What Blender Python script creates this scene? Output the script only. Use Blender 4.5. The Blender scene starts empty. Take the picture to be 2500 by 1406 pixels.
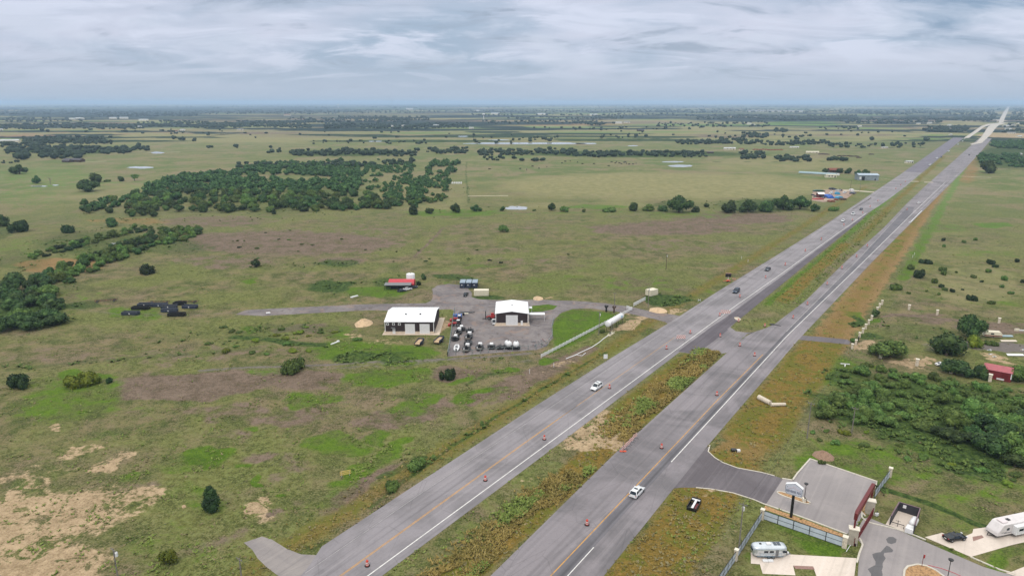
import bpy, bmesh, math, random
import numpy as np
from mathutils import Vector, Matrix

# ------------------------------------------------------------------ camera
W, H = 2500.0, 1406.0            # survey frame the site plan was measured in
FPX, ALT, HOR = 1667.0, 95.0, 250.0
PITCH = math.atan((703 - HOR) / FPX)
COSP, SINP = math.cos(PITCH), math.sin(PITCH)
sc = bpy.context.scene
COL = sc.collection
cam = bpy.data.cameras.new('camera')
cam.sensor_width = 36; cam.lens = 36 * FPX / W
cam.clip_start = 1; cam.clip_end = 200000
camo = bpy.data.objects.new('camera', cam); COL.objects.link(camo)
camo.location = (0, 0, ALT); camo.rotation_euler = (math.pi / 2 - PITCH, 0, 0)
sc.camera = camo
sc.view_settings.view_transform = 'Standard'; sc.view_settings.look = 'None'
sc.view_settings.exposure = 0.08; sc.view_settings.gamma = 1
sc.cycles.max_bounces = 5; sc.cycles.diffuse_bounces = 2; sc.cycles.glossy_bounces = 2
sc.cycles.transmission_bounces = 2; sc.cycles.transparent_max_bounces = 4; sc.cycles.volume_bounces = 0
sc.cycles.use_denoising = True

def lin(c):
    c = c / 255.0
    return c / 12.92 if c <= 0.04045 else ((c + 0.055) / 1.055) ** 2.4
KALB = 1.27
HAZE = 7.6e-5
def RGB(r, g, b, k=KALB):        # photographed colour -> surface albedo
    return (min(lin(r) / k, .86), min(lin(g) / k, .86), min(lin(b) / k, .86), 1)
def RAW(r, g, b): return (lin(r), lin(g), lin(b), 1)

# ------------------------------------------------------------------ node helper
class NT:
    def __init__(s, tree): s.t = tree; s.n = tree.nodes; s.l = tree.links; s.n.clear()
    def new(s, ty, **kw):
        n = s.n.new(ty)
        for k, v in kw.items():
            if k.startswith('i_'): n.inputs[k[2:].replace('_', ' ')].default_value = v
            else: setattr(n, k, v)
        return n
    def link(s, a, b): s.l.new(a, b)
    def math(s, op, a, b=None, c=None, clamp=False):
        n = s.n.new('ShaderNodeMath'); n.operation = op; n.use_clamp = clamp
        for i, v in enumerate((a, b, c)):
            if v is None: continue
            if isinstance(v, (int, float)): n.inputs[i].default_value = v
            else: s.l.new(v, n.inputs[i])
        return n.outputs[0]
    def mix(s, f, a, b, mode='MIX'):
        n = s.n.new('ShaderNodeMix'); n.data_type = 'RGBA'; n.blend_type = mode
        for i, v in ((0, f), (6, a), (7, b)):
            if isinstance(v, (int, float, tuple)): n.inputs[i].default_value = v
            else: s.l.new(v, n.inputs[i])
        return n.outputs[2]
    def noise(s, vec, scale, detail=3, rough=.55, dist=0):
        n = s.n.new('ShaderNodeTexNoise'); n.inputs['Scale'].default_value = scale
        n.inputs['Detail'].default_value = detail; n.inputs['Roughness'].default_value = rough
        n.inputs['Distortion'].default_value = dist
        if vec is not None: s.l.new(vec, n.inputs['Vector'])
        return n.outputs[0]
    def ss(s, v, a, b, lo=0.0, hi=1.0):
        n = s.n.new('ShaderNodeMapRange'); n.interpolation_type = 'SMOOTHSTEP'
        n.inputs[1].default_value = a; n.inputs[2].default_value = b
        n.inputs[3].default_value = lo; n.inputs[4].default_value = hi
        s.l.new(v, n.inputs[0]); return n.outputs[0]
    def mapping(s, vec, scale=(1, 1, 1), rot=(0, 0, 0), loc=(0, 0, 0)):
        n = s.n.new('ShaderNodeMapping'); n.inputs['Scale'].default_value = scale
        n.inputs['Rotation'].default_value = rot; n.inputs['Location'].default_value = loc
        s.l.new(vec, n.inputs['Vector']); return n.outputs[0]

# ------------------------------------------------------------------ sky (broken overcast) and sun
SUN_EL, SUN_AZ = math.radians(52), math.radians(205)     # azimuth clockwise from +Y
w = bpy.data.worlds.new('World'); sc.world = w; w.use_nodes = True
n = NT(w.node_tree)
out = n.new('ShaderNodeOutputWorld')
sky = n.new('ShaderNodeTexSky', sky_type='NISHITA', sun_disc=False)
sky.sun_elevation = SUN_EL; sky.sun_rotation = SUN_AZ; sky.altitude = 200; sky.dust_density = 2
bg1 = n.new('ShaderNodeBackground'); bg1.inputs[1].default_value = .1
n.link(sky.outputs[0], bg1.inputs[0])
tc = n.new('ShaderNodeTexCoord'); sep = n.new('ShaderNodeSeparateXYZ'); n.link(tc.outputs['Generated'], sep.inputs[0])
zz = n.math('MAXIMUM', sep.outputs[2], 0.0)
den = n.math('ADD', zz, .17)
px_ = n.math('DIVIDE', sep.outputs[0], den); py_ = n.math('DIVIDE', sep.outputs[1], den)
cmb = n.new('ShaderNodeCombineXYZ'); n.link(px_, cmb.inputs[0]); n.link(py_, cmb.inputs[1])
pc = n.mapping(cmb.outputs[0], loc=(3.1, 7.7, 0))
big = n.noise(pc, .62, 4, .55, .4); med = n.noise(n.mapping(cmb.outputs[0], scale=(.8, 1.25, 1), loc=(1, 2, 5)), 1.9, 6, .6, .6)
puff = n.noise(n.mapping(tc.outputs['Generated'], scale=(1, 1, 3.2)), 9.0, 5, .6, .2)
base = n.mix(n.ss(big, .36, .62), RAW(166, 184, 206), RAW(208, 213, 231))
c2 = n.mix(n.ss(med, .48, .64, 0, .85), base, RAW(216, 222, 240))
c3 = n.mix(n.ss(med, .47, .33, 0, .8), c2, RAW(156, 170, 190))
# tall-ness of the deck: clear band to the horizon, cumulus row above it
rowm = n.math('MULTIPLY', n.ss(zz, .035, .06), n.ss(zz, .14, .09))
c4 = n.mix(n.math('MULTIPLY', rowm, n.ss(puff, .50, .64, 0, .6)), c3, RAW(208, 216, 233))
lowf = n.ss(zz, .0, .075)
c5 = n.mix(lowf, RAW(180, 193, 211), c4)
rightd = n.math('MULTIPLY', n.ss(sep.outputs[0], .25, .62), n.math('MULTIPLY', n.ss(zz, .05, .1), n.ss(med, .52, .36, 0, .75)))
c6 = n.mix(rightd, c5, RAW(122, 152, 184))
zen = n.ss(zz, .16, .75, 1.0, 2.3)
c7 = n.mix(n.ss(zz, .16, .4), c6, RAW(218, 219, 218)); bg2 = n.new('ShaderNodeBackground'); n.link(c7, bg2.inputs[0]); n.link(zen, bg2.inputs[1])
mx = n.new('ShaderNodeMixShader'); mx.inputs[0].default_value = .93
n.link(bg1.outputs[0], mx.inputs[1]); n.link(bg2.outputs[0], mx.inputs[2]); n.link(mx.outputs[0], out.inputs[0])

sl = bpy.data.lights.new('sun', 'SUN'); sl.energy = 1.5; sl.angle = math.radians(11); sl.color = (1, .93, .83)
so = bpy.data.objects.new('sun', sl); COL.objects.link(so)
sd = Vector((math.sin(SUN_AZ) * math.cos(SUN_EL), math.cos(SUN_AZ) * math.cos(SUN_EL), math.sin(SUN_EL)))
so.rotation_euler = sd.to_track_quat('Z', 'Y').to_euler()

# ------------------------------------------------------------------ site plan: survey frame -> metres on the ground
def G(u, v, z=0.0):
    x = (u - W / 2) / FPX; y = (v - H / 2) / FPX
    dx, dy, dz = x, COSP - y * SINP, -SINP - y * COSP
    t = (z - ALT) / dz
    return (dx * t, dy * t)
def height_of(u, v, vt):
    x, y = G(u, v); lo, hi = -2, 90
    for _ in range(40):
        m = (lo + hi) / 2; z = m - ALT; zc = y * COSP - z * SINP; yc = y * SINP + z * COSP
        if 703 - FPX * yc / zc > vt: lo = m
        else: hi = m
    return lo
AZ = math.radians(34.6)
def ST(s, t): return (s * math.sin(AZ) + t * math.cos(AZ), s * math.cos(AZ) - t * math.sin(AZ))
def toST(x, y): return (x * math.sin(AZ) + y * math.cos(AZ), x * math.cos(AZ) - y * math.sin(AZ))
RZ_ROAD = math.pi / 2 - AZ        # local +X points up the road (away)
def hdg(a, b): p, q = G(*a), G(*b); return math.atan2(q[1] - p[1], q[0] - p[0])

# numpy value noise
_rs = np.random.RandomState(5); _tab = _rs.rand(256, 256)
def vn(x, y):
    xi = np.floor(x).astype(int); yi = np.floor(y).astype(int); fx = x - xi; fy = y - yi
    fx = fx * fx * (3 - 2 * fx); fy = fy * fy * (3 - 2 * fy)
    g = lambda a, b: _tab[a % 256, b % 256]
    return (g(xi, yi) * (1 - fx) + g(xi + 1, yi) * fx) * (1 - fy) + (g(xi, yi + 1) * (1 - fx) + g(xi + 1, yi + 1) * fx) * fy
def fbm(x, y, o=4):
    s = 0; a = .5
    for i in range(o): s = s + a * vn(x + 17.3 * i, y - 9.1 * i); x = x * 2.03; y = y * 2.03; a *= .5
    return s / (1 - .5 ** o) - .5
def sstep(v, a, b):
    t = np.clip((v - a) / (b - a), 0, 1); return t * t * (3 - 2 * t)

def in_poly(px, py, poly):
    r = np.zeros(px.shape, bool); m = len(poly)
    for i in range(m):
        x1, y1 = poly[i]; x2, y2 = poly[(i + 1) % m]
        if y1 == y2: continue
        c = ((y1 > py) != (y2 > py)) & (px < (x2 - x1) * (py - y1) / (y2 - y1) + x1)
        r ^= c
    return r
def dist_poly(px, py, poly):
    d = np.full(px.shape, 1e9); m = len(poly)
    for i in range(m):
        x1, y1 = poly[i]; x2, y2 = poly[(i + 1) % m]; ex, ey = x2 - x1, y2 - y1
        L = ex * ex + ey * ey + 1e-9
        t = np.clip(((px - x1) * ex + (py - y1) * ey) / L, 0, 1)
        d = np.minimum(d, np.hypot(px - x1 - t * ex, py - y1 - t * ey))
    return d

# ------------------------------------------------------------------ land cover patches
LUSH, BROWN, SAND, DARK, GOLD, TAN, DIRT, GREY = range(8)
PATCH = []
def E(ch, cx, cy, rx, ry, s=1.0, ang=0.0):
    c = G(cx, cy); a = math.radians(ang); f = max(cy - HOR, 8)
    ry = min(ry, f * .6)
    p1 = G(cx + rx, cy); d1 = (p1[0] - c[0], p1[1] - c[1])
    pu, pd = G(cx, cy - ry), G(cx, cy + ry); d2 = ((pu[0] - pd[0]) / 2, (pu[1] - pd[1]) / 2)
    ca, sa = math.cos(a), math.sin(a)
    e1 = (d1[0] * ca + d2[0] * sa * rx / ry, d1[1] * ca + d2[1] * sa * rx / ry)
    e2 = (-d1[0] * sa * ry / rx + d2[0] * ca, -d1[1] * sa * ry / rx + d2[1] * ca)
    PATCH.append(('e', ch, s, c, e1, e2))
def Z(ch, pts, s=1.0, fe=3.0): PATCH.append(('p', ch, s, [G(*p) for p in pts], fe))
def S(ch, s0, s1, t0, t1, s=1.0, fe=1.5): PATCH.append(('s', ch, s, s0, s1, t0, t1, fe))

for a in [(180,985,170,62,.75,8),(504,1116,88,36,1.25,6),(430,1150,90,28,.6),(608,1155,22,9,1.0),(653,1172,17,8,1.3),(468,1222,90,30,.6),(309,1173,60,18,.8,10),
          (432,1335,150,60,.45),(612,1042,20,8,.8),(953,918,115,26,.9,8),(771,973,65,18,.8),(823,1083,110,26,.8),(930,1060,42,26,.9),(941,1105,60,20,.9,20),
          (880,1143,100,24,.85,24),(815,1206,75,26,.7,24),(1035,985,70,22,.8,10),(1178,968,58,11,1.0,18),(1010,1070,50,10,.8,15),(720,1206,16,7,1.1),(1140,928,60,10,.8,14),
          (870,850,140,26,.95),(984,862,105,24,1.0),(930,714,100,12,.95),(619,686,28,7,1.1),(841,807,55,20,.8),(597,807,22,12,.9),(660,905,90,15,.6),(1000,905,60,14,.8),
          (1255,900,22,7,1.1),(1225,905,36,8,.9),(1338,885,26,8,1.1),(1190,655,60,6,.7),(1400,590,120,6,.4),(1560,690,120,30,.6),(1370,690,140,22,.5),(1130,690,70,10,.6),
          (1700,715,90,22,.5),(1500,650,160,14,.4),(200,920,55,16,1.2),(140,940,80,18,.7),(330,1010,120,30,.4),(1340,1190,60,20,.4,40),
          (2120,560,120,25,.4),(2430,550,60,8,1.2),(2300,560,70,12,.7),(2180,590,25,50,.8,-28),(2420,620,110,10,.6),(2095,770,35,14,.9),(2230,640,14,50,.6),
          (2460,740,60,10,.6),(2160,790,40,8,1.1),(2060,900,90,40,.9),(2040,1120,120,60,.8),(2250,1120,260,60,.75),(2000,1180,60,25,1.0),(2400,1190,160,50,.6),
          (1990,1265,110,60,.95),(2010,1330,80,25,1.0),(2300,1240,160,50,.55),(2280,1330,40,30,.9),(1890,1380,70,40,.5),(2440,1370,80,30,.75),
          (120,430,180,30,.6),(60,480,130,25,.5),(380,455,120,12,.5),(250,400,200,14,.3),(1250,385,120,8,.5),(1960,302,95,6,2.0),(2000,345,260,12,.4),(900,345,300,10,.3),
          (60,600,90,30,.5),(330,640,60,12,.4),(190,720,90,18,.5),(330,765,70,20,.8),(430,700,120,14,.3),(640,625,200,20,.2),(1100,520,120,10,.9),(1450,505,100,6,.9),(1700,525,150,10,.6)]:
    E(LUSH, *a)
for a in [(470,940,260,34,1.0),(740,925,140,28,1.0),(1115,915,80,22,1.0),(1010,1005,150,26,.75,10),(740,1010,100,26,.7),(1330,920,140,20,.9,26),(870,1195,120,24,.9,28),
          (680,1130,90,26,.6),(600,860,160,14,.5),(430,870,220,26,.45),(120,870,140,26,.4),(700,590,300,34,.85),(520,540,160,16,.7),(560,640,160,16,.6),(900,560,160,16,.5),
          (1130,560,220,14,.35),(1620,555,200,20,.85),(1790,532,170,14,.95),(1650,600,150,16,.5),(1280,640,120,14,.5),(1150,610,180,12,.4),(830,640,70,14,.8),(760,800,130,12,.7),
          (560,1010,160,24,.6),(560,1060,80,16,.5),(300,1210,120,16,.5),(640,1270,120,24,.35),(1230,960,50,10,.7),(900,1060,90,14,.5,18),(1320,560,180,8,.4),(2330,610,160,10,.3),
          (2200,700,150,16,.35),(2150,745,60,12,.3),(2440,800,90,16,.8),(2240,775,90,8,.9),(2300,790,70,8,.8),(2150,800,60,12,.5),(1000,330,500,10,.5),(600,320,300,6,.5),
          (1300,345,400,5,.4),(1500,300,250,4,.6),(1480,478,320,10,.25),(2200,305,120,6,.5),(1450,375,380,6,.25),(150,310,160,3,.6),(620,283,260,3,.8)]:
    E(BROWN, *a)
for a in [(130,1250,250,70,.95,4),(60,1370,210,80,1.15),(0,1300,150,60,1.0),(330,1230,90,22,.8,6),(20,1180,120,30,.7),(262,1143,36,16,1.1,12),(200,1096,52,18,.75,10),(290,1120,18,12,.7),(95,1050,28,9,.7),(100,1140,120,20,.5),
          (655,1228,44,22,1.1),(660,1275,40,30,.55),(445,1250,9,5,1.1),(1458,1050,66,34,1.25,10),(1520,1085,50,22,.9,20),(1480,1062,84,34,1.5,16),(1440,1035,60,22,1.2,20),(1530,1092,40,16,1.3,24),(1420,1080,50,20,.6),(1560,787,66,12,1.2,24),(1540,765,40,6,.7),
          (1640,760,30,9,.9),(1360,900,50,9,.5,24),(2235,880,66,12,1.2),(2110,842,34,7,1.2),(2420,878,70,8,1.0,-10),(1850,1215,30,7,.6),(1760,1200,26,6,.8),
          (1330,1190,40,12,.6,40),(1300,1160,20,10,.5),(1040,1350,40,10,.3),(1470,1150,40,10,.4),(1230,1290,60,10,.35,40),(965,795,30,20,.0),(1075,790,20,26,.9,0),(885,815,22,8,.7),
          (960,830,60,9,.55),(1340,728,14,4,.8),(2170,1075,2,2,0),(2480,330,110,8,1.2),(2000,1125,60,12,.35),(1790,290,60,2,1.0)]:
    if a[4] > 0: E(SAND, *a)
for a in [(800,702,70,17,1.0),(960,690,60,16,.7),(1110,680,60,9,.8),(1640,728,62,15,1.3),(1180,728,60,5,.9),(900,868,110,14,.7),(700,800,150,12,.5),(720,745,1,1,0),(640,815,90,16,.5),
          (250,590,180,34,.6),(420,600,100,24,.6),(60,640,90,26,.5),(150,700,90,16,.5),(50,760,120,50,1.0),(200,745,70,10,.7),(560,835,90,14,.4),(1010,1125,34,14,.9),(955,1170,40,14,.6),
          (2300,1000,260,90,.9),(2420,1090,160,60,1.1),(2120,985,140,60,.9),(2080,930,80,40,.7),(2200,930,140,30,.6),(2130,830,40,10,.8),(2085,785,25,20,.9),(2260,820,120,26,.5),
          (640,470,260,50,.5),(1060,440,70,50,.35),(300,530,110,26,.4),(1870,500,130,18,.7),(1660,502,60,14,.6),(2450,360,120,24,.5),(1400,420,240,3,.25),(1180,925,70,7,.7,20),(1270,870,120,5,.3),
          (860,373,180,10,.8),(1560,376,340,9,.8),(170,366,170,10,.9),(160,342,120,9,.7),(820,645,70,13,.7),(0,560,30,30,.6),(700,650,80,5,.4),(560,825,200,8,.4)]:
    if a[4] > 0: E(DARK, *a)
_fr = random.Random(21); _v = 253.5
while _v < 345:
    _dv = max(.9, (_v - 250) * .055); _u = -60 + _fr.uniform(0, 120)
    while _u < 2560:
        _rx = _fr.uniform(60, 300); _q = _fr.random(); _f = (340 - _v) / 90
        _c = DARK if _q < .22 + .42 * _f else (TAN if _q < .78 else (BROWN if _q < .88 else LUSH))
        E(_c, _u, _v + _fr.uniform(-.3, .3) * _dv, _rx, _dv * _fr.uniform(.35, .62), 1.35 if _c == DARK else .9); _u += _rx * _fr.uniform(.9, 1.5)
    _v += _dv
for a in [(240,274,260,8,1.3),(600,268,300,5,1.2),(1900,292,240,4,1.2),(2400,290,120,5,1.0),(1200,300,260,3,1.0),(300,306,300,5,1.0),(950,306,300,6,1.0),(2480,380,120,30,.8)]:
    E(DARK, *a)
for a in [(1620,450,480,36,.8),(1400,500,250,10,.5),(700,335,260,14,.7),(300,470,260,30,.5),(1500,325,600,10,.7),(1900,400,220,22,.6),(1040,470,140,50,.5),(2300,440,80,40,.4),(1500,278,500,3,1.0),
          (2050,283,200,3,.9),(1200,290,200,2,.8),(400,318,400,6,.5),(2380,690,120,60,.55),(2300,600,200,50,.35),(1150,640,500,40,.25),(800,690,200,14,.2),(300,390,400,16,.3)]:
    E(TAN, *a)
for a in [(150,648,110,18,1.1),(300,540,120,8,.6),(520,500,100,8,.4),(1000,470,160,30,.25),(1290,304,300,2.5,1.6),(2220,1195,1,1,0),(1880,1060,80,60,.2)]:
    if a[4] > 0: E(DIRT, *a)
for a in [(2440,850,90,16,.9),(2300,855,60,8,.5),(1700,1195,14,6,.5),(1100,880,300,3,.5),(840,890,160,4,.5)]:
    E(GREY, *a)
Z(LUSH, [(1355,850),(1348,830),(1347,790),(1360,768),(1395,755),(1470,760),(1535,772),(1500,785),(1420,835),(1340,868),(1325,862)], 1.0, 2)
Z(LUSH, [(1960,1000),(2060,930),(2250,930),(2500,940),(2500,1130),(2330,1085),(2200,1045),(2000,1010)], .55, 6)
# verges and medians, measured along and across the highway
S(GOLD, 60, 165, -82.5, -74.0, 1.1, 3); S(GOLD, 165, 250, -88, -74.5, .95, 3); S(LUSH, 60, 150, -91.5, -86, .35, 2)
S(GOLD, 340, 520, -78, -70, .9, 2.5); S(LUSH, 330, 1400, -81, -76, 1.1, 2); S(GOLD, 520, 1500, -74, -66, .7, 4); S(DARK, 350, 640, -67, -65.5, .5, 1)
S(GOLD, 60, 180, -53.5, -38, .95, 4); S(GOLD, 180, 300, -54, -36, .8, 4); S(DIRT, 150, 300, -54, -38, .75, 5); S(DIRT, 60, 150, -53, -42, .5, 5); S(DIRT, 255, 1300, -51, -36, 1.0, 5); S(GOLD, 255, 900, -50, -38, .55, 5)
S(GOLD, 60, 900, -119, -110, .6, 4); S(LUSH, 400, 1300, -118, -104, .35, 6); S(DIRT, 165, 180, -53, -40, .3, 5); S(DIRT, 1000, 2300, -40, -10, .6, 8)
S(LUSH, 420, 1600, -34, -26, .9, 3); S(SAND, 60, 90, -60, -40, .25, 5)

def T(ch, pts, w_, s=1.0, fe=None):
    g = [G(*p) for p in pts]
    for a, b in zip(g, g[1:]):
        d = math.dist(a, b) + 1e-6; nx, ny = -(b[1] - a[1]) / d * w_, (b[0] - a[0]) / d * w_
        PATCH.append(('p', ch, s, [(a[0] + nx, a[1] + ny), (b[0] + nx, b[1] + ny), (b[0] - nx, b[1] - ny), (a[0] - nx, a[1] - ny)], fe or w_ * .8))
T(GREY, [(480, 905), (700, 893), (900, 884), (1090, 877), (1300, 862)], 1.4, .7); T(BROWN, [(1130, 990), (1280, 915), (1400, 868), (1450, 845)], 3.2, 1.0); T(DARK, [(560, 822), (640, 826), (720, 838), (800, 842)], 2.6, 1.0)
T(DARK, [(900, 1245), (1100, 1090), (1300, 965), (1480, 858)], 1.0, .7); T(DARK, [(2135, 1185), (2250, 1222), (2380, 1275), (2500, 1318)], 1.2, 1.1); T(BROWN, [(1010, 628), (1040, 600), (1082, 556)], 1.3, .9); T(DARK, [(0, 905), (250, 880), (480, 862), (640, 850)], 3.0, .5)
T(DARK, [(1138, 395), (1140, 450), (1145, 498)], 2.0, .6); T(DARK, [(1740, 396), (2060, 394), (2230, 396)], 3.0, .9); T(DARK, [(2030, 362), (2290, 361)], 6.0, .9); T(DARK, [(0, 496), (120, 470), (300, 458)], 3, .4); T(LUSH, [(0, 470), (160, 450), (420, 440)], 10, .8)
T(DARK, [(1135, 505), (1400, 508), (1740, 516), (2040, 512)], 2.0, .5); T(LUSH, [(1050, 520), (1250, 522), (1500, 517), (1760, 522)], 5, .7); T(TAN, [(700, 395), (1130, 392), (1700, 396)], 6, .8); T(GREY, [(170, 752), (330, 772), (470, 768), (590, 764)], 1.2, .5)
T(BROWN, [(300, 1405), (560, 1310), (700, 1235), (900, 1180)], 2.2, .6); T(BROWN, [(1960, 1010), (1880, 1120), (1840, 1150)], 1.5, .4); T(GREY, [(1690, 1406), (1790, 1290), (1840, 1225)], 1.0, .35); T(GREY, [(1660, 1406), (1770, 1280), (1820, 1222)], .8, .3)
def land(x, y, warp=True):
    r = np.hypot(x, y)
    if warp:
        A = 2.0 + r * .022; f = 1.0 / (3 + r * .035)
        # octave-stable warp: frequencies in metres
        wx = fbm(x / 14, y / 14) * 16 + fbm(x / 90 + 5, y / 90) * np.minimum(40, r * .03)
        wy = fbm(x / 14 + 40, y / 14 + 7) * 16 + fbm(x / 90, y / 90 + 9) * np.minimum(40, r * .03)
        x2, y2 = x + wx, y + wy
        sx, sy = x + wx * .14, y + wy * .14
    else: x2, y2, sx, sy = x, y, x, y
    M = np.zeros((8,) + x.shape, np.float32)
    s_, t_ = sx * math.sin(AZ) + sy * math.cos(AZ), sx * math.cos(AZ) - sy * math.sin(AZ)
    for p in PATCH:
        ch, st = p[1], p[2]
        if p[0] == 'e':
            (cx, cy), e1, e2 = p[3], p[4], p[5]
            det = e1[0] * e2[1] - e1[1] * e2[0]
            if abs(det) < 1e-6: continue
            R = 1.5 * max(math.hypot(*e1), math.hypot(*e2))
            m = (np.abs(x2 - cx) < R * 1.5) & (np.abs(y2 - cy) < R * 1.5)
            if not m.any(): continue
            dx, dy = x2[m] - cx, y2[m] - cy
            a = (dx * e2[1] - dy * e2[0]) / det; b = (-dx * e1[1] + dy * e1[0]) / det
            q = np.sqrt(a * a + b * b); v = st * (1 - sstep(q, .62, 1.25))
            M[ch][m] = np.maximum(M[ch][m], v)
        elif p[0] == 'p':
            poly, fe = p[3], p[4]; xs = [q[0] for q in poly]; ys = [q[1] for q in poly]
            m = (sx > min(xs) - fe) & (sx < max(xs) + fe) & (sy > min(ys) - fe) & (sy < max(ys) + fe)
            if not m.any(): continue
            a, b = sx[m], sy[m]; d = dist_poly(a, b, poly); d = np.where(in_poly(a, b, poly), d, -d)
            M[ch][m] = np.maximum(M[ch][m], st * sstep(d, -fe, fe))
        else:
            _, _, _, s0, s1, t0, t1, fe = p
            k1 = fe * 4
            v = st * sstep(s_, s0 - k1, s0 + k1) * (1 - sstep(s_, s1 - k1, s1 + k1)) * sstep(t_, t0 - fe, t0 + fe) * (1 - sstep(t_, t1 - fe, t1 + fe))
            M[ch] = np.maximum(M[ch], v)
    return M

# ------------------------------------------------------------------ fast mesh from arrays
def np_mesh(name, V, F, mat=None, kind=None, parent=None, smooth=False):
    F = np.asarray(F, np.int32); k = F.shape[1]
    me = bpy.data.meshes.new(name); me.vertices.add(len(V)); me.vertices.foreach_set('co', np.asarray(V, np.float32).ravel())
    me.loops.add(F.size); me.loops.foreach_set('vertex_index', F.ravel())
    me.polygons.add(len(F)); me.polygons.foreach_set('loop_start', np.arange(0, F.size, k, dtype=np.int32))
    me.polygons.foreach_set('loop_total', np.full(len(F), k, np.int32))
    if smooth: me.polygons.foreach_set('use_smooth', np.ones(len(F), bool))
    me.update(calc_edges=True)
    if mat: me.materials.append(mat)
    o = bpy.data.objects.new(name, me); COL.objects.link(o)
    if kind: o['kind'] = kind
    if parent: o.parent = parent
    return o

# ------------------------------------------------------------------ materials
def mat(name):
    m = bpy.data.materials.new(name); m.use_nodes = True; k = NT(m.node_tree)
    o = k.new('ShaderNodeOutputMaterial'); b = k.new('ShaderNodeBsdfPrincipled'); k.link(b.outputs[0], o.inputs[0])
    return m, k, b
_pm = {}
def paint(r, g, b, rough=.5, metal=0.0, var=.12, name='paint', nscale=3.0, k=KALB):
    key = (r, g, b, rough, metal, var, nscale, k)
    if key in _pm: return _pm[key]
    m, t, p = mat(name); c = RGB(r, g, b, k)
    tcn = t.new('ShaderNodeTexCoord'); nz = t.noise(tcn.outputs['Object'], nscale, 5, .65)
    d = tuple(c[i] * (1 - var * 2.2) for i in range(3)) + (1,); e = tuple(min(c[i] * (1 + var * .6), .88) for i in range(3)) + (1,)
    t.link(t.mix(t.ss(nz, .33, .6), d, e), p.inputs['Base Color'])
    t.link(t.math('MULTIPLY_ADD', nz, .25, rough - .12), p.inputs['Roughness']); p.inputs['Metallic'].default_value = metal
    _pm[key] = m; return m

# land surface
gm, t, p = mat('land'); p.inputs['Roughness'].default_value = .95; p.inputs['Specular IOR Level'].default_value = .1
geo = t.new('ShaderNodeNewGeometry'); P = geo.outputs['Position']
a1 = t.new('ShaderNodeAttribute', attribute_name='cover_a'); a2 = t.new('ShaderNodeAttribute', attribute_name='cover_b')
s1 = t.new('ShaderNodeSeparateColor'); s2 = t.new('ShaderNodeSeparateColor'); t.link(a1.outputs['Color'], s1.inputs[0]); t.link(a2.outputs['Color'], s2.inputs[0])
n900 = t.noise(P, .004, 4); n120 = t.noise(P, .022, 5, .6); n20 = t.noise(P, .11, 6, .7, .4); n3 = t.noise(P, .6, 5, .72); n1 = t.noise(P, 2.2, 3, .7)
nm = t.math('MULTIPLY_ADD', n1, .42, t.math('MULTIPLY_ADD', n3, .30, t.math('MULTIPLY', n20, .28)))
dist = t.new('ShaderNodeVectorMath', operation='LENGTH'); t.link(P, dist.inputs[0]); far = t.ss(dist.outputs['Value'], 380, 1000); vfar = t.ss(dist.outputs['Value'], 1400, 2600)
def cellfields(scale, sx, rot):
    v = t.new('ShaderNodeTexVoronoi', feature='F1', distance='CHEBYCHEV'); v.inputs['Scale'].default_value = scale; v.inputs['Randomness'].default_value = .8
    t.link(t.mapping(P, scale=(sx, 1, 1), rot=(0, 0, rot)), v.inputs['Vector']); s = t.new('ShaderNodeSeparateColor'); t.link(v.outputs['Color'], s.inputs[0]); return s
fld = cellfields(1 / 700, .7, -AZ + .12)
near = t.mix(t.ss(n20, .38, .6), RGB(88, 96, 54), RGB(130, 120, 88))
near = t.mix(t.ss(t.noise(P, .028, 7, .72, 1.2), .42, .60, 0, .85), near, t.mix(t.ss(nm, .42, .58), RGB(104, 92, 70), RGB(138, 122, 104)))
near = t.mix(t.ss(t.noise(P, .05, 5, .65, .6), .55, .66, 0, .6), near, RGB(92, 112, 52))
near = t.mix(t.ss(n120, .40, .62), near, t.mix(t.ss(n3, .4, .62), RGB(104, 106, 60), RGB(122, 128, 78)))
near = t.mix(t.ss(nm, .52, .41, 0, .85), near, RGB(62, 72, 38)); near = t.mix(t.ss(n1, .56, .68, 0, .5), near, RGB(158, 150, 116))
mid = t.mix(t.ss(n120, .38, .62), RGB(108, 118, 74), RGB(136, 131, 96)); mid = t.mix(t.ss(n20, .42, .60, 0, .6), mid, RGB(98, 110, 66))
mid = t.mix(t.ss(t.noise(P, .008, 6, .66, 1.0), .50, .60, 0, .7), mid, RGB(102, 116, 72)); mid = t.mix(t.ss(t.noise(P, .013, 5, .66, .8), .48, .60, 0, .75), mid, RGB(142, 128, 104)); mid = t.mix(t.ss(n3, .50, .36, 0, .65), mid, RGB(82, 94, 56)); mid = t.mix(t.ss(n20, .56, .66, 0, .5), mid, RGB(76, 92, 54))
fc = t.mix(t.ss(fld.outputs[0], .30, .34), RGB(112, 128, 78), RGB(150, 140, 106)); fc = t.mix(t.ss(fld.outputs[1], .70, .72), fc, RGB(150, 118, 98))
fc = t.mix(t.ss(fld.outputs[2], .72, .74, 0, .75), fc, RGB(62, 78, 56)); fc = t.mix(t.ss(n900, .45, .6, 0, .5), fc, RGB(128, 134, 96))
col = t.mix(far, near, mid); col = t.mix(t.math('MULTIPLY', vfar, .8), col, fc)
holes = t.ss(t.noise(P, .16, 7, .75, .8), .38, .52)
def lay(col, m, c, lo=.25, hi=.75, amp=.8, nz=n20, k=1.0):
    f = t.ss(t.math('MULTIPLY_ADD', t.math('SUBTRACT', nz, .5), amp, m), lo, hi, 0, k); return t.mix(f, col, c)
tan = t.mix(t.ss(n20, .4, .6), RGB(130, 128, 90), RGB(148, 142, 104)); col = lay(col, s2.outputs[1], tan, .2, .9, .7, n120)
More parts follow.
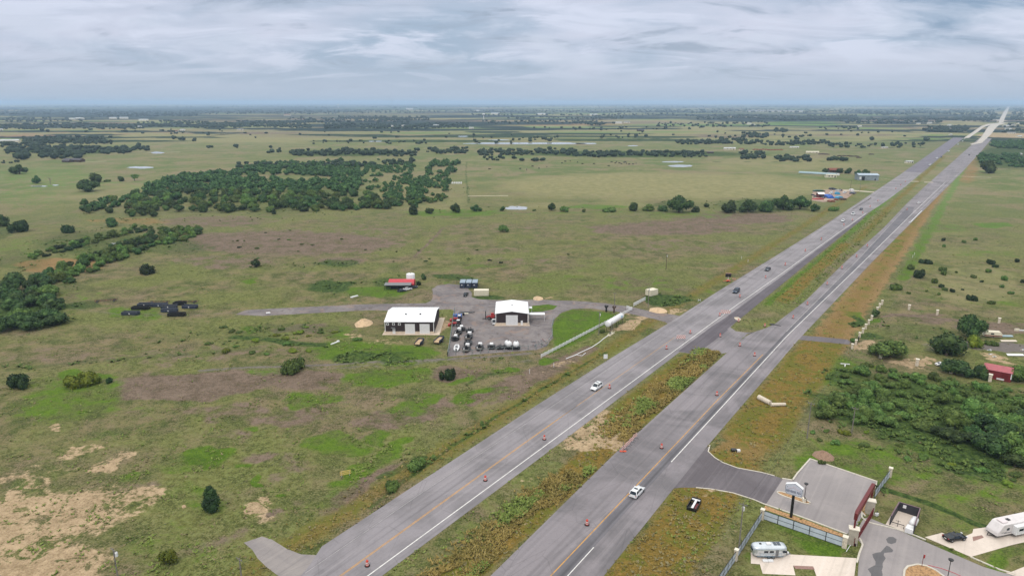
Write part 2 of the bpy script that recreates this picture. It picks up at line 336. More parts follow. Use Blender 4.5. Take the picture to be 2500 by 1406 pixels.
brn = t.mix(t.ss(nm, .42, .58), RGB(92, 80, 66), RGB(136, 119, 107)); brn = t.mix(t.ss(n1, .5, .7, 0, .5), brn, RGB(92, 92, 62)); col = lay(col, s1.outputs[1], brn, .32, .85, 2.3)
dirt = t.mix(t.ss(nm, .40, .6), RGB(120, 98, 64), RGB(157, 131, 94)); col = lay(col, s2.outputs[2], dirt, .3, .75, 1.6)
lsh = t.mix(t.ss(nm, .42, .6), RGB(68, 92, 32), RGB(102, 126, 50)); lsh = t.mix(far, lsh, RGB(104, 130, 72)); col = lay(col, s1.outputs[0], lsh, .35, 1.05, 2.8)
gld = t.mix(t.ss(nm, .42, .6), RGB(108, 93, 47), RGB(154, 127, 75)); gld = t.mix(t.ss(n20, .46, .56, 0, .85), gld, RGB(98, 102, 44)); col = lay(col, s2.outputs[0], gld, .25, .8, 1.1)
snd = t.mix(t.ss(nm, .42, .60), RGB(148, 128, 102), RGB(204, 180, 150)); snd = t.mix(t.ss(n1, .52, .62, 0, .35), snd, RGB(120, 116, 78)); col = lay(col, t.math('MULTIPLY', s1.outputs[2], t.math('MULTIPLY_ADD', holes, .85, .15)), snd, .42, .86, 3.2, t.math('MULTIPLY_ADD', n20, .5, t.math('MULTIPLY', n3, .5)))
gry = t.mix(n3, RGB(92, 86, 84), RGB(140, 132, 126)); a2a = a2.outputs['Alpha']; col = lay(col, a2a, gry, .3, .8, 1.0, n3)
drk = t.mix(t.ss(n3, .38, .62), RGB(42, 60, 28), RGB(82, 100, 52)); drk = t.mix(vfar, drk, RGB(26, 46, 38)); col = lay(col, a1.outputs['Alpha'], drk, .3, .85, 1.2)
hv = t.new('ShaderNodeHueSaturation'); hv.inputs['Value'].default_value = .93; hv.inputs['Saturation'].default_value = 1.06; t.link(col, hv.inputs['Color']); t.link(hv.outputs[0], p.inputs['Base Color'])
bmp = t.new('ShaderNodeBump'); bmp.inputs['Strength'].default_value = .9; bmp.inputs['Distance'].default_value = .3
t.link(t.math('ADD', n3, t.math('MULTIPLY', n1, .4)), bmp.inputs['Height']); t.link(bmp.outputs[0], p.inputs['Normal'])

# ------------------------------------------------------------------ land sheet, denser in the surveyed sector
ang = np.concatenate([np.arange(-180, -45, 5.), np.arange(-45, 45, .1), np.arange(45, 180, 5.)]) * math.pi / 180
rows = np.concatenate([np.arange(1480, 300, -2.0), np.arange(300, 256, -1.0)])
rad = np.concatenate([[0.05, 6, 20, 45, 65, 85], ALT / np.tan(np.arctan((rows - 703) / FPX) + PITCH), [20000, 28000, 42000, 62000]])
rad = np.unique(rad)
RR_, AA_ = np.meshgrid(rad, ang, indexing='ij'); X = RR_ * np.sin(AA_); Y = RR_ * np.cos(AA_)
nr, na = X.shape; i, j = np.meshgrid(np.arange(nr - 1), np.arange(na), indexing='ij'); j2 = (j + 1) % na
F = np.stack([i * na + j, (i + 1) * na + j, (i + 1) * na + j2, i * na + j2], -1).reshape(-1, 4)[:, ::-1]
V = np.stack([X, Y, np.zeros_like(X)], -1).reshape(-1, 3)

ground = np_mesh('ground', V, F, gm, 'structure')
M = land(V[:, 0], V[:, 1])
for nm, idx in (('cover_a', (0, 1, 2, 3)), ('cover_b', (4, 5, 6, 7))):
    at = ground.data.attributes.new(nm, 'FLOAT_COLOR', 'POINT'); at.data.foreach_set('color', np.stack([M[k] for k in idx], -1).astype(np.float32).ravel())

# ------------------------------------------------------------------ flat strips and sheets
EXCL = []                         # areas where no weeds grow
def uvmesh(name, V, F, UV, m, kind='structure'):
    o = np_mesh(name, V, F, m, kind); l = o.data.uv_layers.new(name='UVMap'); l.data.foreach_set('uv', np.asarray(UV, np.float32)[np.asarray(F).ravel()].ravel()); return o
def interp(pl, s):
    for a, b in zip(pl, pl[1:]):
        if s <= b[0]: return a[1] + (b[1] - a[1]) * (s - a[0]) / max(b[0] - a[0], 1e-6)
    return pl[-1][1]
def strip_st(name, L, R, z, m, excl=False, kind='structure'):
    """strip between two (s,t) polylines over the same s range"""
    s0 = max(L[0][0], R[0][0]); s1 = min(L[-1][0], R[-1][0]); ss = [s0]
    while ss[-1] < s1: ss.append(min(ss[-1] + max(3, ss[-1] * .03), s1))
    V = []; UV = []; F = []
    for k, s in enumerate(ss):
        a, b = interp(L, s), interp(R, s)
        for q in range(5):
            tt = a + (b - a) * q / 4; V.append((*ST(s, tt), z)); UV.append((tt, s))
            if k and q: F.append(((k - 1) * 5 + q - 1, (k - 1) * 5 + q, k * 5 + q, k * 5 + q - 1))
    o = uvmesh(name, V, F, UV, m, kind)
    if excl: EXCL.append([ST(s, interp(L, s)) for s in ss] + [ST(s, interp(R, s)) for s in reversed(ss)])
    return o
def sheet(name, pts, z, m, jit=0.0, seg=2.5, excl=True, kind='structure', ground_pts=False, side=0.0):
    g = pts if ground_pts else [G(*p) for p in pts]; rr = random.Random(len(pts)); o = []
    for a, b in zip(g, g[1:] + g[:1]):
        L = math.dist(a, b); k = max(1, int(L / seg)) if jit else 1
        for q in range(k):
            f = q / k; o.append((a[0] + (b[0] - a[0]) * f + rr.uniform(-jit, jit), a[1] + (b[1] - a[1]) * f + rr.uniform(-jit, jit)))
    bm = bmesh.new(); vs = [bm.verts.new((x, y, z)) for x, y in o]; f = bm.faces.new(vs)
    f.normal_update()
    if f.normal.z < 0: f.normal_flip()
    if side:
        r = bmesh.ops.extrude_face_region(bm, geom=[f]); bmesh.ops.translate(bm, vec=(0, 0, -side), verts=[v for v in r['geom'] if isinstance(v, bmesh.types.BMVert)])
        bmesh.ops.recalc_face_normals(bm, faces=bm.faces)
    bmesh.ops.triangulate(bm, faces=[q for q in bm.faces if len(q.verts) > 4])
    me = bpy.data.meshes.new(name); bm.to_mesh(me); bm.free(); me.materials.append(m)
    ob = bpy.data.objects.new(name, me); COL.objects.link(ob)
    if kind: ob['kind'] = kind
    if excl: EXCL.append(o)
    return ob

def asphalt(name, c1, c2, c3, tracks=(), crack=.22):
    m, t, p = mat(name); p.inputs['Roughness'].default_value = .85; p.inputs['Specular IOR Level'].default_value = .3
    g = t.new('ShaderNodeNewGeometry'); P = g.outputs['Position']
    Pr = t.mapping(P, rot=(0, 0, AZ))                 # x across, y along the highway
    st = t.noise(t.mapping(Pr, scale=(.9, .012, 1)), 1.0, 4, .5); bl = t.noise(P, .06, 5, .6, .6); fi = t.noise(P, 1.6, 4, .7)
    cr = t.noise(t.mapping(Pr, scale=(.3, .03, 1)), 1.0, 3, .5)
    c = t.mix(t.ss(bl, .36, .62), c1, c2); c = t.mix(t.ss(st, .50, .72, 0, .4), c, c3)
    c = t.mix(t.ss(st, .46, .30, 0, .3), c, tuple(x * .62 for x in c1[:3]) + (1,))
    c = t.mix(t.ss(fi, .5, .7, 0, .3), c, tuple(x * .78 for x in c1[:3]) + (1,)); c = t.mix(t.ss(cr, .53, .545, 0, .0), c, c1)
    # thin sealed cracks
    v = t.new('ShaderNodeTexVoronoi', feature='DISTANCE_TO_EDGE'); v.inputs['Scale'].default_value = .09
    t.link(t.mapping(t.mapping(Pr, scale=(1.6, .7, 1)), scale=(1, 1, 1)), v.inputs['Vector'])
    c = t.mix(t.ss(v.outputs[0], .010, .003, 0, crack), c, tuple(x * .45 for x in c1[:3]) + (1,))
    for (t0, wd, k) in tracks:
        sx = t.new('ShaderNodeSeparateXYZ'); t.link(Pr, sx.inputs[0])
        d = t.math('ABSOLUTE', t.math('SUBTRACT', sx.outputs[0], t0)); c = t.mix(t.math('MULTIPLY', t.ss(d, wd, wd * .2), t.ss(cr, .3, .6, k * .5, k)), c, tuple(x * .5 for x in c1[:3]) + (1,))
    t.link(c, p.inputs['Base Color']); return m
A_old = asphalt('asphalt_worn', RGB(122, 118, 121), RGB(144, 139, 143), RGB(160, 154, 156), [(-105.2, .5, .25), (-100.6, .5, .25)])
A_rr = asphalt('asphalt_worn_east', RGB(112, 108, 111), RGB(138, 132, 136), RGB(156, 149, 152), [(-66, .6, .3), (-71, .6, .2)])
A_lane = asphalt('asphalt_lane', RGB(98, 96, 101), RGB(113, 110, 115), RGB(126, 122, 127), [(-60.4, .5, .55)])
A_new = asphalt('asphalt_new', RGB(88, 82, 88), RGB(100, 94, 100), RGB(112, 106, 112))
A_res = asphalt('asphalt_resurfaced', RGB(106, 101, 110), RGB(118, 113, 122), RGB(134, 130, 138))
A_drv = asphalt('asphalt_drive', RGB(96, 90, 94), RGB(112, 106, 110), RGB(130, 124, 128))
A_pad = asphalt('concrete_plaza', RGB(144, 138, 138), RGB(158, 151, 150), RGB(168, 161, 158), crack=0)
CONC = asphalt('concrete_pale', RGB(176, 170, 160), RGB(196, 188, 178), RGB(206, 198, 188), crack=0)
CONC2 = asphalt('concrete_pad', RGB(205, 192, 180), RGB(222, 208, 196), RGB(230, 218, 208), crack=0)
# gravel
m_grav, t, p = mat('gravel'); p.inputs['Roughness'].default_value = .95
g_ = t.new('ShaderNodeNewGeometry'); P = g_.outputs['Position']
c = t.mix(t.ss(t.noise(P, .08, 5, .65, .8), .36, .62), RGB(108, 102, 104), RGB(134, 127, 126)); c = t.mix(t.ss(t.noise(P, .3, 6, .7, 1.0), .5, .36, 0, .7), c, RGB(92, 80, 76))
c = t.mix(t.ss(t.noise(P, .14, 4, .6, 1.2), .54, .68, 0, .6), c, RGB(150, 124, 108)); c = t.mix(t.ss(t.noise(P, 1.8, 4, .75), .45, .65, 0, .35), c, RGB(84, 76, 74)); t.link(c, p.inputs['Base Color'])

# highway, west carriageway
LR_L = [(60, -104.6), (76, -105.2), (84, -109.2), (171, -109.4), (227, -108.6), (283, -106.9), (340, -106.4), (453, -103.6), (566, -101.4), (753, -99.8), (1082, -97.3), (1700, -95.5), (2300, -93)]
LR_R = [(60, -91.6), (160, -90), (267, -89.2), (300, -88.6), (394, -87.0), (498, -85.4), (671, -82.2), (760, -79), (902, -76.5), (1450, -73.5), (2300, -68)]
strip_st('road', LR_L, LR_R, .05, A_old, True)
DK_L = [(283, -89.6), (300, -88.7), (394, -87.1), (498, -85.5), (671, -82.4)]
DK_R = [(283, -82.9), (310, -82.6), (428, -82.4), (646, -80.9), (671, -81.9)]
strip_st('road_shoulder', DK_L, DK_R, .055, A_new, True)
# far dark resurfaced stretch and pale new concrete
strip_st('road_resurfaced', [(1120, -97.4), (1700, -95.6), (2280, -93.2)], [(1120, -75), (1700, -72), (2280, -68.3)], .12, A_res)
# east carriageway
RR_L = [(60, -71.6), (97, -72.6), (158, -74.3), (190, -74.2), (252, -73.8), (283, -73.6), (300, -68), (350, -64.8), (454, -64.0), (594, -60.6), (760, -60), (912, -58.2), (1735, -43), (2300, -32)]
RR_R = [(60, -52.4), (111, -53.2), (180, -54.4), (289, -54.2), (464, -50.3), (704, -43.2), (1164, -29.2), (1755, -15), (2300, -4)]
strip_st('road', RR_L, RR_R, .05, A_rr, True)
strip_st('road_lane', [(60, -62.3), (304, -60.9), (458, -58.6), (694, -57.6), (740, -56.5)], [(60, -59.4), (280, -59.4), (463, -54.8), (700, -49.2), (740, -52)], .054, A_lane)
# median crossover
X_ = [ST(283, -73.8), ST(256, -73.8), ST(252, -76), ST(250, -80), ST(247, -84.5), ST(246, -89.6), ST(300, -88.9), ST(300, -82.8), ST(288, -82.6), ST(284, -79), ST(285, -74), ST(290, -70), ST(302, -67), ST(302, -66)]
sheet('road_crossover', X_[:6] + X_[6:], .046, A_rr, ground_pts=True)
sheet('road_crossover_patch', [ST(247.5, -83.6), ST(246.5, -90.2), ST(284, -89.5), ST(284.5, -82.2), ST(262, -82.6)], .058, A_new, ground_pts=True, excl=False)
for a in ([(2290, 400), (2362, 344), (2400, 312), (2420, 304), (2432, 303), (2425, 306), (2410, 311), (2390, 328), (2350, 352), (2305, 396)],):
    pass
sheet('road_concrete', [(2352, 338), (2376, 322), (2396, 308), (2412, 303), (2450, 300), (2462, 301), (2420, 305), (2402, 311), (2388, 322), (2366, 337)], .14, CONC)
sheet('road_concrete', [(2384, 348), (2398, 332), (2412, 310), (2420, 305), (2440, 302.5), (2465, 299.5), (2454, 302), (2440, 305.5), (2432, 312), (2418, 330), (2398, 349), (2372, 354), (2368, 352)], .16, CONC)
sheet('road_concrete', [(2388, 291.5), (2430, 293), (2440, 297), (2437, 301), (2446, 300), (2452, 297), (2446, 294.5), (2462, 296), (2470, 299), (2462, 296), (2452, 293.6), (2428, 292)], .2, CONC)
sheet('road_far', [(2438, 296), (2449, 276), (2461, 260), (2465.5, 260), (2459, 276), (2450, 296)], .3, CONC)

# painted lines
def line(L, wd, c, z=.066, name='road_marking'):
    return strip_st(name, [(s, t - wd / 2) for s, t in L], [(s, t + wd / 2) for s, t in L], z, c)
M_w = paint(226, 224, 220, .7, 0, .10, 'line_white', .8); M_y = paint(206, 150, 60, .7, 0, .14, 'line_yellow', .8); M_wf = paint(178, 174, 174, .8, 0, .15, 'line_faded', .5)
line([(60, -98.35), (150, -98.65), (262, -97.6)], .13, M_y); line([(60, -98.05), (150, -98.35), (180, -98.4)], .13, M_y)
line([(60, -93.9), (163, -92.6), (267, -91.4), (319, -90.8), (394, -88.8), (498, -87.0), (671, -83.2)], .26, M_w)
line([(76, -105.0), (112, -105.4), (227, -104.4), (262, -104.0)], .10, M_wf)
line([(310, -103.6), (566, -99.4), (753, -97.8), (1080, -95.5)], .16, M_wf)
line([(60, -62.3), (210, -62.3), (262, -61.6)], .2, M_y); line([(296, -60.9), (458, -58.6), (694, -57.6)], .2, M_wf)
line([(60, -59.4), (118, -59.4)], .2, M_w); line([(163, -59.5), (205, -59.4), (290, -59.3), (463, -54.8), (700, -49.2), (1000, -41)], .26, M_w)
line([(715, -46), (1164, -31.5)], .3, M_wf)

# farm drive and equipment yard
sheet('gravel_yard', [(575,768),(600,757),(690,752),(760,749),(880,743),(1040,740),(1052,735),(1057,725),(1055,705),(1068,697),(1095,693),(1125,696),(1142,704),(1152,715),(1152,725),(1170,731),(1225,733),(1330,732),(1430,736),(1480,741),(1540,749),(1600,763),(1650,769),(1672,774),(1640,794),(1622,785),(1590,777),(1540,766),(1480,758),(1440,753),(1400,754),(1372,762),(1354,778),(1347,800),(1349,825),(1336,845),(1310,854),(1240,859),(1150,866),(1093,871),(1097,850),(1104,800),(1110,758),(1096,755),(1060,757),(990,760),(900,757),(780,764),(640,771)],
      .03, m_grav, .22, 3)
sheet('grass_island', [(1290, 753), (1300, 746), (1340, 743), (1363, 747), (1352, 755), (1325, 760), (1292, 763)], .036, gm, .4, 3, excl=False)
ob = bpy.data.objects['grass_island']
for nm, cv in (('cover_a', (1, 0, 0, .2)), ('cover_b', (0, 0, 0, 0))):
    at = ob.data.attributes.new(nm, 'FLOAT_COLOR', 'POINT'); at.data.foreach_set('color', cv * len(ob.data.vertices))
sheet('driveway', [(595,1324),(640,1308),(662,1318),(700,1338),(735,1352),(790,1357),(760,1385),(735,1408),(700,1420),(650,1385)], .043, asphalt('drive_broken', RGB(132,126,126), RGB(150,143,140), RGB(172,163,156)), .25, 3)
sheet('driveway', [(1950,829),(1958,819),(2000,822),(2070,829),(2078,836),(2072,841),(2020,836),(1955,830)], .043, A_drv, .15, 3)
# entrance drive, plaza and lanes of the trailer park
sheet('driveway', [(1733,1087),(1729,1102),(1745,1117),(1765,1129),(1800,1142),(1860,1153),(1905,1166),(1912,1171),(1875,1232),(1840,1219),(1790,1203),(1740,1194),(1700,1190),(1660,1190),(1628,1194),(1640,1182),(1662,1163),(1700,1115)], .047, A_drv, 0)
sheet('plaza', [(1978,1120),(2143,1176),(2108,1243),(2103,1262),(2085,1300),(2065,1303),(1870,1230),(1912,1168),(1935,1172)], .05, A_pad)
sheet('park_lane', [(2108,1266),(2118,1262),(2190,1292),(2300,1340),(2400,1383),(2500,1412),(2560,1440),(2420,1460),(2090,1460),(2098,1350),(2105,1330),(2085,1305)], .052, A_pad)
sheet('trailer_pad', [(1833,1348),(1833,1375),(1855,1377),(1862,1400),(1942,1404),(1936,1380),(1985,1382),(1998,1420),(2084,1420),(2091,1362),(1930,1353)], .056, CONC2)
sheet('paver_strip', [(1936,1380),(1985,1382),(1989,1390),(1942,1388)], .06, paint(150,118,108,.9,0,.1,'pavers'))
sheet('trailer_pad', [(2258,1311),(2300,1300),(2330,1312),(2352,1310),(2374,1301),(2376,1291),(2420,1285),(2560,1290),(2560,1310),(2470,1330),(2370,1359)], .057, CONC2)
sheet('paver_strip', [(2374,1310),(2397,1306),(2402,1312),(2376,1321)], .062, paint(150,118,108,.9,0,.1,'pavers'))
sheet('tank_pad', [(2162,1280),(2185,1240),(2242,1255),(2226,1303)], .059, CONC2)
sheet('trailer_pad', [(2455,1398),(2470,1395),(2500,1383),(2560,1370),(2560,1420),(2480,1406)], .057, CONC2)

# ------------------------------------------------------------------ things, parts, builders
def tag(o, label, cat, group=None):
    o['label'] = label; o['category'] = cat
    if group: o['group'] = group
    return o
def thing(name, label, cat, loc=(0, 0, 0), rz=0.0, group=None):
    o = bpy.data.objects.new(name, None); COL.objects.link(o); o.empty_display_size = .5
    o.location = loc; o.rotation_euler = (0, 0, rz); return tag(o, label, cat, group)
KIDS = {}
def dup(root, loc, rz, label=None, group=None, scale=None, part_mats=None):
    r = root.copy(); COL.objects.link(r); r.location = loc; r.rotation_euler = (0, 0, rz)
    if scale: r.scale = (scale,) * 3 if isinstance(scale, (int, float)) else scale
    if label: r['label'] = label
    if group: r['group'] = group
    for ch in list(root.children):
        c = ch.copy(); COL.objects.link(c); c.parent = r
        for g in list(ch.children):
            d = g.copy(); COL.objects.link(d); d.parent = c
    return r
class MB:
    def __init__(s): s.v = []; s.f = []; s.m = []
    def add(s, v, f, mi=0):
        b = len(s.v); s.v += [tuple(q) for q in v]; s.f += [tuple(i + b for i in q) for q in f]; s.m += [mi] * len(f); return s
    def box(s, x0, x1, y0, y1, z0, z1, mi=0, rz=0.0, c=None):
        v = [(x, y, z) for z in (z0, z1) for y in (y0, y1) for x in (x0, x1)]
        if rz:
            cx, cy = c or ((x0 + x1) / 2, (y0 + y1) / 2); ca, sa = math.cos(rz), math.sin(rz)
            v = [(cx + (x - cx) * ca - (y - cy) * sa, cy + (x - cx) * sa + (y - cy) * ca, z) for x, y, z in v]
        return s.add(v, [(0, 2, 3, 1), (4, 5, 7, 6), (0, 1, 5, 4), (2, 6, 7, 3), (0, 4, 6, 2), (1, 3, 7, 5)], mi)
    def bar(s, a, b, w_, h=None, mi=0):
        a, b = Vector(a), Vector(b); d = (b - a).normalized(); up = Vector((0, 0, 1)) if abs(d.z) < .95 else Vector((1, 0, 0))
        x = d.cross(up).normalized() * w_ / 2; y = x.normalized().cross(d).normalized() * (h or w_) / 2
        v = [p + q for p in (a, b) for q in (-x - y, x - y, x + y, -x + y)]
        return s.add(v, [(3, 2, 1, 0), (4, 5, 6, 7), (0, 1, 5, 4), (1, 2, 6, 5), (2, 3, 7, 6), (3, 0, 4, 7)], mi)
    def tube(s, pts, rad_, n=10, mi=0, caps=True):
        pts = [Vector(p) for p in pts]; rad_ = rad_ if isinstance(rad_, (list, tuple)) else [rad_] * len(pts); b = len(s.v); V = []; F = []
        for k, p in enumerate(pts):
            d = (pts[min(k + 1, len(pts) - 1)] - pts[max(k - 1, 0)]).normalized(); up = Vector((0, 0, 1)) if abs(d.z) < .9 else Vector((1, 0, 0))
            x = d.cross(up).normalized(); y = x.cross(d).normalized()
            for q in range(n):
                a = 2 * math.pi * q / n; V.append(p + (x * math.cos(a) + y * math.sin(a)) * rad_[k])
            if k:
                for q in range(n): F.append(((k - 1) * n + q, k * n + q, k * n + (q + 1) % n, (k - 1) * n + (q + 1) % n))
        if caps: F += [tuple(range(n)), tuple(reversed(range(len(V) - n, len(V))))]
        return s.add(V, F, mi)
    def lathe(s, prof, n=16, mi=0, c=(0, 0)):
        V = []; F = []
        for k, (r, z) in enumerate(prof):
            for q in range(n):
                a = 2 * math.pi * q / n; V.append((c[0] + r * math.cos(a), c[1] + r * math.sin(a), z))
            if k:
                for q in range(n): F.append(((k - 1) * n + q, (k - 1) * n + (q + 1) % n, k * n + (q + 1) % n, k * n + q))
        F += [tuple(reversed(range(n))), tuple(range(len(V) - n, len(V)))]
        return s.add(V, F, mi)
    def loft(s, secs, mi=0, caps=True):
        n = len(secs[0]); V = [p for q in secs for p in q]; F = []
        for k in range(1, len(secs)):
            for q in range(n): F.append(((k - 1) * n + q, (k - 1) * n + (q + 1) % n, k * n + (q + 1) % n, k * n + q))
        if caps: F += [tuple(reversed(range(n))), tuple(range(len(V) - n, len(V)))]
        return s.add(V, F, mi)
    def prism(s, poly, y0, y1, mi=0):            # profile in x,z extruded along y
        n = len(poly); V = [(x, y0, z) for x, z in poly] + [(x, y1, z) for x, z in poly]
        F = [tuple(range(n)), tuple(reversed(range(n, 2 * n)))] + [(i, i + n, (i + 1) % n + n, (i + 1) % n) for i in range(n)]
        return s.add(V, F, mi)
def _build(s, name, mats, parent=None, bevel=0, smooth=False, loc=None, rz=None):
    bm = bmesh.new(); vs = [bm.verts.new(v) for v in s.v]
    for f, mi in zip(s.f, s.m):
        try: q = bm.faces.new([vs[i] for i in f]); q.material_index = mi; q.smooth = smooth
        except ValueError: pass
    bmesh.ops.recalc_face_normals(bm, faces=bm.faces)
    if bevel: bmesh.ops.bevel(bm, geom=bm.edges[:], offset=bevel, segments=1, affect='EDGES', clamp_overlap=True)
    if smooth:
        for e in bm.edges:
            if len(e.link_faces) == 2 and e.calc_face_angle(0) > .7: e.smooth = False
    me = bpy.data.meshes.new(name); bm.to_mesh(me); bm.free()
    for m in (mats if isinstance(mats, (list, tuple)) else [mats]): me.materials.append(m)
    o = bpy.data.objects.new(name, me); COL.objects.link(o)
    if parent: o.parent = parent
    if loc: o.location = loc
    if rz is not None: o.rotation_euler = (0, 0, rz)
    return o
MB.build = _build

# ------------------------------------------------------------------ foliage
def foliage(name, c1, c2, c3, sc_=1.0):
    m, t, p = mat(name); g = t.new('ShaderNodeNewGeometry'); oi = t.new('ShaderNodeObjectInfo')
    tc_ = t.new('ShaderNodeTexCoord'); nz = t.noise(g.outputs['Position'], .35 * sc_, 3, .6)
    c = t.mix(t.ss(nz, .38, .62), c1, c2); c = t.mix(t.ss(g.outputs['Random Per Island'], .55, 1.0, 0, .7), c, c3)
    v = t.new('ShaderNodeHueSaturation'); t.link(c, v.inputs['Color'])
    t.link(t.math('MULTIPLY_ADD', oi.outputs['Random'], .05, .475), v.inputs['Hue']); t.link(t.math('MULTIPLY_ADD', oi.outputs['Random'], .75, .7), v.inputs['Value'])
    t.link(v.outputs[0], p.inputs['Base Color']); p.inputs['Roughness'].default_value = .75; p.inputs['Specular IOR Level'].default_value = .2
    return m
F_oak = foliage('leaves_oak', RGB(40, 60, 34), RGB(60, 86, 44), RGB(94, 116, 62))
F_mesq = foliage('leaves_mesquite', RGB(66, 88, 42), RGB(88, 112, 52), RGB(116, 136, 68))
F_cedar = foliage('leaves_cedar', RGB(30, 48, 26), RGB(46, 66, 34), RGB(66, 86, 46))
F_bright = foliage('leaves_bright', RGB(84, 104, 30), RGB(112, 128, 40), RGB(134, 144, 54))
F_far = foliage('leaves_far', RGB(28, 48, 34), RGB(38, 60, 40), RGB(52, 74, 46), .1)
BARK = paint(92, 80, 68, .9, 0, .2, 'bark', 6)

def ico(sub):
    bm = bmesh.new(); bmesh.ops.create_icosphere(bm, subdivisions=sub, radius=1); v = np.array([q.co[:] for q in bm.verts]); f = np.array([[a.index for a in q.verts] for q in bm.faces]); bm.free(); return v, f
ICO1, ICO2 = ico(1), ico(2)
def crown_mesh(kind, seed, nleaf, leaf):
    """unit crown: radius about 1 in x,y; leaf sprays over the shells of several limbs' lobes; quads only"""
    r = np.random.RandomState(seed); lobes = []
    if kind == 'broad':
        for k in range(11):
            a = r.rand() * 6.28; d = (.25 + .55 * r.rand()) * (k > 1); lobes.append((d * math.cos(a), d * math.sin(a), .62 + .36 * r.rand() - .35 * d + (.2 if k < 2 else 0), .30 + .16 * r.rand()))
    elif kind == 'round':
        for k in range(9):
            a = r.rand() * 6.28; d = (.2 + .4 * r.rand()) * (k > 1); lobes.append((d * math.cos(a), d * math.sin(a), .45 + .6 * r.rand() - .3 * d, .36 + .16 * r.rand()))
    elif kind == 'cedar':
        for k in range(12):
            z = .25 + k / 11 * 1.55; rr = (.62 * (1 - (z / 2.15) ** 2.2) + .08); a = k * 2.4
            lobes.append((rr * .42 * math.cos(a), rr * .42 * math.sin(a), z, rr * .88))
    elif kind == 'bush':
        for k in range(10):
            a = r.rand() * 6.28; d = (.3 + .5 * r.rand()) * (k > 2); lobes.append((d * math.cos(a), d * math.sin(a), .18 + .22 * r.rand(), .30 + .14 * r.rand()))
    elif kind == 'thin':
        for k in range(12):
            a = r.rand() * 6.28; d = .3 + .6 * r.rand(); lobes.append((d * math.cos(a), d * math.sin(a), .7 + .5 * r.rand() - .2 * d, .18 + .10 * r.rand()))
    L = np.array(lobes); L[:, 2] = np.maximum(L[:, 2], L[:, 3] * .6)
    w_ = L[:, 3] ** 2; w_ /= w_.sum(); idx = r.choice(len(L), nleaf, p=w_)
    d = r.randn(nleaf, 3); d[:, 2] = d[:, 2] * .9 + .25; d /= np.linalg.norm(d, axis=1)[:, None]
    rad_ = L[idx, 3] * (.72 + .38 * r.rand(nleaf)); C_ = L[idx, :3] + d * rad_[:, None]; C_[:, 2] = np.maximum(C_[:, 2], .03)
    nrm = d + r.randn(nleaf, 3) * .55; nrm /= np.linalg.norm(nrm, axis=1)[:, None]
    u = np.cross(nrm, r.randn(nleaf, 3)); u /= np.linalg.norm(u, axis=1)[:, None]; v = np.cross(nrm, u)
    sz = leaf * (.5 + .9 * r.rand(nleaf))[:, None]
    Q = np.stack([C_ - u * sz * .9 - v * sz * .3, C_ + u * sz * .1 - v * sz, C_ + u * sz + v * sz * .25, C_ - u * sz * .1 + v * sz * .9], 1)
    V = Q.reshape(-1, 3); F = np.arange(len(V)).reshape(-1, 4)
    iv, jf = ICO2; vs = [V]; fs = [F]; b = len(V)
    for (x, y, z, rr) in L:
        jit = 1 + (r.rand(len(iv)) - .5) * .35; vv = iv * jit[:, None] * rr * .80 + (x, y, z); vv[:, 2] = np.maximum(vv[:, 2], .02)
        vs.append(vv); fs.append(np.concatenate([jf, jf[:, 2:3]], 1) + b); b += len(iv)
    return np.concatenate(vs), fs
def crown_obj(kind, seed, nleaf, leaf, m):
    V, fs = crown_mesh(kind, seed, nleaf, leaf); Fq = fs[0]; tri = np.concatenate([f[:, :3] for f in fs[1:]])
    me = bpy.data.meshes.new('crown'); me.vertices.add(len(V)); me.vertices.foreach_set('co', V.astype(np.float32).ravel())
    lv = np.concatenate([Fq.ravel(), tri.ravel()]).astype(np.int32); me.loops.add(len(lv)); me.loops.foreach_set('vertex_index', lv)
    tot = np.concatenate([np.full(len(Fq), 4), np.full(len(tri), 3)]).astype(np.int32); st = np.concatenate([[0], np.cumsum(tot)[:-1]]).astype(np.int32)
    me.polygons.add(len(tot)); me.polygons.foreach_set('loop_start', st); me.polygons.foreach_set('loop_total', tot); me.update(calc_edges=True); me.materials.append(m)
    return me
def trunk_mesh(kind, seed):
    r = random.Random(seed); b = MB()
    top = {'broad': .62, 'round': .5, 'cedar': 1.6, 'bush': .2, 'thin': .75}[kind]; r0 = {'broad': .075, 'round': .06, 'cedar': .06, 'bush': .04, 'thin': .06}[kind]
    if kind in ('bush',):
        for k in range(4):
            a = r.random() * 6.28; b.tube([(0, 0, 0), (.2 * math.cos(a), .2 * math.sin(a), .12), (.45 * math.cos(a), .45 * math.sin(a), .3)], [.03, .02, .01], 5)
    else:
        b.tube([(0, 0, -.02), (.03, .01, top * .35), (.0, .03, top * .75), (.02, 0, top)], [r0 * 1.25, r0, r0 * .75, r0 * .4], 7)
        for k in range(6 if kind != 'cedar' else 3):
            a = k * 1.05 + r.random(); z0 = top * (.35 + .35 * r.random()); d = .45 + .3 * r.random()
            if kind == 'cedar': d *= .4
            b.tube([(0, 0, z0), (d * .5 * math.cos(a), d * .5 * math.sin(a), z0 + .18), (d * math.cos(a), d * math.sin(a), z0 + .38)], [r0 * .55, r0 * .35, r0 * .12], 5)
    o = b.build('trunk', BARK); me = o.data; bpy.data.objects.remove(o); return me
PROTO = {}
for kind, m, nl, lf, cnt in (('broad', F_oak, 2300, .062, 4), ('round', F_oak, 1900, .065, 3), ('cedar', F_cedar, 2200, .055, 2), ('bush', F_mesq, 1500, .07, 3), ('thin', F_mesq, 900, .06, 2)):
    PROTO[kind] = [(crown_obj(kind, 10 * k + len(kind), nl, lf, m), trunk_mesh(kind, k)) for k in range(cnt)]
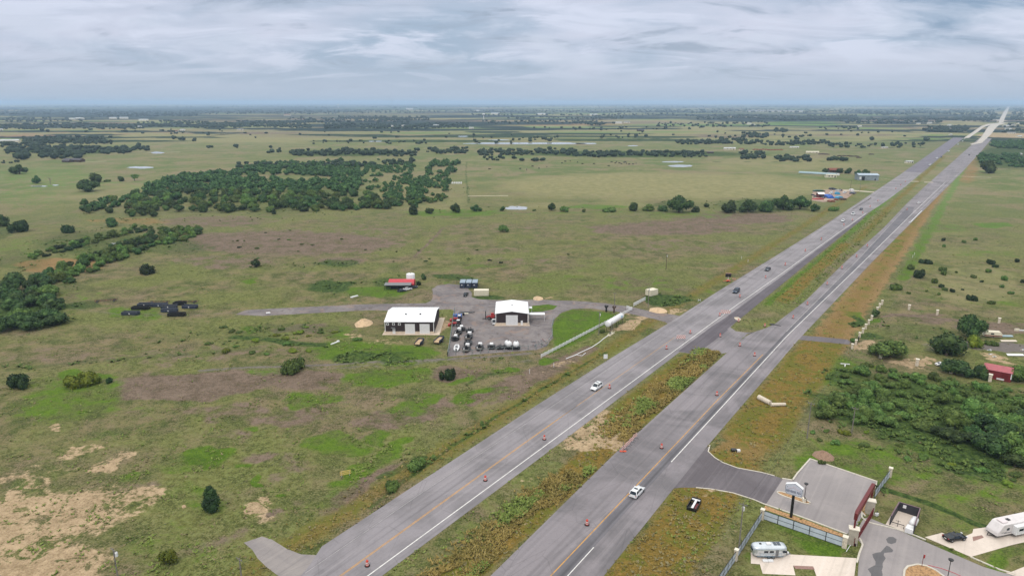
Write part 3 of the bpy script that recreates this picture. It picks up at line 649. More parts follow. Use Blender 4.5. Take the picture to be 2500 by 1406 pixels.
def with_mat(key, src, m): PROTO[key] = []; [(_c.materials.clear(), _c.materials.append(m), PROTO[key].append((_c, b))) for a, b in PROTO[src] for _c in [a.copy()]]
with_mat('bright', 'round', F_bright); with_mat('mesquite', 'round', F_mesq); with_mat('darkbush', 'bush', F_cedar); with_mat('brightbush', 'bush', F_bright); with_mat('mesbroad', 'broad', F_mesq)
KNAME = {'broad': ('oak_tree', 'tree'), 'round': ('oak_tree', 'tree'), 'cedar': ('cedar_tree', 'tree'), 'bush': ('shrub', 'shrub'), 'thin': ('sparse_tree', 'tree'), 'bright': ('young_tree', 'tree'),
         'mesquite': ('mesquite_tree', 'tree'), 'darkbush': ('shrub', 'shrub'), 'brightbush': ('shrub', 'shrub'), 'mesbroad': ('mesquite_tree', 'tree')}
TR = random.Random(77)
ALLT = []        # (x, y, r, kind, label, group, priority)
def tree_at(u, v, wpx, kind, label=None, group=None, prio=True, sz=1.0):
    """one tree whose base stands at survey point u,v and whose crown is wpx wide there"""
    x, y = G(u, v); r = wpx / 2 * math.hypot(y * COSP + ALT * SINP, 0) / FPX
    ALLT.append((x, y, r, sz, kind, label, group, prio))
def place_tree(x, y, r, sz, kind, label, group):
    nm, cat = KNAME[kind]; cm, tm = TR.choice(PROTO[kind])
    o = thing(nm, label, cat, (x, y, 0), TR.random() * 6.28, group)
    q = r * TR.uniform(.95, 1.05); o.scale = (q, q * TR.uniform(.92, 1.05), q * sz * TR.uniform(.93, 1.08))
    c = bpy.data.objects.new('crown', cm); COL.objects.link(c); c.parent = o
    t_ = bpy.data.objects.new('trunk', tm); COL.objects.link(t_); t_.parent = o
    return o

# single trees and shrubs, each with what tells it apart
SOLO = [
 (518,1245,56,'cedar','dark upright cedar alone on the brown field left of the highway',1.15),
 (414,1375,52,'bright','bright green rounded young tree near the bottom left utility pole',1.15),
 (1095,926,42,'darkbush','dark round juniper bush on bare earth below the fenced equipment yard',1.7),
 (718,908,58,'bush','large yellow green bush on the edge of the brown patch west of the sheds',1.4),
 (46,945,60,'darkbush','dark rounded juniper at the far left edge of the near field',1.4),
 (204,938,72,'brightbush','wide bright green bush beside the dark juniper at left',1.1),
 (267,934,20,'darkbush','small dark juniper just right of the wide bright green bush',1.6),
 (1010,1140,54,'bush','grey green bush by the highway verge above the orange drum row',.9),
 (955,1192,46,'bush','smaller grey green bush below the other verge bush',.9),
 (626,651,27,'broad','lone round tree in the middle of the open pasture above the gravel drive',1.1),
 (362,667,41,'darkbush','dark oval bush standing alone beside the creek trees',1.3),
 (49,566,46,'darkbush','dark rounded tree alone left of the creek scrub',1.5),
 (168,568,31,'darkbush','small dark bush between the two lone trees left of the creek',1.5),
 (275,553,38,'round','dark tree standing by itself below the dense wood',.9),
 (6,552,40,'broad','tree cut by the left edge of the picture above the creek',1.0),
 (91,448,24,'broad','lone dark tree by the thin pond at the far left',1.2),
 (48,425,38,'broad','spreading tree pair below the farm track at far left',.8),
 (214,467,56,'broad','wide spreading tree in the green pasture left of the wood',.8),
 (230,446,40,'round','tree cluster just behind the wide spreading pasture tree',.9),
 (262,444,14,'bush','low bush between the pasture trees left of the wood',1.0),
 (293,443,22,'round','narrow dark tree in the pasture below the long pond',1.0),
 (329,442,27,'thin','thin crowned tree in the pasture next to the narrow dark tree',1.0),
 (669,523,14,'cedar','tiny dark cedar at the front edge of the dense wood',1.0),
 (1009,524,28,'cedar','dark upright cedar at the right end of the wood edge',.85),
 (1048,521,26,'round','pale green tree right of the dark upright cedar',.8),
 (1113,519,29,'broad','round tree at the field corner between the wood and the square pond',1.1),
 (1163,516,27,'broad','flat topped tree left of the square pond',.85),
 (1227,515,15,'round','small tree on the left bank of the square pond',1.1),
 (1303,515,10,'bush','small bush on the right bank of the square pond',1.1),
 (1347,514,25,'broad','first tree right of the square pond, darker and taller',1.1),
 (1377,517,24,'mesbroad','second tree right of the square pond, with a looser crown',.9),
 (1228,566,27,'mesbroad','lone mesquite in the brown pasture below the square pond',1.0),
 (1427,518,14,'mesquite','small tree in the field line left of the shrub patch',1.0),
 (1490,516,44,'bush','low wide shrub patch in the field line',.5),
 (1545,515,33,'round','round dark tree at the left of the field line grove',.95),
 (1585,515,36,'mesquite','pale tree between the round dark tree and the domed oak',.7),
 (1657,518,66,'broad','large domed oak in the field line above the purple pasture',.85),
 (1617,516,30,'round','small oak touching the left side of the large domed oak',.8),
 (1700,518,30,'round','small oak touching the right side of the large domed oak',.8),
 (1723,506,18,'round','small dark tree right of the large domed oak',1.0),
 (1784,519,48,'broad','left end oak of the long grove by the junk yard',.9),
 (1826,518,50,'broad','second oak from the left in the grove by the junk yard',.9),
 (1868,517,54,'round','middle oak of the grove by the junk yard',.75),
 (1912,512,50,'broad','tall oak right of centre in the grove by the junk yard',.9),
 (1953,511,52,'broad','right end oak of the grove by the junk yard',.9),
 (1988,516,26,'broad','small flat tree just below the junk yard',.9),
 (2036,515,24,'bush','low bush below the junk yard',1.1),
 (2014,423,17,'broad','tree behind the pale metal carport by the old farmstead',1.1),
 (2050,423,19,'round','tree beside the rusty farmstead roof',1.0),
 (2071,424,20,'round','round green tree right of the rusty farmstead roof',1.0),
 (2095,430,20,'broad','tree just left of the blue grey metal barn',1.0),
 (2112,429,24,'broad','tree just behind the blue grey metal barn',1.0),
 (2412,423,46,'round','big dark tree at the front of the grove right of the highway',1.0),
 (2172,872,90,'mesbroad','flat crowned mesquite beside the stone pillar drive',.75),
 (2310,868,98,'round','big dark bluish tree in the yard right of the highway',.95),
 (2366,822,62,'broad','tall green tree behind the big dark bluish tree',1.35),
 (2377,848,44,'bright','yellow green tree beside the big dark bluish tree',1.1),
 (2330,912,76,'broad','spreading tree over the parked cars near the red barn',.8),
 (2394,922,52,'round','tree pressed against the left wall of the red barn',1.0),
 (2482,928,66,'mesbroad','tree cut by the right edge beside the red barn',.85),
 (2420,842,28,'bush','scrubby tree in front of the old camper in the right yard',1.0),
 (2136,772,24,'round','small bushy tree at the corner pillar beside the highway verge',1.1),
 (2005,1130,20,'bush','small bush on the dirt mound by the plaza',1.2),
 (2085,835,24,'bush','bush left of the drive gate pillars',1.1),
 (1481,762,9,'darkbush','bare dark tree stump with stubs on the yard lawn',2.0) if False else None,
 (1470,812,16,'bush','dark weedy bush at the foot of the ranch fence',1.3),
 (975,682,1,'bush','',1) if False else None,
 (1034,683,15,'round','small tree right of the white upright tank',1.5),
 (1022,696,12,'darkbush','dark bush at the corner of the red roofed shelter',2.0),
 (949,706,13,'bush','bush in front of the left end of the red roofed shelter',1.6),
 (2260,643,28,'darkbush','largest dark bush in the first row of the right pasture',1.0),
 (437,445,1,'bush','',1) if False else None,
]
for s in SOLO:
    if s and s[4]: tree_at(s[0], s[1], s[2], s[3], s[4], None, True, s[5])
for (u, v, wd) in [(2237,676,36),(2224,657,22),(2186,707,30),(2300,661,19),(2303,671,18),(2284,692,18),(2297,701,15),(2307,709,14),(2323,713,15),(2416,645,24),(2430,653,14),(2413,665,20),(2377,678,15),(2451,684,17),
                   (2373,733,24),(2420,742,17),(2446,702,13),(2219,718,11),(2301,588,12),(2352,593,12),(2381,587,12),(2305,603,10),(2483,640,15),(2336,666,9),(2397,689,9),(2292,720,9),(2498,690,18),(2466,717,16),(2260,712,8),(2350,708,8)]:
    tree_at(u, v, wd, TR.choice(['bush', 'darkbush']), 'low dark green bush dotted over the pasture right of the highway', 'bushes scattered over the right pasture', True, TR.uniform(1.2, 1.7))

def grove(pts, n, r_m, kinds, label, group, sz=(.85, 1.15), prio=False, mind=.8, thin=False):
    P_ = [G(*p) for p in pts]; xs = [p[0] for p in P_]; ys = [p[1] for p in P_]; got = []; k = 0
    while len(got) < n and k < n * 90:
        k += 1; x, y = TR.uniform(min(xs), max(xs)), TR.uniform(min(ys), max(ys))
        if not in_poly(np.array([x]), np.array([y]), P_)[0]: continue
        if thin and fbm(np.array([x / 55 + 3]), np.array([y / 55]), 3)[0] < TR.uniform(-.10, .13): continue
        r = TR.uniform(*r_m)
        if any((x - a) ** 2 + (y - b) ** 2 < (mind * (r + c)) ** 2 for a, b, c in got): continue
        got.append((x, y, r)); ALLT.append((x, y, r, TR.uniform(*sz), TR.choice(kinds), label, group, prio))
W1 = ['broad', 'round', 'broad', 'mesbroad', 'round', 'mesquite']
grove([(0,812),(140,800),(150,762),(125,722),(100,690),(30,680),(0,700)], 24, (4.2, 7.2), ['broad', 'round', 'mesbroad', 'broad'], 'big dark tree of the creek thicket at the left edge', 'creek thicket trees at the left edge', (.6, .85), True, .62)
grove([(60,700),(110,712),(190,690),(250,655),(330,622),(400,600),(470,582),(495,572),(470,560),(400,572),(340,582),(260,610),(200,640),(120,668)], 80, (2.8, 5.2), ['mesquite', 'round', 'mesquite', 'broad', 'bush', 'mesbroad'], 'leafy tree in the line along the creek', 'trees along the creek', (.7, 1.0), True, .62)
grove([(380,590),(490,572),(480,556),(400,566)], 8, (3, 4.4), ['mesquite', 'mesbroad'], 'pale green tree at the upper end of the creek', 'pale creek head trees', (.7, .9), True, .7)
grove([(60,640),(130,622),(250,590),(330,570),(400,560),(330,556),(200,590),(80,620)], 40, (2.0, 4.2), ['bush', 'mesquite', 'darkbush', 'mesbroad'], 'low scrubby bush north of the creek line', 'scrub north of the creek', (.7, 1), True, .9)
grove([(188,520),(270,522),(300,500),(300,488),(200,498)], 12, (3.6, 5.2), W1, 'dark tree in the separate clump at the lower left of the wood', 'left clump of the wood', (.8, 1), True, .6)
grove([(320,535),(390,530),(385,505),(300,505)], 9, (3.6, 5.4), W1, 'tree of the small grove just below the wood', 'small grove below the wood', (.8, 1), True, .6)
WL, WG = 'dark green tree packed in the dense wood left of the open field', 'trees of the dense middle wood'
grove([(300,505),(380,518),(520,520),(700,518),(860,515),(975,508),(970,490),(900,478),(860,470),(700,475),(560,470),(420,470),(310,485)], 150, (4.2, 7.4), W1, WL, WG, (.65, 1.0), True, .58)
grove([(330,485),(420,472),(560,470),(700,475),(870,470),(880,440),(860,418),(740,404),(620,410),(560,425),(470,425),(400,440)], 330, (4, 7.6), W1, WL, WG, (.65, 1.05), False, .66, True)
grove([(560,425),(620,400),(760,395),(900,385),(960,400),(1010,395),(1000,470),(940,500),(880,450),(760,404)], 230, (2.6, 5.4), W1 + ['thin', 'cedar'], 'scattered scrub tree above the wood', None, (.7, 1), False, .8, True)
grove([(1010,500),(1080,495),(1095,450),(1128,415),(1125,395),(1060,385),(1040,430),(1000,470)], 74, (3.0, 6.2), W1, 'tree of the line at the left edge of the open field', None, (.8, 1.05), False, .9, True)
grove([(860,512),(980,505),(1085,492),(1080,480),(980,492),(870,500)], 34, (3.2, 4.6), ['broad', 'round', 'mesquite'], 'tree along the front edge right of the dense wood', 'wood edge trees by the field corner', (.8, 1), True, .7)
grove([(2000,1010),(2060,960),(2160,960),(2240,1000),(2240,1045),(2120,1035),(2020,1025)], 24, (2.4, 4.8), ['bush', 'mesquite', 'mesbroad', 'mesquite', 'bush'], 'shrub in the thicket between highway and red barn', 'shrub thicket', (.55, .85), True, .62)
grove([(2240,1050),(2330,1020),(2400,1000),(2500,1000),(2560,1120),(2500,1150),(2330,1085)], 26, (3.0, 5.8), ['round', 'bush', 'broad', 'mesbroad', 'mesquite'], 'large dark tree in the thicket at the right edge', 'dark thicket at the right edge', (.6, .9), True, .62)
grove([(2040,920),(2120,890),(2300,930),(2500,960),(2500,1000),(2300,990),(2150,960),(2060,950)], 34, (1.8, 3.6), ['bush', 'mesquite', 'bush', 'mesbroad'], 'pale olive bush in the scrub below the stone pillars', 'scrub bushes below the pillars', (.6, .9), True, .95)
grove([(1960,1040),(2100,1050),(2300,1110),(2500,1160),(2500,1200),(2200,1120),(2000,1080)], 20, (1.0, 1.9), ['bush', 'brightbush'], 'small green bush in the tall grass by the plaza', 'small bushes in the tall grass', (.6, .8), True, 1.2)
grove([(2395,400),(2500,412),(2500,380),(2440,375),(2385,380)], 60, (4, 6), W1, 'tree of the grove right of the far highway', None, (.8, 1), False, .6)
grove([(2420,362),(2500,366),(2500,348),(2425,350)], 60, (5, 8), W1, '', None, (.8, 1), False, .6)
grove([(500,590),(700,560),(960,600),(1200,600),(1500,600),(1500,660),(1000,650),(600,640)], 26, (.9, 1.7), ['bush', 'darkbush', 'thin'], 'small bush dotted over the brown middle pasture', 'small bushes of the middle pasture', (.6, .9), True, 1.5)
grove([(480,800),(860,790),(900,860),(700,890),(520,860)], 22, (1.2, 2.6), ['bush', 'brightbush', 'bush'], 'low weedy bush in the rough ground left of the sheds', 'weedy bushes left of the sheds', (.5, .8), True, 1.2)
# distant hedgerows and woods: (u0,u1,v0,v1,count,size m)
BANDS = [(710,1022,368,382,150,5),(1042,1141,364,377,50,5),(1163,1400,366,380,120,5),(1400,1725,371,384,150,5),(14,320,362,376,170,6),(325,364,360,369,14,6),(48,274,336,354,170,6),(36,81,380,390,14,7),(102,212,378,389,36,7),
 (0,350,303,316,240,7),(350,760,297,313,420,7),(792,1144,303,315,300,7),(824,1048,286,294,180,8),(700,1000,288,300,200,8),(500,700,300,312,200,7),(0,110,350,362,40,6),(0,60,395,400,4,4),(1651,1822,344,353,90,6),(1811,1874,328,338,50,6),(1890,1923,317,323,30,6),
 (1800,2024,346,355,90,5),(2024,2265,352,363,46,5),(1808,1870,375,391,36,5),(1895,1974,386,395,30,5),(2006,2062,388,395,10,5),(2262,2363,311,324,110,7),(2255,2268,318,322,5,7),(1170,1460,296,302,90,7),(1300,1700,312,318,30,6),
 (1240,1520,286,291,120,8),(1700,2090,283,292,400,9),(1900,2370,290,294,350,9),(2350,2500,285,296,140,9),(2050,2300,296,302,110,8),(1590,1880,300,312,80,7),(1400,1500,300,306,30,8),(420,456,338,347,10,6),(472,484,342,347,2,7),
 (508,520,358,362,4,5),(575,590,358,362,3,5),(640,700,360,376,8,5),(760,920,344,352,16,4),(950,1080,345,352,12,5),(1290,1360,338,347,16,6),(1150,1280,330,352,18,5),(940,960,345,350,4,4),(577,720,401,414,40,4.5),
 (720,920,398,410,60,4.5),(930,1010,392,404,26,4.5),(1270,1330,392,396,7,5),(1180,1260,385,392,10,4),(0,240,288,298,80,8),(240,480,272,286,260,10),(0,240,268,280,260,10),(480,900,270,279,260,10),(900,1500,268,276,300,10),
 (1500,2100,266,276,420,11),(2100,2440,268,282,300,11),(0,1200,258,264,500,14),(1200,2440,257,263,600,14),(2470,2500,262,282,60,11),(1150,1700,279,284,120,9),(2400,2500,300,312,60,8),(2420,2500,318,326,30,7),(1520,1580,330,338,5,6),
 (1940,1956,339,342,3,7),(2125,2145,340,344,3,6),(2254,2280,341,346,4,7),(1980,2100,312,318,14,6),(100,600,318,330,24,6),(600,1100,322,340,14,5),(1450,1850,322,340,20,5),(1860,2240,322,336,18,5),(2470,2500,346,352,4,6)]
FT = []
for u0, u1, v0, v1, n_, s_ in BANDS:
    for k in range(n_):
        u = TR.uniform(u0, u1); v = TR.uniform(v0, v1) + 1.2 * math.sin(u / 37)
        x, y = G(u, v); FT.append((x, y, s_ * TR.uniform(.6, 1.15), TR.uniform(.65, 1.1)))

# larger irregular spill of the wood towards the left
grove([(190,520),(330,500),(420,468),(520,455),(560,440),(480,430),(400,445),(330,470),(250,492)], 46, (4, 6.6), W1, 'dark tree of the irregular left flank of the wood', 'left flank of the wood', (.7, 1), False, .66, True)
grove([(860,515),(1000,512),(1090,500),(1095,440),(1000,430),(900,470)], 60, (2.4, 4.6), W1, 'scattered tree', None, (.7, 1), False, 1.1, True)

_pol = [EXCL[k_] for k_ in range(len(EXCL)) if max(p_[1] for p_ in EXCL[k_]) > 1500]
_fx, _fy = np.array([f_[0] for f_ in FT]), np.array([f_[1] for f_ in FT]); _ok = np.ones(len(FT), bool)
for _p in _pol:
    d_ = dist_poly(_fx, _fy, _p); _ok &= ~(in_poly(_fx, _fy, _p) | (d_ < 10 + np.hypot(_fx, _fy) * .004))
FT = [f_ for f_, o_ in zip(FT, _ok) if o_]
# choose the trees that show largest as things, the rest is one wood
def app(t_): return t_[2] / math.hypot(t_[0], t_[1])
pr = [a for a in ALLT if a[7]]; rest = sorted([a for a in ALLT if not a[7]], key=app, reverse=True)
n_tree = sum(1 for a in pr if KNAME[a[4]][1] == 'tree'); things_, mass = list(pr), []
for a in rest:
    if a[5] == WL and n_tree < 296 : things_.append(a); n_tree += 1
    else: mass.append(a)
_on = 'first second third fourth fifth sixth seventh eighth ninth tenth eleventh twelfth thirteenth fourteenth fifteenth sixteenth seventeenth eighteenth nineteenth twentieth'.split()
_bl = {}
for k_, a in enumerate(things_): _bl.setdefault(a[5], []).append(k_)
things_ = [list(a) for a in things_]
for lb, ix in _bl.items():
    if len(ix) < 2: continue
    ix.sort(key=lambda k_: things_[k_][1]); per = 15 if len(ix) > 30 else (10 if len(ix) > 12 else 20)
    for rw in range(0, len(ix), per):
        for q_, k_ in enumerate(sorted(ix[rw:rw + per], key=lambda k_: math.atan2(things_[k_][0], things_[k_][1]))):
            short = {WL: 'oak of the dense middle wood'}.get(lb, lb)
            w_ = short.split(); short = ' '.join(w_[:9]); rn = rw // per
            things_[k_][5] = short + (', %s from left' % _on[q_] if len(ix) <= per else ', %s row, %s from left' % ('front' if rn == 0 else _on[rn], _on[q_]))
for x, y, r, sz, kind, label, group, prio in things_: place_tree(x, y, r, sz, kind, label, group)

def merged(name, items, protos, m, kind='stuff'):
    Vs, Fs, b = [], [], 0; rr = np.random.RandomState(3)
    for x, y, r, sz in items:
        v, f = protos[rr.randint(len(protos))]; a = rr.rand() * 6.28; ca, sa = math.cos(a), math.sin(a)
        q = np.empty_like(v); q[:, 0] = (v[:, 0] * ca - v[:, 1] * sa) * r + x; q[:, 1] = (v[:, 0] * sa + v[:, 1] * ca) * r + y; q[:, 2] = v[:, 2] * r * sz
        Vs.append(q); Fs.append(f + b); b += len(v)
    return np_mesh(name, np.concatenate(Vs), np.concatenate(Fs), m, kind)
def lod(seed, nleaf, leaf):
    V, fs = crown_mesh('broad' if seed % 2 else 'round', seed, nleaf, leaf)
    return V, np.concatenate([fs[0]] + fs[1:])
def lod_far(seed):
    r = np.random.RandomState(seed); iv, jf = ICO1 if seed % 2 else ICO2; Vs, Fs, b = [], [], 0
    for k in range(3):
        iv, jf = ICO1
        v = iv * (.5 + .3 * r.rand()) * (1 + (r.rand(len(iv)) - .5) * .4)[:, None] + (r.uniform(-.5, .5), r.uniform(-.5, .5), .55 + .3 * r.rand()); v[:, 2] = np.maximum(v[:, 2], 0)
        Vs.append(v); Fs.append(jf + b); b += len(iv)
    return np.concatenate(Vs), np.concatenate(Fs)
mid_items = [(a[0], a[1], a[2], a[3]) for a in mass]
w1_ = merged('woodland', mid_items, [lod(s, 260, .13) for s in (1, 2, 3, 4)], F_oak)
w2_ = merged('distant_woods', FT, [lod_far(s) for s in (1, 3, 5, 7, 9)], F_far)
w1_['label'] = 'dense scrub and wood stretching over the middle distance'; w2_['label'] = 'hedgerows and dark woods across the far plain'
w1_['category'] = 'woods'; w2_['category'] = 'woods'

# ------------------------------------------------------------------ weeds and tall grass
rs = np.random.RandomState(11)
def scatter(n_, rmin, rmax, amax=44):
    r = rmin * (rmax / rmin) ** rs.rand(n_); a = np.radians(rs.uniform(-amax, amax, n_)); x, y = r * np.sin(a), r * np.cos(a)
    keep = np.ones(n_, bool)
    for poly in EXCL:
        xs = [p[0] for p in poly]; ys = [p[1] for p in poly]; m = (x > min(xs)) & (x < max(xs)) & (y > min(ys)) & (y < max(ys)); ix = np.where(m & keep)[0]
        if len(ix): keep[ix[in_poly(x[ix], y[ix], poly)]] = False
    return x[keep], y[keep]
def tufts(name, x, y, h, m, nb=5, sp=.55):
    n_ = len(x); V = np.zeros((n_, nb, 4, 3)); a = rs.rand(n_, nb) * 6.28; ca, sa = np.cos(a), np.sin(a); hh = h[:, None] * (.6 + .6 * rs.rand(n_, nb)); wd = h[:, None] * sp * .5
    ox = h[:, None] * sp * rs.uniform(-.7, .7, (n_, nb)); oy = h[:, None] * sp * rs.uniform(-.7, .7, (n_, nb)); ln = 1.1 * hh
    bx, by = x[:, None] + ox, y[:, None] + oy
    for k, (du, dz) in enumerate(((-1, 0), (1, 0), (.7, 1), (-.6, .9))):
        V[:, :, k, 0] = bx + ca * wd * du - sa * ln * dz; V[:, :, k, 1] = by + sa * wd * du + ca * ln * dz; V[:, :, k, 2] = hh * dz * .75 + .02
    V = V.reshape(-1, 3); return np_mesh(name, V, np.arange(len(V)).reshape(-1, 4), m, 'stuff')
def weedmat(nm, c1, c2, c3):
    m, t, p = mat(nm); g = t.new('ShaderNodeNewGeometry'); r = g.outputs['Random Per Island']; nz = t.noise(g.outputs['Position'], .08, 3)
    c = t.mix(t.ss(nz, .4, .6), c1, c2); c = t.mix(t.ss(r, .5, 1, 0, .8), c, c3); t.link(c, p.inputs['Base Color']); p.inputs['Roughness'].default_value = .9; p.inputs['Specular IOR Level'].default_value = .1; return m
Wg = weedmat('weeds_green', RGB(96, 112, 52), RGB(118, 134, 66), RGB(138, 150, 84)); Wd = weedmat('weeds_dark', RGB(66, 86, 42), RGB(86, 106, 54), RGB(106, 124, 66))
Wy = weedmat('weeds_gold', RGB(112, 102, 54), RGB(140, 122, 68), RGB(160, 142, 90)); Wb = weedmat('weeds_dry', RGB(112, 106, 74), RGB(134, 124, 90), RGB(152, 142, 108))
x, y = scatter(210000, 92, 800); M = land(x, y); u_ = rs.rand(len(x)); nz = fbm(x / 9, y / 9, 3) + .5
rr_ = np.hypot(x, y)
cl_ = sstep(fbm(x / 5, y / 5, 3) + .5, .5, .72) * 2.2; pd = M[DARK] * .34 * cl_; pl = (.05 + M[LUSH] * .18 + .10 * (nz > .54)) * cl_ * (1 + .6 * np.clip(M[SAND], 0, 1)) * (1 - .5 * np.clip(M[BROWN], 0, 1)); pg = M[GOLD] * .4; pb = (.05 + M[BROWN] * .10 + M[TAN] * .03) * cl_
lawn = in_poly(x, y, [G(1355,850),G(1348,830),G(1347,790),G(1360,768),G(1395,755),G(1470,760),G(1535,772),G(1500,785),G(1420,835),G(1340,868)]) | in_poly(x, y, [G(1870,1236), G(2080,1315), G(2095,1380), G(1840,1440), G(1760,1400)]) | in_poly(x, y, [G(2135,1255), G(2180,1190), G(2500,1310), G(2500,1400), G(2230,1300)])
k = ~lawn
sel = k & (u_ < pd); S1 = sel; used = sel.copy()
hs = lambda n_, a, b: a + (b - a) * rs.rand(n_) ** 1.6
tufts('weeds', x[sel], y[sel], hs(sel.sum(), .3, 1.1), Wd, 6, .7)
sel = k & ~used & (u_ < pd + pl); used |= sel; tufts('weeds', x[sel], y[sel], hs(sel.sum(), .15, .5), Wg, 5, .7)
sel = k & ~used & (u_ < pd + pl + pg); used |= sel; h_ = rs.rand(len(x)) < .5; tufts('weeds', x[sel & h_], y[sel & h_], hs((sel & h_).sum(), .15, .5), Wy, 5, .6); tufts('dry_grass', x[sel & ~h_], y[sel & ~h_], hs((sel & ~h_).sum(), .1, .4), Wb, 5, .8)
sel = k & ~used & (u_ > 1 - pb); tufts('dry_grass', x[sel], y[sel], hs(sel.sum(), .12, .4), Wb, 5, .9)
# dense gold weeds in the near medians
s_ = rs.uniform(70, 255, 26000); t_ = rs.uniform(-88.5, -74.8, 26000); q = fbm(s_ / 12, t_ / 5, 3)
kk = (rs.rand(26000) < sstep(t_, -87, -79) * .9) & (q > -.16) & ~((s_ > 143) & (s_ < 166) & (q < .12))
xx, yy = s_ * math.sin(AZ) + t_ * math.cos(AZ), s_ * math.cos(AZ) - t_ * math.sin(AZ); km = kk & (q < .16)
tufts('weeds', xx[km], yy[km], hs(km.sum(), .25, .75), Wy, 4, .5); km = kk & (q >= .10); tufts('weeds', xx[km], yy[km], hs(km.sum(), .25, .8), Wg, 5, .7)
s_ = rs.uniform(330, 700, 16000); t_ = rs.uniform(-80.5, -66, 16000); kk = rs.rand(16000) < .5 + .5 * (np.abs(t_ + 67) < 1.6)
xx, yy = s_ * math.sin(AZ) + t_ * math.cos(AZ), s_ * math.cos(AZ) - t_ * math.sin(AZ); km = kk & (rs.rand(16000) < .12)
rl = np.interp(s_, [a[0] for a in RR_L], [a[1] for a in RR_L]); km &= t_ < rl - .5
tufts('weeds', xx[km], yy[km], hs(km.sum(), .2, .7), Wg, 5, .8)

# ------------------------------------------------------------------ haze
hm = bpy.data.materials.new('haze'); hm.use_nodes = True; k = NT(hm.node_tree); ho = k.new('ShaderNodeOutputMaterial'); pv = k.new('ShaderNodeVolumePrincipled')
pv.inputs['Color'].default_value = (.56, .76, 1.0, 1); pv.inputs['Density'].default_value = HAZE; pv.inputs['Anisotropy'].default_value = 0.0
k.link(pv.outputs[0], ho.inputs['Volume'])
b_ = MB(); b_.box(-66000, 66000, -66000, 66000, -1, 140); hz = b_.build('haze', hm); hz['kind'] = 'stuff'
# ------------------------------------------------------------------ shared paints
WHITE = paint(232, 232, 234, .35, 0, .04, 'white_metal'); WROOF = paint(240, 241, 244, .45, 0, .05, 'white_roof', .6); CREAM = paint(226, 218, 196, .6, 0, .07, 'cream_paint', 1.5)
BLACK = paint(28, 28, 30, .4, 0, .1, 'black_paint'); RUBBER = paint(24, 24, 25, .85, 0, .1, 'rubber'); GLASS = paint(34, 44, 54, .08, 0, .05, 'window_glass'); BROWNW = paint(52, 38, 40, .55, 0, .06, 'brown_siding', .8)
GREYM = paint(128, 130, 134, .5, .4, .1, 'grey_metal'); SILV = paint(214, 220, 226, .22, .55, .05, 'polished_aluminium', .8); RED = paint(176, 42, 44, .45, 0, .1, 'red_paint'); DRED = paint(104, 24, 26, .5, 0, .12, 'dark_red_steel')
ORNG = paint(224, 84, 44, .5, 0, .08, 'orange_plastic'); ORB = paint(205, 70, 52, .55, 0, .06, 'drum_orange'); WBAND = paint(228, 218, 214, .5, 0, .05, 'drum_white'); NAVY = paint(52, 62, 84, .5, .1, .15, 'navy_steel', 1.2); STEELD = paint(58, 66, 82, .55, .2, .2, 'worn_dark_steel', 1)
WOODG = paint(128, 122, 116, .9, 0, .2, 'grey_wood', 4); WOODB = paint(84, 66, 54, .9, 0, .2, 'brown_wood', 4); STONE = paint(212, 200, 182, .9, 0, .12, 'cream_stone', 3); CAP = paint(232, 224, 208, .8, 0, .06, 'stone_cap', 3)
BLUE = paint(40, 100, 196, .5, 0, .15, 'blue_tarp', 1.5); TEAL = paint(60, 150, 190, .5, 0, .12, 'light_blue_tarp', 1.5); RUST = paint(128, 72, 52, .85, 0, .25, 'rusty_metal', 1.2); SAGE = paint(150, 172, 178, .6, .1, .1, 'pale_sheet', .8)
PANEL = paint(196, 206, 218, .5, 0, .05, 'white_fence_panel', .7); TAIL = paint(150, 20, 20, .3, 0, .05, 'tail_lamp'); HEADL = paint(230, 232, 236, .15, 0, .03, 'head_lamp'); YEL = paint(222, 190, 110, .6, 0, .08, 'yellow_paint')
MULCH = paint(176, 138, 96, .95, 0, .22, 'mulch', 2.5); KERBM = paint(204, 197, 184, .85, 0, .06, 'kerb_concrete', 1); SANDM = paint(204, 176, 142, .95, 0, .12, 'sand_heap', .8); BRNP = paint(108, 78, 66, .9, 0, .2, 'brick')
PINKR = paint(172, 92, 98, .6, 0, .08, 'faded_red_roof', .8); REDR = paint(196, 48, 62, .45, 0, .08, 'red_barrel_roof', .8); BARNR = paint(122, 26, 30, .7, 0, .1, 'barn_red', 1); COWM = paint(30, 26, 24, .9, 0, .2, 'cow_black'); RUSTC = paint(112, 66, 50, .85, 0, .25, 'rust_load', 2)
CP_ = {'white': paint(236, 238, 240, .25, 0, .03, 'car_white'), 'dark': paint(52, 60, 70, .2, .2, .05, 'car_dark'), 'black': paint(20, 22, 26, .15, .1, .05, 'car_black'), 'navy': paint(44, 62, 84, .2, .3, .05, 'car_navy'),
       'red': paint(150, 36, 34, .3, 0, .08, 'car_red'), 'silver': paint(176, 182, 190, .3, .4, .06, 'car_silver'), 'green': paint(44, 84, 70, .4, 0, .1, 'car_green')}
def on(u, v, z=0.0): x, y = G(u, v); return (x, y, z)

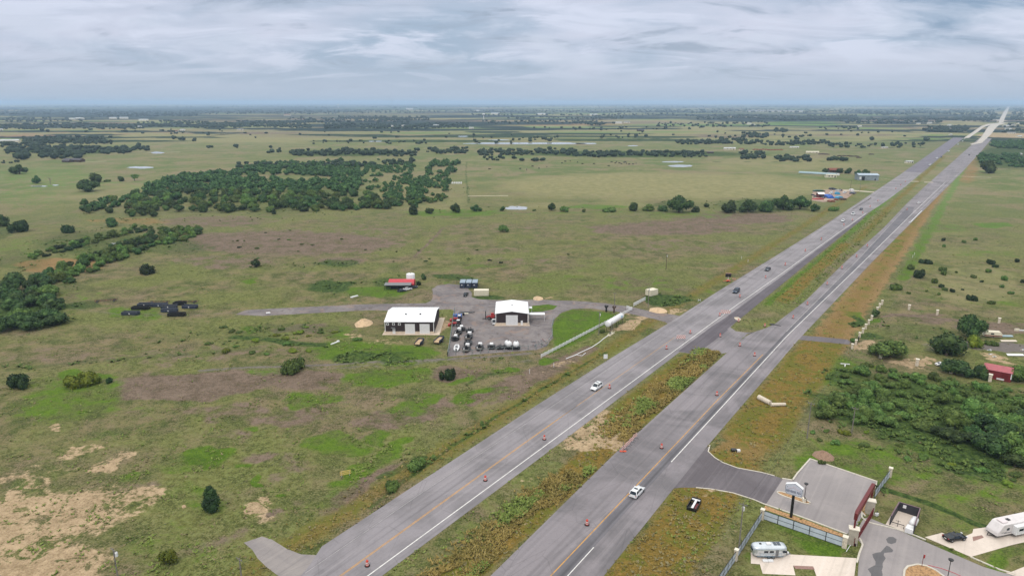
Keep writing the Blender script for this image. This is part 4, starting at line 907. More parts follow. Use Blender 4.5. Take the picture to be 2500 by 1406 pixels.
# ------------------------------------------------------------------ vehicles (+X is forward)
def wheel(root, x, y, r=.36, wd=.24):
    a = MB(); a.tube([(x, y - wd / 2, r), (x, y + wd / 2, r)], r, 14); w_ = a.build('wheel', RUBBER, root, smooth=True)
    b = MB(); b.tube([(x, y - wd / 2 - .01, r), (x, y + wd / 2 + .01, r)], r * .6, 10); b.build('rim', GREYM, w_)
def make_car(kind, color, name, label, cat, group=None):
    c = CP_[color]; root = thing(name, label, cat, group=group); b = MB()
    D = {'suv': (4.7, 1.88, .98, 1.68, [(-2.35, .62, .80), (-2.3, .95, .90), (-1.2, 1.0, .94), (.7, 1.0, .94), (1.1, .98, .93), (2.1, .84, .86), (2.33, .62, .74)], (-2.2, 1.15, -1.9, .25)),
         'sedan': (4.7, 1.8, .88, 1.42, [(-2.35, .60, .78), (-2.25, .90, .86), (-1.5, .92, .90), (.8, .90, .90), (1.1, .88, .90), (2.1, .74, .82), (2.33, .55, .70)], (-1.7, 1.1, -1.0, .3)),
         'sport': (4.6, 1.9, .82, 1.24, [(-2.3, .55, .80), (-2.2, .92, .90), (-1.5, .96, .95), (-.4, .80, .90), (.9, .82, .92), (1.9, .66, .86), (2.28, .42, .70)], (-1.6, .95, -.7, .2)),
         'pickup': (5.6, 1.95, 1.02, 1.82, [(-2.8, .70, .90), (-2.75, 1.02, .95), (-.9, 1.04, .97), (1.2, 1.04, .97), (1.5, 1.02, .96), (2.65, .92, .90), (2.78, .62, .82)], (-.75, 1.55, -.55, .85))}[kind]
    L, Wd, belt, roof, st, (gb, gf, tb, tf) = D; secs = []
    for x, zt, hw in st:
        z0 = .28 if abs(x) < L / 2 - .15 else .36
        secs.append([(x, -hw * .92, z0), (x, -hw, z0 + .14), (x, -hw, zt * .82), (x, -hw * .9, zt), (x, hw * .9, zt), (x, hw, zt * .82), (x, hw, z0 + .14), (x, hw * .92, z0)])
    b.loft(secs); b.build('body', c, root, smooth=True)
    hw = Wd / 2 * .88; ht = Wd / 2 * .70; z0 = belt - .03; z1 = roof - .05; g = MB()
    g.loft([[(gb, -hw, z0), (gf, -hw, z0), (gf, hw, z0), (gb, hw, z0)], [(tb, -ht, z1), (tf, -ht, z1), (tf, ht, z1), (tb, ht, z1)]]); g.build('windows', GLASS, root)
    r = MB(); r.loft([[(tb - .04, -ht - .03, z1), (tf + .03, -ht - .03, z1), (tf + .03, ht + .03, z1), (tb - .04, ht + .03, z1)], [(tb + .08, -ht * .86, roof), (tf - .1, -ht * .86, roof), (tf - .1, ht * .86, roof), (tb + .08, ht * .86, roof)]])
    for s in (-1, 1):
        r.bar((gf, s * hw, z0), (tf, s * ht, z1), .08); r.bar((gb + .05, s * hw, z0), (tb, s * ht, z1), .16 if kind == 'suv' else .1); r.bar(((gb + gf) / 2 - .1, s * (hw + .005), z0), ((tb + tf) / 2, s * (ht + .005), z1), .09)
        if kind in ('suv',): r.bar((tb + .2, s * ht * .9, roof + .04), (tf - .2, s * ht * .9, roof + .04), .05)
    r.build('roof', c, root, smooth=True)
    if kind == 'pickup': q = MB(); q.box(-2.65, -.95, -.82, .82, 1.045, 1.05); q.build('cargo_bed', BLACK, root)
    if kind == 'suv': q = MB(); q.box(-.95, -.35, -.42, .42, roof + .003, roof + .02); q.build('sunroof', GLASS, root)
    for s in (-1, 1):
        q = MB(); q.box(L / 2 - .17, L / 2 - .03, s * .66 - .2, s * .66 + .2, .62, .76); q.build('headlight', HEADL, root)
        q = MB(); q.box(-L / 2 - .01, -L / 2 + .08, s * .72 - .14, s * .72 + .14, .74, .92); q.build('tail_light', TAIL, root)
        q = MB(); q.box(gf - .25, gf - .1, s * (Wd / 2 + .1) - .1, s * (Wd / 2 + .1) + .1, belt, belt + .13); q.build('mirror', c, root)
    q = MB(); q.box(L / 2 - .1, L / 2 + .01, -.5, .5, .38, .56); q.build('grille', BLACK, root)
    q = MB(); q.box(-L / 2 - .015, -L / 2 + .05, -.26, .26, .55, .68); q.build('number_plate', WHITE, root)
    for x in (L * .3, -L * .31):
        for s in (-1, 1): wheel(root, x, s * (Wd / 2 - .12))
    return root
def put(o, u, v, rz, s=1.0, z=.07): o.location = on(u, v, z); o.rotation_euler = (0, 0, rz); o.scale = (s,) * 3; return o
TOW, AWAY = RZ_ROAD + math.pi, RZ_ROAD
SUV = make_car('suv', 'white', 'car', 'white sport utility car driving down the left carriageway beside an orange drum', 'car', 'cars driving on the highway'); put(SUV, 1456, 949, TOW, 1.18)
SUV2 = dup(SUV, on(1555, 1206, .07), AWAY, 'white car with a dark sunroof driving up the right carriageway', None, 1.14)
DS = make_car('suv', 'navy', 'car', 'dark blue car on the left carriageway next to the striped barricades', 'car', 'cars driving on the highway'); put(DS, 1797, 714, TOW, 1.3)
SD = make_car('sedan', 'dark', 'car', 'dark sedan on the left carriageway above the message board', 'car', 'cars driving on the highway'); put(SD, 1874, 660, TOW, 1.3)
WS = make_car('sedan', 'white', 'car', 'white sedan leading the two cars behind it on the left carriageway', 'car', 'cars driving on the highway'); put(WS, 2058, 541, TOW, 1.3)
PK = make_car('pickup', 'white', 'pickup_truck', 'white pickup between the white sedan and a dark car', 'pickup truck', 'cars driving on the highway'); put(PK, 2083, 525, TOW, 1.3)
dup(SD, on(2102, 513, .07), TOW, 'dark car just behind the white pickup on the left carriageway', None, 1.3)
dup(WS, on(2243, 498, .07), AWAY, 'white car on the right carriageway beside the white barrier wall', None, 1.3)
dup(SD, on(2366, 380, .07), AWAY, 'dark car far up the right carriageway', None, 1.5)
for (u, v, w_), l in zip([(2270,404,1),(2287,388,1),(2298,385,0),(2316,371,1),(2339,354,1),(2350,346,1),(2354,341,1)], ['where the dark paving begins','second from the start of the dark paving','just behind the second white queue car','in the middle of the dark paving','near the end of the dark paving','last but one before the pale concrete','at the start of the pale concrete']):
    dup(WS if w_ else SD, on(u, v, .15), TOW, '%s car queueing far up the left carriageway %s' % ('white' if w_ else 'dark', l), 'cars queueing far up the highway', 1.6)
SP = make_car('sport', 'black', 'car', 'black sports coupe parked on the pale concrete beside the large white camper', 'car'); put(SP, 2330, 1316, hdg((2306, 1322), (2358, 1314)), 1.12, .07)
BP = make_car('pickup', 'black', 'pickup_truck', 'dark pickup with an open bed parked by the three navy containers', 'pickup truck'); put(BP, 1137, 722, math.radians(-100), .95, .05)
PP = dup(PK, on(1206, 789, .05), math.radians(95), 'pale pickup half hidden behind the left corner of the square shed', None, 1.0); del PP['group']
for u, v, a, l, src in [(981, 712, 20, 'dark wrecked car furthest left in front of the red roofed shelter', SD), (995, 708, 25, 'pale wrecked car in the middle of the three by the shelter', WS), (1009, 703, 20, 'dark wrecked car closest to the red roofed shelter', SD)]:
    o = dup(src, on(u, v, .02), math.radians(a), l, 'wrecked cars by the shelter', 1.05)
for u, v, a, l, src in [(2300, 893, -8, 'white van nosed under the spreading tree in the right yard', WS), (2322, 896, -5, 'pale car under the spreading tree beside the white van', WS)]:
    dup(src, on(u, v, .02), math.radians(a), l, 'cars parked under the yard tree', 1.0)

# ------------------------------------------------------------------ work zone drums and barricades
def drum(name='traffic_drum'):
    root = thing(name, '', 'drum'); a = MB(); z = [.08, .26, .27, .42, .43, .58, .59, .74, .75, .9, .92, 1.02, 1.06]; r = [.29, .28, .28, .27, .27, .26, .255, .25, .24, .235, .22, .19, .1]; ms = [0, 0, 1, 1, 0, 0, 1, 1, 0, 0, 0, 0]
    for k in range(12): a.lathe([(r[k], z[k]), (r[k + 1], z[k + 1])], 14, ms[k])
    a.build('body', [ORB, WBAND], root, smooth=True); b = MB(); b.lathe([(.46, 0), (.46, .07), (.34, .12)], 16); b.build('base', RUBBER, root); c = MB(); c.bar((-.08, 0, 1.05), (-.08, 0, 1.16), .04); c.bar((.08, 0, 1.05), (.08, 0, 1.16), .04); c.bar((-.1, 0, 1.16), (.1, 0, 1.16), .05); c.build('handle', ORB, root)
    return root
ORD = 'first second third fourth fifth sixth seventh eighth ninth tenth eleventh twelfth thirteenth fourteenth fifteenth sixteenth seventeenth eighteenth nineteenth twentieth'.split()
LD = [(897,1381),(1185,1173),(1329,1073),(1488,948),(1627,852),(1685,814),(1757,771),(1806,726),(1869,679),(1917,648),(1966,614),(2005,586),(2060,551),(2081,539),(2106,521),(2124,506),(2143,492),(2187,462),(2199,453),(2210,445)]
RD = [(1433,1281),(1615,1094),(1750,965),(1842,869),(1806,845),(1867,797),(1936,777),(1971,744),(2019,695),(2055,656),(2091,628),(2117,602),(2214,513)]
D0 = drum(); first = True
for nm, lst, gp in (('left', LD, 'orange drums along the left carriageway'), ('right', RD, 'orange drums along the right carriageway')):
    for k, (u, v) in enumerate(lst):
        lb = 'orange and white drum, %s from the bottom in the %s carriageway row' % (ORD[k], nm)
        if first: D0.location = on(u, v, .06); D0.scale = (1.3,) * 3; tag(D0, lb, 'drum', gp); first = False
        else: dup(D0, on(u, v, .06), k, lb, gp, 1.3 if k < 9 else 1.45)
for (u, v), l in zip([(1758, 822), (1803, 786)], ['orange drum on the median edge below the dark crossover patch', 'orange drum at the pale rubble above the crossover']): o = dup(D0, on(u, v, .06), 0, l, None, 1.3); o['group'] = 'orange drums at the crossover'
def stripes_mat():
    m, t, p = mat('barricade_stripes'); tc_ = t.new('ShaderNodeTexCoord'); wv = t.new('ShaderNodeTexWave', wave_type='BANDS', bands_direction='DIAGONAL'); wv.inputs['Scale'].default_value = 1.1; t.link(tc_.outputs['Object'], wv.inputs[0])
    t.link(t.mix(t.ss(wv.outputs[1], .45, .55), RGB(214, 96, 66), RGB(236, 228, 222)), p.inputs['Base Color']); return m
STRP = stripes_mat()
def barricade(label, u, v, rz, L=2.6, s=1.3):
    root = thing('barricade', label, 'barricade', on(u, v, .05), rz); root.scale = (s,) * 3
    for z in (.55, .95, 1.35): a = MB(); a.box(-L / 2, L / 2, -.03, .03, z, z + .2); a.build('board', STRP, root)
    for x in (-L * .36, L * .36): a = MB(); a.box(x - .03, x + .03, .032, .09, 0, 1.55); a.build('post', WHITE, root); a = MB(); a.box(x - .04, x + .04, -.7, .7, 0, .06); a.build('foot', BLACK, root)
    return root
barricade('striped barricade standing inside the left carriageway below the crossover', 1662, 831, math.radians(2), 2.6, 1.45)
barricade('striped barricade closing the dark paved shoulder above the crossover', 1771, 769, math.radians(-8), 3.0, 1.45)
for k, (u, v) in enumerate([(1523, 1100), (1532, 1092), (1541, 1082), (1550, 1072)]):
    barricade('striped barricade on the sandy median gap, %s of four from the bottom' % ORD[k], u, v, math.radians(50), 2.2, 1.1)['group'] = 'barricades on the sandy median gap'
o = barricade('yellow faced barricade lying in the grass left of the highway', 844, 1163, math.radians(22), 2.6, 1.1)
for c in o.children:
    if c.name.startswith('board'): c.data.materials.clear(); c.data.materials.append(YEL)
# orange sign stand in the gap
r_ = thing('sign_stand', 'orange collapsed sign stand with a thin mast on the sandy median gap', 'sign stand', on(1521, 1102)); a = MB(); a.box(-.9, .9, -.3, .3, .05, .25); a.build('base', ORNG, r_); a = MB(); a.tube([(0, 0, .2), (0, 0, 3.2)], .05, 6); a.build('mast', GREYM, r_)
# message board trailer
r_ = thing('message_board', 'twin panel electronic message board on an orange trailer by the highway verge', 'message board', on(1777, 688), math.radians(-6)); r_.scale = (1.15,) * 3
for x in (-1.35, .05): a = MB(); a.box(x, x + 1.3, -.08, .08, 2.3, 4.1); pn = a.build('display_panel', BLACK, r_); a = MB(); a.box(x + .06, x + 1.24, -.092, -.082, 2.36, 4.04); a.build('screen', paint(26, 14, 20, .3, 0, .2, 'screen_off'), pn)
a = MB(); a.box(-1.35, 1.35, -.25, .25, 4.12, 4.2); a.build('top_cap', paint(190, 150, 140, .6, 0, .1, 'pale_cap'), r_)
a = MB(); a.tube([(0, 0, .8), (0, 0, 2.5)], .1, 8); a.build('mast', WHITE, r_)
a = MB(); a.box(-.9, 1.0, -.6, .6, .45, .62); a.box(-.5, .6, -.45, .45, .62, .95); a.bar((-.9, 0, .5), (-2.4, -.6, .45), .12); a.bar((.9, .9, .5), (.9, -.9, .5), .1); a.build('trailer', ORNG, r_); wheel(r_, .1, .7); wheel(r_, .1, -.7)
for k, (u, v) in enumerate([(1789, 683), (1794, 684)]): dup(D0, on(u, v), 0, 'small orange drum beside the message board, %s one' % ['nearer', 'farther'][k], 'orange drums beside the message board', 1.0)

# ------------------------------------------------------------------ metal buildings
def door_panel(root, x0, x1, z0, z1, y, name='roller_door', m=WHITE):
    a = MB(); n_ = 9
    for k in range(n_): za = z0 + (z1 - z0) * k / n_; a.box(x0, x1, y - .05, y, za, za + (z1 - z0) / n_ - .03)
    return a.build(name, m, root)
def ribs(b, x0, x1, y, z0, z1, step=.9, d=.04, along='x'):
    x = x0 + .3
    while x < x1: b.box(x, x + .07, y - d, y, z0, z1) if along == 'x' else b.box(y, y + d, x, x + .07, z0, z1); x += step
def gable(root, W_, D_, eave, ridge, axis, wallm, roofm, trim=WHITE, over=.25):
    a = MB()
    if axis == 'x':   # ridge runs along x
        a.add([(0, 0, 0), (W_, 0, 0), (W_, D_, 0), (0, D_, 0), (0, 0, eave), (W_, 0, eave), (W_, D_, eave), (0, D_, eave), (0, D_ / 2, ridge), (W_, D_ / 2, ridge)],
              [(0, 1, 5, 4), (2, 3, 7, 6), (1, 2, 6, 9, 5), (3, 0, 4, 8, 7), (4, 5, 9, 8), (8, 9, 6, 7), (3, 2, 1, 0)])
        ribs(a, 0, W_, 0, 1.1, eave - .1); ribs(a, 0, D_, W_, 1.1, eave - .1, along='y'); a.build('wall', wallm, root)
        r = MB(); o_ = over
        for s in (0, 1):
            y0, y1 = (-o_, D_ / 2) if s == 0 else (D_ + o_, D_ / 2); sl = (ridge - eave) / (D_ / 2) * o_
            r.add([(-o_, y0, eave - sl + .06), (W_ + o_, y0, eave - sl + .06), (W_ + o_, y1, ridge + .06), (-o_, y1, ridge + .06), (-o_, y0, eave - sl + .18), (W_ + o_, y0, eave - sl + .18), (W_ + o_, y1, ridge + .2), (-o_, y1, ridge + .2)],
                  [(0, 1, 2, 3), (4, 7, 6, 5), (0, 4, 5, 1), (1, 5, 6, 2), (2, 6, 7, 3), (3, 7, 4, 0)])
        rf = r.build('roof', roofm, root); q = MB()
        for k in range(int(W_ / 1.2)):
            x = .3 + k * 1.2; q.bar((x, -o_, eave + .17), (x, D_ / 2, ridge + .23), .06, .05); q.bar((x, D_ + o_, eave + .17), (x, D_ / 2, ridge + .23), .06, .05)
        q.build('roof_seams', roofm, rf)
    else:
        a.add([(0, 0, 0), (W_, 0, 0), (W_, D_, 0), (0, D_, 0), (0, 0, eave), (W_, 0, eave), (W_, D_, eave), (0, D_, eave), (W_ / 2, 0, ridge), (W_ / 2, D_, ridge)],
              [(0, 1, 5, 8, 4), (2, 3, 7, 9, 6), (1, 2, 6, 5), (3, 0, 4, 7), (4, 8, 9, 7), (8, 5, 6, 9), (3, 2, 1, 0)])
        ribs(a, 0, W_, 0, 1.1, eave - .1); a.build('wall', wallm, root); r = MB(); o_ = over
        for s in (0, 1):
            x0, x1 = (-o_, W_ / 2) if s == 0 else (W_ + o_, W_ / 2); sl = (ridge - eave) / (W_ / 2) * o_
            r.add([(x0, -o_, eave - sl + .06), (x0, D_ + o_, eave - sl + .06), (x1, D_ + o_, ridge + .06), (x1, -o_, ridge + .06), (x0, -o_, eave - sl + .18), (x0, D_ + o_, eave - sl + .18), (x1, D_ + o_, ridge + .2), (x1, -o_, ridge + .2)],
                  [(0, 1, 2, 3), (4, 7, 6, 5), (0, 4, 5, 1), (1, 5, 6, 2), (2, 6, 7, 3), (3, 7, 4, 0)])
        rf = r.build('roof', roofm, root); q = MB()
        for k in range(int(D_ / 1.2)):
            y = .3 + k * 1.2; q.bar((-o_, y, eave + .17), (W_ / 2, y, ridge + .23), .06, .05); q.bar((W_ + o_, y, eave + .17), (W_ / 2, y, ridge + .23), .06, .05)
        q.build('roof_seams', roofm, rf)
    t_ = MB()
    for x in (-.02, W_ - .26): t_.box(x, x + .28, -.09, 0, 1.1, eave)
    t_.build('corner_trim', trim, root); return rf
FNDN = paint(214, 196, 176, .9, 0, .08, 'pale_slab', 1)
# long shed
xa, ya = G(940.5, 815); A_ = thing('metal_shed', 'long dark brown metal shed with a white roof and two white roller doors', 'shed', (xa, ya, 0)); WA = G(1060, 815)[0] - xa
ra = gable(A_, WA, 21, 5.3, 7.1, 'x', BROWNW, WROOF)
a = MB(); a.box(-1.0, WA + 2.4, -1.6, 22, .02, .12); a.build('slab', FNDN, A_)
a = MB(); a.box(-.05, WA + .05, -.12, 0, .12, 1.1); a.build('wainscot', FNDN, A_)
for x0, x1 in ((8.55, 12.75), (14.75, 19.0)): door_panel(A_, x0, x1, .15, 4.5, -.13)
dw = MB(); dw.box(3.2, 4.4, -.16, -.02, .15, 2.5); dw = dw.build('walk_door', WHITE, A_); a = MB(); a.box(2.7, 4.5, -1.3, 0, 2.8, 2.95); a.build('awning', GREYM, A_)
for x in (1.2, 3.7, 6.2): a = MB(); a.box(x - .55, x + .55, -.14, -.04, 3.9, 4.9); f_ = a.build('window', WHITE, A_); a = MB(); a.box(x - .32, x + .32, -.17, -.12, 4.1, 4.7); a.build('pane', GLASS, f_)
for x in (8.1, 14.3): a = MB(); a.lathe([(.3, 6.4), (.3, 6.85), (.45, 6.9), (.1, 7.15)], 10, 0, (x, 6.6)); a.build('roof_vent', BLACK, ra)
# square shed
xb, yb = G(1210, 794); WB = G(1289.6, 794)[0] - xb; B_ = thing('metal_shed', 'square dark brown metal shed with a white gable roof and one wide roller door', 'shed', (xb, yb, 0))
rb = gable(B_, WB, 18, 5.3, 6.3, 'y', BROWNW, WROOF); a = MB(); a.box(-.1, WB + .1, -.14, 0, .02, 1.15); a.build('wainscot', FNDN, B_); a = MB(); a.box(-.6, WB + .6, -.9, 18.5, .0, .06); a.build('slab', FNDN, B_)
door_panel(B_, 4.55, 9.8, .1, 4.75, -.15); a = MB(); a.box(11.1, 12.0, -.17, 0, .1, 2.2); a.build('walk_door', WHITE, B_); a = MB(); a.lathe([(.3, 5.9), (.3, 6.5), (.45, 6.55), (.1, 6.8)], 10, 0, (7.3, 9)); a.build('roof_vent', GREYM, rb)
def canopy(label, u0, v0, u1, D_, h, name='canopy', m=WROOF):
    x0, y0 = G(u0, v0); x1 = G(u1, v0)[0]; r = thing(name, label, 'canopy', (x0, y0, 0)); a = MB(); a.box(0, x1 - x0, 0, D_, h, h + .15); a.build('roof', m, r)
    for x in (.15, x1 - x0 - .15):
        for y in (.15, D_ - .15): a = MB(); a.tube([(x, y, 0), (x, y, h)], .06, 6); a.build('post', WHITE, r)
    return r
canopy('long white flat canopy on posts against the right wall of the square shed', 1291, 784, 1330, 3.0, 3.0)
canopy('small white awning behind the long white canopy', 1291, 768, 1299, 2.4, 3.0)

# containers
def container(label, u, v, Lx, Ly, h, m, rz=0, name='shipping_container', group=None, roofm=None, mark=None):
    r = thing(name, label, 'container', on(u, v, .05), rz, group); a = MB(); a.box(-Lx / 2, Lx / 2, 0, Ly, .1, h - .05)
    k = -Lx / 2 + .15
    while k < Lx / 2 - .1: a.box(k, k + .1, -.05, 0, .25, h - .2); k += .32
    k = .2
    while k < Ly - .1: a.box(-Lx / 2 - .05, -Lx / 2, k, k + .12, .25, h - .2); a.box(Lx / 2, Lx / 2 + .05, k, k + .12, .25, h - .2); k += .36
    a.build('body', m, r); a = MB(); a.box(-Lx / 2 - .06, Lx / 2 + .06, -.06, Ly + .06, h - .05, h); a.build('roof', roofm or m, r)
    if mark: a = MB(); a.box(mark[0] - .25, mark[0] + .25, -.07, -.055, h * .5, h * .5 + .5); a.build('marking', WHITE, r)
    return r
GRF = paint(150, 166, 182, .5, .2, .12, 'grey_blue_roof', .6)
for k, u in enumerate((1129, 1144, 1159)): container('navy container with a grey roof in the row of three, %s' % ['left one', 'middle one', 'right one'][k], u, 704, 2.75, 7.4, 3.0, NAVY, 0, group='row of navy containers', roofm=GRF, mark=(-.3,))
container('cream white container at the top of the gravel lot', 1175, 723, 7.4, 3.4, 2.9, CREAM)
container('cream white cabin with a dark door hatch beside the ranch gate', 1597, 722, 5.4, 3.6, 3.0, CREAM, RZ_ROAD - .35, 'portable_cabin', mark=None)
cb = [o for o in COL.objects if o.name == 'portable_cabin'][0]; a = MB(); a.box(2.76, 2.8, .9, 2.0, .9, 2.0); a.build('hatch', BLACK, cb)
# red roofed shelter
xs, ys = G(941, 704); xe = G(1008, 704)[0]; LS = xe - xs; R_ = thing('shelter', 'red barrel roofed shelter with a dark open lean-to front', 'shelter', (xs, ys, 0)); a = MB(); n_ = 10
pf = [(3.2 + 3.1 * -math.cos(math.pi * k / n_), 2.0 + 2.2 * math.sin(math.pi * k / n_)) for k in range(n_ + 1)]
a.loft([[(x, y, z) for y, z in pf] for x in (1.6, LS + .6)]); a.build('roof', REDR, R_, smooth=True); a = MB(); a.box(1.7, LS + .5, .2, 6.2, 0, 2.0); a.build('wall', BARNR, R_)
a = MB(); a.add([(0, -3.6, 2.5), (LS - .6, -3.6, 2.5), (LS - .6, .4, 3.0), (0, .4, 3.0), (0, -3.6, 2.62), (LS - .6, -3.6, 2.62), (LS - .6, .4, 3.12), (0, .4, 3.12)], [(0, 1, 2, 3), (4, 7, 6, 5), (0, 4, 5, 1), (1, 5, 6, 2), (2, 6, 7, 3), (3, 7, 4, 0)]); a.build('lean_to_roof', GREYM, R_)
a = MB(); a.box(.2, LS - .8, -.4, .19, 0, 2.9); a.build('interior_shade', BLACK, R_)  # black slab paints in the shade of the open lean-to interior
for k in range(5): x = .2 + k * (LS - 1) / 4; a = MB(); a.box(x - .08, x + .08, -3.5, -3.35, 0, 2.5); a.build('post', BLACK, R_)
r_ = thing('water_tank', 'white upright cylindrical tank behind the red roofed shelter', 'tank', on(1003, 691)); a = MB(); a.lathe([(2.35, 0), (2.35, 5.0), (2.25, 5.2), (1.2, 5.55), (.3, 5.65)], 28); a.build('shell', WHITE, r_, smooth=True); a = MB(); a.lathe([(.35, 5.6), (.35, 5.8)], 10); a.build('lid', GREYM, r_)
# horizontal tank on legs
p0, p1 = G(1483, 812), G(1516, 791); hd = math.atan2(p1[1] - p0[1], p1[0] - p0[0]); LT = math.dist(p0, p1)
T_ = thing('water_tank', 'white horizontal tank on tall steel legs by the ranch fence', 'tank', (p0[0], p0[1], 0), hd); rT, zT = 1.3, 3.9
a = MB(); a.tube([(-.6, 0, zT), (-.35, 0, zT), (0, 0, zT), (LT, 0, zT), (LT + .35, 0, zT), (LT + .6, 0, zT)], [.5, 1.15, rT, rT, 1.15, .5], 24); a.build('shell', WHITE, T_, smooth=True)
for x in (.8, LT / 2, LT - .8):
    for s in (-1, 1): a = MB(); a.tube([(x, s * .9, 0), (x, s * .9, zT - 1.0)], .09, 6); a.build('leg', BLACK, T_)
    a = MB(); a.bar((x, -1.3, zT - 1.35), (x, 1.3, zT - 1.35), .2); a.build('saddle', BLACK, T_)
for x in (.3, LT / 2 - .3, LT - .9): a = MB(); a.tube([(x, 0, zT + rT - .1), (x, 0, zT + rT + .6)], .12, 8); a.build('vent_pipe', WHITE, T_)
a = MB()
for s in (-.25, .25): a.bar((1.0 + s, -rT - .2, .4), (1.0 + s, -rT - .15, zT + 1.0), .06)
for k in range(12): a.bar((.75, -rT - .18, .6 + k * .4), (1.25, -rT - .18, .6 + k * .4), .05)
a.build('ladder', GREYM, T_)
a = MB(); n_ = 6
V_ = [(x, -rT * 1.006 * math.cos(q), zT + rT * 1.006 * math.sin(q)) for q in [(-.15 + .16 * k) for k in range(n_)] for x in (LT - 3.0, LT - 1.5)]
a.add(V_, [(2 * k, 2 * k + 1, 2 * k + 3, 2 * k + 2) for k in range(n_ - 1)]); a.build('blue_emblem', paint(150, 196, 216, .5, 0, .2, 'emblem_blue', 4), T_)
r_ = thing('pallet_cage', 'jumble of pale timber pallets and a pump below the horizontal tank', 'pallets', on(1490, 817), hd)
for k in range(4):
    a = MB(); x = -1.8 + k * 1.25; a.box(x, x + 1.05, -.7, .6, .02 + .1 * (k % 2), .14 + .1 * (k % 2)); a.bar((x, -.7, .1), (x + .9, -.5, 1.0 - .2 * (k % 3)), .09); a.bar((x + .1, .6, .1), (x + 1, .4, .9), .09); a.bar((x, -.7, .8), (x + 1.1, -.6, .75), .1); a.build('pallet', CREAM, r_)
a = MB(); a.lathe([(.35, .2), (.4, .8), (.2, 1.0)], 10); a.build('pump', BLACK, r_)
def pipe(label, pts, r, m, z=.12, name='pipe', cat='pipe', par=None):
    a = MB(); a.tube([(*G(u, v), z + (q[0] if q else 0)) for u, v, *q in pts], r, 8); return tag(a.build(name, m), label, cat)
pipe('white pipe running down the slope from the horizontal tank', [(1484, 820), (1475, 826), (1462, 837), (1445, 848), (1430, 855), (1415, 862), (1403, 868), (1382, 876)], .16, WHITE)
pipe('short white pipe lying below the end of the long white pipe', [(1404, 866), (1421, 869), (1430, 862)], .12, WHITE)

# ------------------------------------------------------------------ fences and walls
def rail_fence(label, pts, h=1.35, step=2.6, m=WHITE, name='ranch_fence', rails=(.35, .78, 1.2), group=None, px=True):
    g = [G(*p) for p in pts] if px else pts; r = thing(name, label, 'fence', (*g[0], 0), 0, group); o0 = g[0]
    for z in rails:
        a = MB()
        for p, q in zip(g, g[1:]): a.bar((p[0] - o0[0], p[1] - o0[1], z), (q[0] - o0[0], q[1] - o0[1], z), .1, .26 if m is WHITE else .14)
        a.build('rail', m, r)
    L = [math.dist(p, q) for p, q in zip(g, g[1:])]; tot = sum(L); n_ = max(1, round(tot / step))
    for k in range(n_ + 1):
        d = tot * k / n_; i_ = 0
        while i_ < len(L) - 1 and d > L[i_]: d -= L[i_]; i_ += 1
        p, q = g[i_], g[i_ + 1]; x, y = p[0] + (q[0] - p[0]) * d / L[i_] - o0[0], p[1] + (q[1] - p[1]) * d / L[i_] - o0[1]
        a = MB(); a.box(x - .12, x + .12, y - .12, y + .12, 0, h); a.build('post', m, r)
    return r
rail_fence('long white three rail ranch fence running down past the horizontal tank', [(1321, 873), (1350, 858), (1543, 757)], 1.5, 2.7)
rail_fence('short white fence wing turned back at the ranch gate', [(1542, 758), (1530, 754)], 1.7, 2.5, rails=(.35, .78, 1.2, 1.55))
rail_fence('short white rail fence on the far side of the ranch gate', [(1547, 748), (1575, 733)], 1.7, 2.7, rails=(.35, .8, 1.25, 1.6))
MESH = paint(150, 158, 158, .6, .5, .1, 'galvanised')
CHF = rail_fence('chain link fence along the left side of the equipment yard', [(1093, 869), (1097, 850), (1104, 800), (1110, 758)], 2.0, 3.0, MESH, 'chain_link_fence', rails=(.1, 1.95)); CHF2 = rail_fence('chain link fence curving round the bottom of the equipment yard', [(1093, 869), (1150, 864), (1240, 857), (1310, 852), (1336, 843), (1349, 825), (1347, 802), (1352, 784)], 1.8, 3.2, MESH, 'chain_link_fence', rails=(1.75,))
for f_, col_ in ((CHF, MESH),):
    pass
def panel_fence(label, p, q, n_, h=2.1):
    a0, b0 = G(*p), G(*q); L = math.dist(a0, b0); r = thing('panel_fence', label, 'fence', (*a0, 0), math.atan2(b0[1] - a0[1], b0[0] - a0[0])); w_ = L / n_
    for k in range(n_): a = MB(); a.box(k * w_ + .08, (k + 1) * w_ - .08, -.03, .03, .12, h - .08); a.build('panel', PANEL, r)
    for k in range(n_ + 1): a = MB(); a.box(k * w_ - .07, k * w_ + .07, -.07, .07, 0, h); a.build('post', BLACK, r)
    for z in (.06, h * .52, h): a = MB(); a.box(0, L, -.05, .05, z - .05, z + .05); a.build('rail', BLACK, r)
    return r
def pillar(label, u, v, h, w_=.6, group=None, name='stone_pillar', m=STONE, cap=CAP):
    r = thing(name, label, 'pillar', on(u, v), RZ_ROAD, group); a = MB(); a.box(-w_ / 2, w_ / 2, -w_ / 2, w_ / 2, 0, h); a.build('shaft', m, r, bevel=.02); a = MB(); a.box(-w_ / 2 - .1, w_ / 2 + .1, -w_ / 2 - .1, w_ / 2 + .1, h, h + .2); a.build('cap', cap, r, bevel=.03); return r
panel_fence('white panelled black framed fence along the plaza planting strip', (1861, 1266), (2056, 1334), 5, 2.3)
panel_fence('white panelled fence running down beside the lone utility pole', (1859, 1268), (1797, 1365), 6, 2.3)
panel_fence('white panelled fence continuing off the bottom of the picture', (1795, 1368), (1745, 1440), 5, 2.3)
panel_fence('white panelled fence climbing away beside the far gate pier', (2134, 1216), (2171, 1165), 5, 2.3)
pillar('white stone pillar at the corner of the two panelled fences', 1860, 1267, 2.6, .8); pillar('white stone pillar between the lower panelled fences', 1796, 1367, 2.6, .7); pillar('white stone pillar at the right end of the plaza fence', 2061, 1336, 2.7, .95); pillar('white stone pillar at the far end of the climbing fence', 2172, 1164, 2.6, .8)
